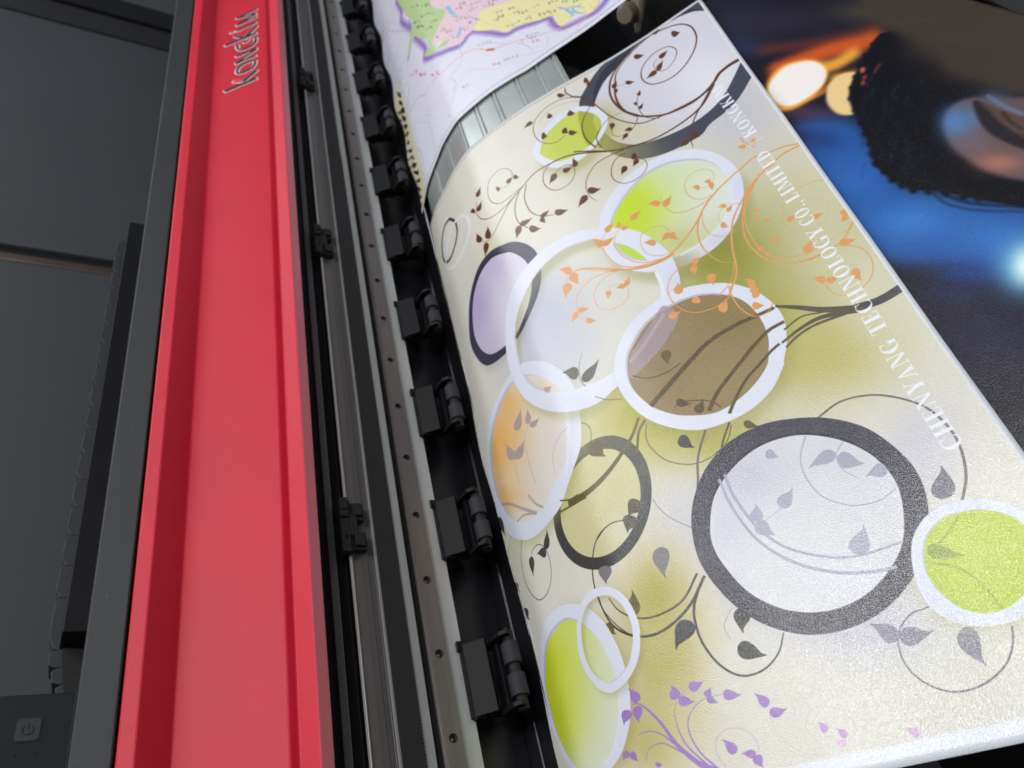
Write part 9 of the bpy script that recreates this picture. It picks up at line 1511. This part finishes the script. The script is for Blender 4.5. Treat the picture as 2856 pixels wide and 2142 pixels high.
# photograph print at the front; its brown patch is a painted reflection
PHOTO = [{"k":"g","v":[388.6,654.9,25.1,-34.0,-19.4,-43.6,[34,36,58],0.9]},{"k":"g","v":[417.9,624.4,33.2,-45.3,-11.7,-24.6,[44,38,52],0.8]},{"k":"g",
"v":[384.1,620.4,16.3,-21.1,-7.5,-16.5,[44,50,90],0.8]},{"k":"g","v":[397.1,625.4,13.3,-17.6,-7.6,-16.6,[36,34,48],0.6]},{"k":"g","v":[374.6,525.3,
13.9,-15.8,-6.7,-13.9,[90,62,80],0.9]},{"k":"g","v":[386.2,498.3,21.6,-23.9,-6.6,-13.2,[78,54,80],0.85]},{"k":"g","v":[378.1,464.1,25.9,-27.1,-9.5,
-18.6,[30,62,128],0.5]},{"k":"g","v":[379.9,417.2,25.7,-25.0,-17.0,-32.1,[44,104,182],0.95]},{"k":"g","v":[387.1,357.1,33.8,-29.9,-16.1,-28.2,[52,114,
192],0.95]},{"k":"g","v":[411.7,323.7,29.8,-25.7,-15.8,-25.9,[50,108,186],0.95]},{"k":"g","v":[420.6,293.7,21.9,-18.0,-15.3,-24.1,[46,100,176],0.9]},
{"k":"g","v":[370.7,384.6,17.4,-16.0,-11.4,-21.1,[36,82,150],0.7]},{"k":"g","v":[354.9,435.8,9.5,-9.3,-8.9,-17.8,[30,66,130],0.7]},{"k":"p","c":[40,
92,168],"p":[3664,4962,3900,4874,4050,4645,4019,4425,3939,4092,3996,3792,4117,3602,4268,3389,4552,3062,4297,2676,4055,2910,3886,3089,3594,3351,3519,
3556,3489,3966,3545,4421],"a":0.97,"b":9},{"k":"g","v":[386.2,355.4,26.6,-23.4,-11.3,-19.9,[56,120,198],0.9]},{"k":"g","v":[377.9,413.4,15.6,-15.1,
-10.9,-20.6,[46,104,182],0.8]},{"k":"g","v":[413.6,315.2,22.0,-18.7,-10.2,-16.5,[54,116,194],0.8]},{"k":"g","v":[379.2,466.2,14.2,-14.8,-7.4,-14.5,
[30,56,110],0.7]},{"k":"g","v":[389.0,297.7,18.9,-14.9,-6.2,-10.2,[34,66,140],0.8]},{"k":"g","v":[369.3,483.1,10.9,-11.7,-6.3,-12.9,[40,40,80],0.6]},
{"k":"s","c":[120,52,40],"w":[10.59,15.89],"p":[3884,6063,4237,5735,4564,5511,4702,5490],"a":0.7,"b":7},{"k":"s","c":[214,88,34],"w":[19.83,18.18],
"p":[3829,5721,4247,5561,4536,5389,4651,5396],"a":0.95,"b":6},{"k":"s","c":[246,170,60],"w":[15.18,13.5],"p":[4006,5546,4221,5360,4443,5352],"a":0.95,
"b":5},{"k":"s","c":[120,50,30],"w":[2.3,2.3],"p":[4115,5337,4232,5234,4358,5192],"a":0.6,"b":3},{"k":"s","c":[244,180,70],"w":[14.37,9.58],"p":[4127,
5212,4310,5103],"a":0.9,"b":4},{"k":"s","c":[236,140,50],"w":[4.27,4.93],"p":[3662,5241,3832,5191,3999,5144,4127,5175],"a":0.8,"b":3},{"k":"p",
"c":[250,176,66],"p":[3711,5514,3794,5646,3942,5702,4072,5641,4157,5536,4180,5391,4139,5272,4034,5176,3905,5144,3761,5164,3697,5273],"a":0.95,"b":3},
{"k":"p","c":[247,240,236],"p":[3724,5499,3800,5607,3945,5667,4076,5609,4151,5516,4169,5386,4129,5283,4033,5205,3904,5181,3782,5205,3719,5320],
"b":1.6},{"k":"p","c":[240,206,146],"p":[4014,5056,4094,5177,4203,5214,4288,5166,4321,5054,4261,4877,4160,4754,4069,4748,4003,4828,3990,4944],
"b":1.6},{"k":"g","v":[364.5,246.3,64.8,-44.9,-15.8,-25.9,[24,22,44],0.9]},{"k":"g","v":[343.6,280.4,30.3,-22.0,-12.1,-21.3,[28,24,44],0.8]},{"k":"g",
"v":[470.2,569.8,28.2,-39.4,-9.2,-17.1,[62,56,50],0.9]},{"k":"g","v":[498.4,522.5,32.0,-44.1,-15.4,-26.5,[66,58,50],0.95]},{"k":"g","v":[520.9,476.4,
22.7,-30.7,-19.9,-32.1,[64,56,48],0.95]},{"k":"g","v":[487.6,553.9,12.3,-17.4,-7.8,-14.1,[70,62,62],0.6]},{"k":"p","c":[13,13,20],"p":[4641,5378,4439,
5242,4241,5076,4130,4906,4061,4633,4019,4425,3948,4199,3950,3993,4006,3809,4144,3649,4255,3463,4432,3205,4552,3062,5130,3933,5112,4266,4929,4841,4796,
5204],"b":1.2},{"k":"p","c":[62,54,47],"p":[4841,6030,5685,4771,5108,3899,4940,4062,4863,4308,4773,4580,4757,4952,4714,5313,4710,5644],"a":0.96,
"b":5},{"k":"p","c":[112,92,96],"p":[4488,4233,4613,4311,4740,4260,4953,4018,5085,3866,4678,3251,4529,3418,4442,3578,4392,3786,4389,4013],"a":0.9,
"b":3},{"k":"g","v":[451.4,414.4,9.6,-10.3,-10.9,-18.2,[84,128,178],1]},{"k":"g","v":[461.1,409.9,5.6,-6.0,-8.7,-14.4,[90,120,160],0.8]},{"k":"g",
"v":[449.4,390.5,11.2,-11.5,-7.4,-12.2,[120,100,110],0.8]},{"k":"g","v":[451.0,364.2,13.5,-13.4,-6.1,-9.8,[168,112,100],0.95]},{"k":"g","v":[468.5,
373.5,10.5,-10.9,-6.3,-10.0,[120,84,76],0.8]},{"k":"g","v":[481.3,417.7,9.9,-11.3,-6.7,-10.9,[80,96,120],0.7]},{"k":"g","v":[475.7,495.2,14.9,-18.9,
-9.8,-17.0,[56,48,42],0.8]},{"k":"g","v":[485.5,458.2,18.6,-22.9,-13.0,-21.6,[62,52,46],0.95]},{"k":"g","v":[500.0,430.5,17.4,-21.0,-12.8,-20.3,[64,
54,48],0.95]},{"k":"g","v":[523.1,451.9,16.9,-22.1,-19.4,-30.5,[66,56,50],0.9]},{"k":"g","v":[495.3,488.3,18.8,-24.6,-7.3,-12.4,[64,56,48],0.9]},
{"k":"p","c":[40,34,44],"p":[4710,4248,4647,4120,4613,3951,4632,3790,4695,3616,4758,3714,4724,3890,4746,4070],"a":0.95,"b":0.8},{"k":"p","c":[92,70,
64],"p":[4716,4195,4719,4100,4708,3935,4747,3697,4843,3847,4782,4030],"a":0.9,"b":2},{"k":"s","c":[30,22,22],"w":[1.45,1.09],"p":[4768,4031,4754,3914,
4765,3789],"a":0.9,"b":0.6},{"k":"s","c":[110,140,180],"w":[2.41,3.44],"p":[4788,4237,4804,4065,4841,3907],"a":0.6,"b":2},{"k":"s","c":[14,20,44],
"w":[1.1,0.83],"p":[4097,3724,4093,3586,4150,3459,4250,3338,4417,3183],"b":0.4},{"k":"s","c":[14,18,36],"w":[2.15,1.35],"p":[4132,3679,4151,3583,4226,
3439,4436,3213],"b":0.6},{"k":"s","c":[206,96,84],"w":[1.15,0.96],"p":[4478,5081,4439,5057,4393,5022],"a":0.9,"b":0.3},{"k":"s","c":[206,96,84],
"w":[0.9,0.75],"p":[4333,5112,4355,5103],"a":0.9,"b":0.3},{"k":"p","c":[214,110,96],"p":[4339,5141,4374,5154,4369,5112,4335,5088],"a":0.9,"b":0.4},
{"k":"p","c":[180,70,64],"p":[4318,5057,4345,5053,4327,5018,4304,5017],"a":0.9,"b":0.4},{"k":"p","c":[190,74,66],"p":[4281,5015,4308,5011,4290,4970,
4267,4975],"a":0.9,"b":0.4},{"k":"p","c":[14,13,20],"p":[4626,5375,4638,5381,4647,5353,4634,5331,4621,5348],"b":0.5},{"k":"p","c":[14,13,20],
"p":[4535,5339,4555,5349,4568,5306,4549,5271,4528,5297],"b":0.5},{"k":"p","c":[14,13,20],"p":[4436,5273,4455,5283,4468,5241,4450,5206,4429,5231],
"b":0.5},{"k":"p","c":[14,13,20],"p":[4353,5204,4367,5211,4377,5181,4364,5155,4348,5174],"b":0.5},{"k":"p","c":[14,13,20],"p":[4269,5122,4283,5129,
4294,5098,4280,5073,4265,5091],"b":0.5},{"k":"p","c":[14,13,20],"p":[4192,5033,4207,5041,4219,5008,4205,4982,4188,5001],"b":0.5},{"k":"p","c":[14,13,
20],"p":[4129,4932,4147,4941,4160,4903,4144,4872,4124,4895],"b":0.5},{"k":"p","c":[14,13,20],"p":[4089,4789,4104,4797,4116,4765,4102,4739,4085,4758],
"b":0.5},{"k":"p","c":[14,13,20],"p":[4056,4643,4069,4649,4079,4623,4068,4601,4053,4617],"b":0.5},{"k":"p","c":[14,13,20],"p":[4023,4521,4039,4529,
4052,4497,4037,4469,4019,4488],"b":0.5},{"k":"p","c":[14,13,20],"p":[3996,4409,4009,4415,4020,4388,4008,4365,3993,4381],"b":0.5},{"k":"p","c":[14,13,
20],"p":[3964,4309,3986,4320,4005,4276,3984,4239,3958,4265],"b":0.5},{"k":"p","c":[14,13,20],"p":[3935,4205,3958,4217,3978,4172,3957,4134,3930,4160],
"b":0.5},{"k":"p","c":[14,13,20],"p":[3937,4085,3948,4091,3958,4069,3947,4050,3934,4063],"b":0.5},{"k":"p","c":[14,13,20],"p":[3938,3994,3958,4003,
3974,3967,3956,3935,3934,3957],"b":0.5},{"k":"p","c":[14,13,20],"p":[3960,3899,3977,3908,3992,3875,3976,3846,3956,3866],"b":0.5},{"k":"p","c":[14,13,
20],"p":[3991,3821,4012,3831,4030,3792,4010,3757,3985,3780],"b":0.5},{"k":"p","c":[14,13,20],"p":[4055,3738,4074,3747,4089,3713,4072,3684,4051,3703],
"b":0.5},{"k":"p","c":[14,13,20],"p":[4127,3649,4144,3657,4157,3627,4142,3601,4123,3618],"b":0.5},{"k":"p","c":[14,13,20],"p":[4189,3555,4207,3563,
4222,3531,4204,3502,4184,3521],"b":0.5},{"k":"p","c":[14,13,20],"p":[4244,3470,4259,3477,4270,3451,4256,3429,4240,3444],"b":0.5},{"k":"s","c":[30,34,
60],"w":[0.54,0.36],"p":[4172,4135,4117,4106,4125,4017],"a":0.7,"b":0.5},{"k":"s","c":[52,62,104],"w":[0.63,0.42],"p":[4338,4983,4302,4965,4286,4924],
"a":0.7,"b":0.5},{"k":"s","c":[40,48,84],"w":[0.55,0.37],"p":[4556,4570,4508,4552,4521,4464],"a":0.7,"b":0.5},{"k":"s","c":[40,48,84],"w":[0.64,0.42],
"p":[4492,4807,4455,4782,4450,4720],"a":0.7,"b":0.5},{"k":"s","c":[40,48,84],"w":[0.54,0.36],"p":[4071,4180,4030,4161,4037,4095],"a":0.7,"b":0.5},
{"k":"s","c":[30,34,60],"w":[0.62,0.42],"p":[4044,4498,3992,4446,3952,4383],"a":0.7,"b":0.5},{"k":"s","c":[52,62,104],"w":[0.6,0.4],"p":[4439,4628,
4409,4596,4376,4566],"a":0.7,"b":0.5},{"k":"s","c":[40,48,84],"w":[0.63,0.42],"p":[4164,4305,4112,4242,4099,4140],"a":0.7,"b":0.5},{"k":"s","c":[30,
34,60],"w":[0.66,0.44],"p":[4366,4770,4322,4735,4308,4666],"a":0.7,"b":0.5},{"k":"s","c":[52,62,104],"w":[0.55,0.37],"p":[4181,4485,4140,4478,4147,
4421],"a":0.7,"b":0.5},{"k":"s","c":[40,48,84],"w":[0.59,0.4],"p":[4289,4441,4239,4409,4231,4331],"a":0.7,"b":0.5},{"k":"s","c":[52,62,104],"w":[0.64,
0.43],"p":[4365,4989,4301,4952,4301,4842],"a":0.7,"b":0.5},{"k":"s","c":[30,34,60],"w":[0.67,0.44],"p":[4349,4924,4301,4871,4260,4812],"a":0.7,
"b":0.5},{"k":"s","c":[40,48,84],"w":[0.54,0.36],"p":[4005,4321,3965,4314,3965,4266],"a":0.7,"b":0.5},{"k":"s","c":[40,48,84],"w":[0.55,0.37],
"p":[4454,4578,4410,4570,4414,4506],"a":0.7,"b":0.5},{"k":"s","c":[30,34,60],"w":[0.66,0.44],"p":[4593,4696,4536,4638,4518,4536],"a":0.7,"b":0.5},
{"k":"s","c":[30,34,60],"w":[0.57,0.38],"p":[4067,4284,4010,4253,4006,4170],"a":0.7,"b":0.5},{"k":"s","c":[30,34,60],"w":[0.61,0.41],"p":[4171,4533,
4115,4497,4087,4432],"a":0.7,"b":0.5},{"k":"s","c":[30,34,60],"w":[0.59,0.39],"p":[4228,4163,4167,4110,4127,4038],"a":0.7,"b":0.5},{"k":"s","c":[30,
34,60],"w":[0.55,0.37],"p":[4292,4453,4247,4444,4243,4390],"a":0.7,"b":0.5},{"k":"s","c":[40,48,84],"w":[0.6,0.4],"p":[4219,4212,4155,4155,4139,4050],
"a":0.7,"b":0.5},{"k":"s","c":[40,48,84],"w":[0.51,0.34],"p":[4518,4498,4476,4494,4490,4427],"a":0.7,"b":0.5},{"k":"s","c":[30,34,60],"w":[0.57,0.38],
"p":[4328,4554,4282,4540,4266,4492],"a":0.7,"b":0.5},{"k":"s","c":[52,62,104],"w":[0.57,0.38],"p":[4172,4340,4124,4320,4109,4264],"a":0.7,"b":0.5},
{"k":"s","c":[52,62,104],"w":[0.57,0.38],"p":[4130,4694,4096,4680,4114,4610],"a":0.7,"b":0.5},{"k":"s","c":[52,62,104],"w":[0.61,0.41],"p":[4614,4734,
4576,4711,4577,4643],"a":0.7,"b":0.5},{"k":"s","c":[52,62,104],"w":[0.63,0.42],"p":[4438,4774,4371,4727,4364,4611],"a":0.7,"b":0.5},{"k":"s","c":[40,
48,84],"w":[0.65,0.43],"p":[4184,4664,4125,4608,4119,4496],"a":0.7,"b":0.5},{"k":"s","c":[52,62,104],"w":[0.6,0.4],"p":[4235,4062,4183,4005,4163,
3918],"a":0.7,"b":0.5},{"k":"s","c":[40,48,84],"w":[0.61,0.41],"p":[3914,4250,3854,4183,3805,4107],"a":0.7,"b":0.5},{"k":"s","c":[52,62,104],
"w":[0.59,0.4],"p":[4243,4261,4184,4214,4176,4117],"a":0.7,"b":0.5},{"k":"s","c":[40,48,84],"w":[0.6,0.4],"p":[4500,4461,4447,4425,4415,4367],"a":0.7,
"b":0.5},{"k":"s","c":[52,62,104],"w":[0.61,0.41],"p":[4077,4178,4055,4157,4047,4121],"a":0.7,"b":0.5},{"k":"s","c":[52,62,104],"w":[0.57,0.38],
"p":[4160,4013,4128,3987,4126,3932],"a":0.7,"b":0.5},{"k":"s","c":[40,48,84],"w":[0.69,0.46],"p":[4314,4880,4264,4826,4254,4729],"a":0.7,"b":0.5},
{"k":"s","c":[40,48,84],"w":[0.65,0.43],"p":[4242,4587,4207,4553,4204,4484],"a":0.7,"b":0.5},{"k":"s","c":[52,62,104],"w":[0.65,0.43],"p":[3994,4326,
3945,4257,3921,4163],"a":0.7,"b":0.5},{"k":"s","c":[30,34,60],"w":[0.6,0.4],"p":[4101,4432,4069,4402,4077,4331],"a":0.7,"b":0.5},{"k":"s","c":[52,62,
104],"w":[0.69,0.46],"p":[4256,4898,4232,4872,4228,4825],"a":0.7,"b":0.5},{"k":"s","c":[30,34,60],"w":[0.61,0.41],"p":[4578,4734,4528,4700,4533,4602],
"a":0.7,"b":0.5},{"k":"s","c":[40,48,84],"w":[0.63,0.42],"p":[4055,4278,4020,4238,4001,4185],"a":0.7,"b":0.5},{"k":"s","c":[40,48,84],"w":[0.66,0.44],
"p":[4455,4779,4395,4727,4367,4638],"a":0.7,"b":0.5},{"k":"s","c":[40,48,84],"w":[0.65,0.44],"p":[4302,4703,4265,4668,4262,4596],"a":0.7,"b":0.5},
{"k":"s","c":[40,48,84],"w":[0.61,0.41],"p":[4143,4078,4095,4014,4055,3944],"a":0.7,"b":0.5},{"k":"s","c":[40,48,84],"w":[0.59,0.39],"p":[4252,4482,
4225,4462,4236,4400],"a":0.7,"b":0.5},{"k":"s","c":[30,34,60],"w":[0.58,0.39],"p":[4167,4023,4116,3980,4091,3911],"a":0.7,"b":0.5},{"k":"s","c":[52,
62,104],"w":[0.62,0.42],"p":[4270,4847,4234,4830,4225,4783],"a":0.7,"b":0.5},{"k":"s","c":[30,34,60],"w":[0.65,0.43],"p":[4317,4630,4262,4547,4201,
4473],"a":0.7,"b":0.5},{"k":"s","c":[40,48,84],"w":[0.62,0.41],"p":[4304,4659,4247,4618,4251,4511],"a":0.7,"b":0.5},{"k":"s","c":[30,34,60],"w":[0.63,
0.42],"p":[4413,4346,4385,4316,4365,4278],"a":0.7,"b":0.5},{"k":"s","c":[30,34,60],"w":[0.56,0.38],"p":[4169,4137,4130,4106,4138,4028],"a":0.7,
"b":0.5},{"k":"s","c":[30,34,60],"w":[0.57,0.38],"p":[4118,4055,4061,4013,4045,3930],"a":0.7,"b":0.5},{"k":"s","c":[40,48,84],"w":[0.65,0.43],
"p":[4459,4630,4394,4573,4370,4472],"a":0.7,"b":0.5},{"k":"s","c":[40,48,84],"w":[0.69,0.46],"p":[4391,5020,4362,4994,4358,4939],"a":0.7,"b":0.5},
{"k":"s","c":[30,34,60],"w":[0.63,0.42],"p":[4411,4430,4373,4382,4337,4332],"a":0.7,"b":0.5},{"k":"s","c":[52,62,104],"w":[0.61,0.4],"p":[4171,4278,
4138,4241,4108,4202],"a":0.7,"b":0.5},{"k":"s","c":[30,34,60],"w":[0.64,0.42],"p":[4111,4345,4060,4271,4013,4195],"a":0.7,"b":0.5},{"k":"s","c":[40,
48,84],"w":[0.64,0.42],"p":[4216,4816,4153,4778,4147,4677],"a":0.7,"b":0.5},{"k":"s","c":[40,48,84],"w":[0.6,0.4],"p":[4105,4054,4050,3992,4035,3894],
"a":0.7,"b":0.5},{"k":"s","c":[30,34,60],"w":[0.55,0.37],"p":[4322,4696,4280,4690,4283,4632],"a":0.7,"b":0.5},{"k":"g","v":[416.3,284.5,14.9,-11.9,
-15.9,-25.0,[110,180,220],0.9]},{"k":"g","v":[417.5,283.6,7.9,-6.3,-9.8,-15.2,[224,250,246],1]},{"k":"g","v":[381.7,252.9,23.5,-16.8,-10.7,-17.0,[30,
28,60],0.9]},{"k":"g","v":[356.8,291.1,15.9,-12.1,-7.4,-13.0,[34,30,52],0.6]},{"k":"g","v":[376.4,288.5,19.1,-14.7,-5.1,-8.6,[40,46,100],0.6]},
{"k":"s","c":[84,74,64],"w":[0.96,0.64],"p":[4689,5466,4859,5316,4971,5203],"a":0.5,"b":1.5}]
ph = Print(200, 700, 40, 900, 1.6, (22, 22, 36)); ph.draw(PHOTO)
pb_ = lambda a: 80.0
fr_edge = ragged([(40, 700), (430, 552), (474, 537), (502, 528.5), (560, 512), (900, 430)])
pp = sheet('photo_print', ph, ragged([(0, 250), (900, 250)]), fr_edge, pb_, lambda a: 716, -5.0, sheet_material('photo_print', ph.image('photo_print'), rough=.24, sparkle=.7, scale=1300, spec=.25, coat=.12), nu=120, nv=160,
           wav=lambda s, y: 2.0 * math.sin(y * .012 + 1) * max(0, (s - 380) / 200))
tag(pp, 'dark glossy photo print showing black hair, an eye and blurred orange lights', 'photo print')
# take-up stand details in the dark gap
MB().cyl((-189.1, 775.2, -416.3), (-213.9, 744.5, -417.5), 9, 20, r2=3).obj('arm', M['cream'], st, bevel=1)
MB().cyl((-202.8, 755.4, -403.3), (-202.5, 742.9, -394.0), 12, 20, r2=8).obj('hook', M['cream'], st, bevel=1)
MB().box(-150, -60, 760, 790, -LENS_HEIGHT, -560).obj('post', M['black'], st, bevel=3)
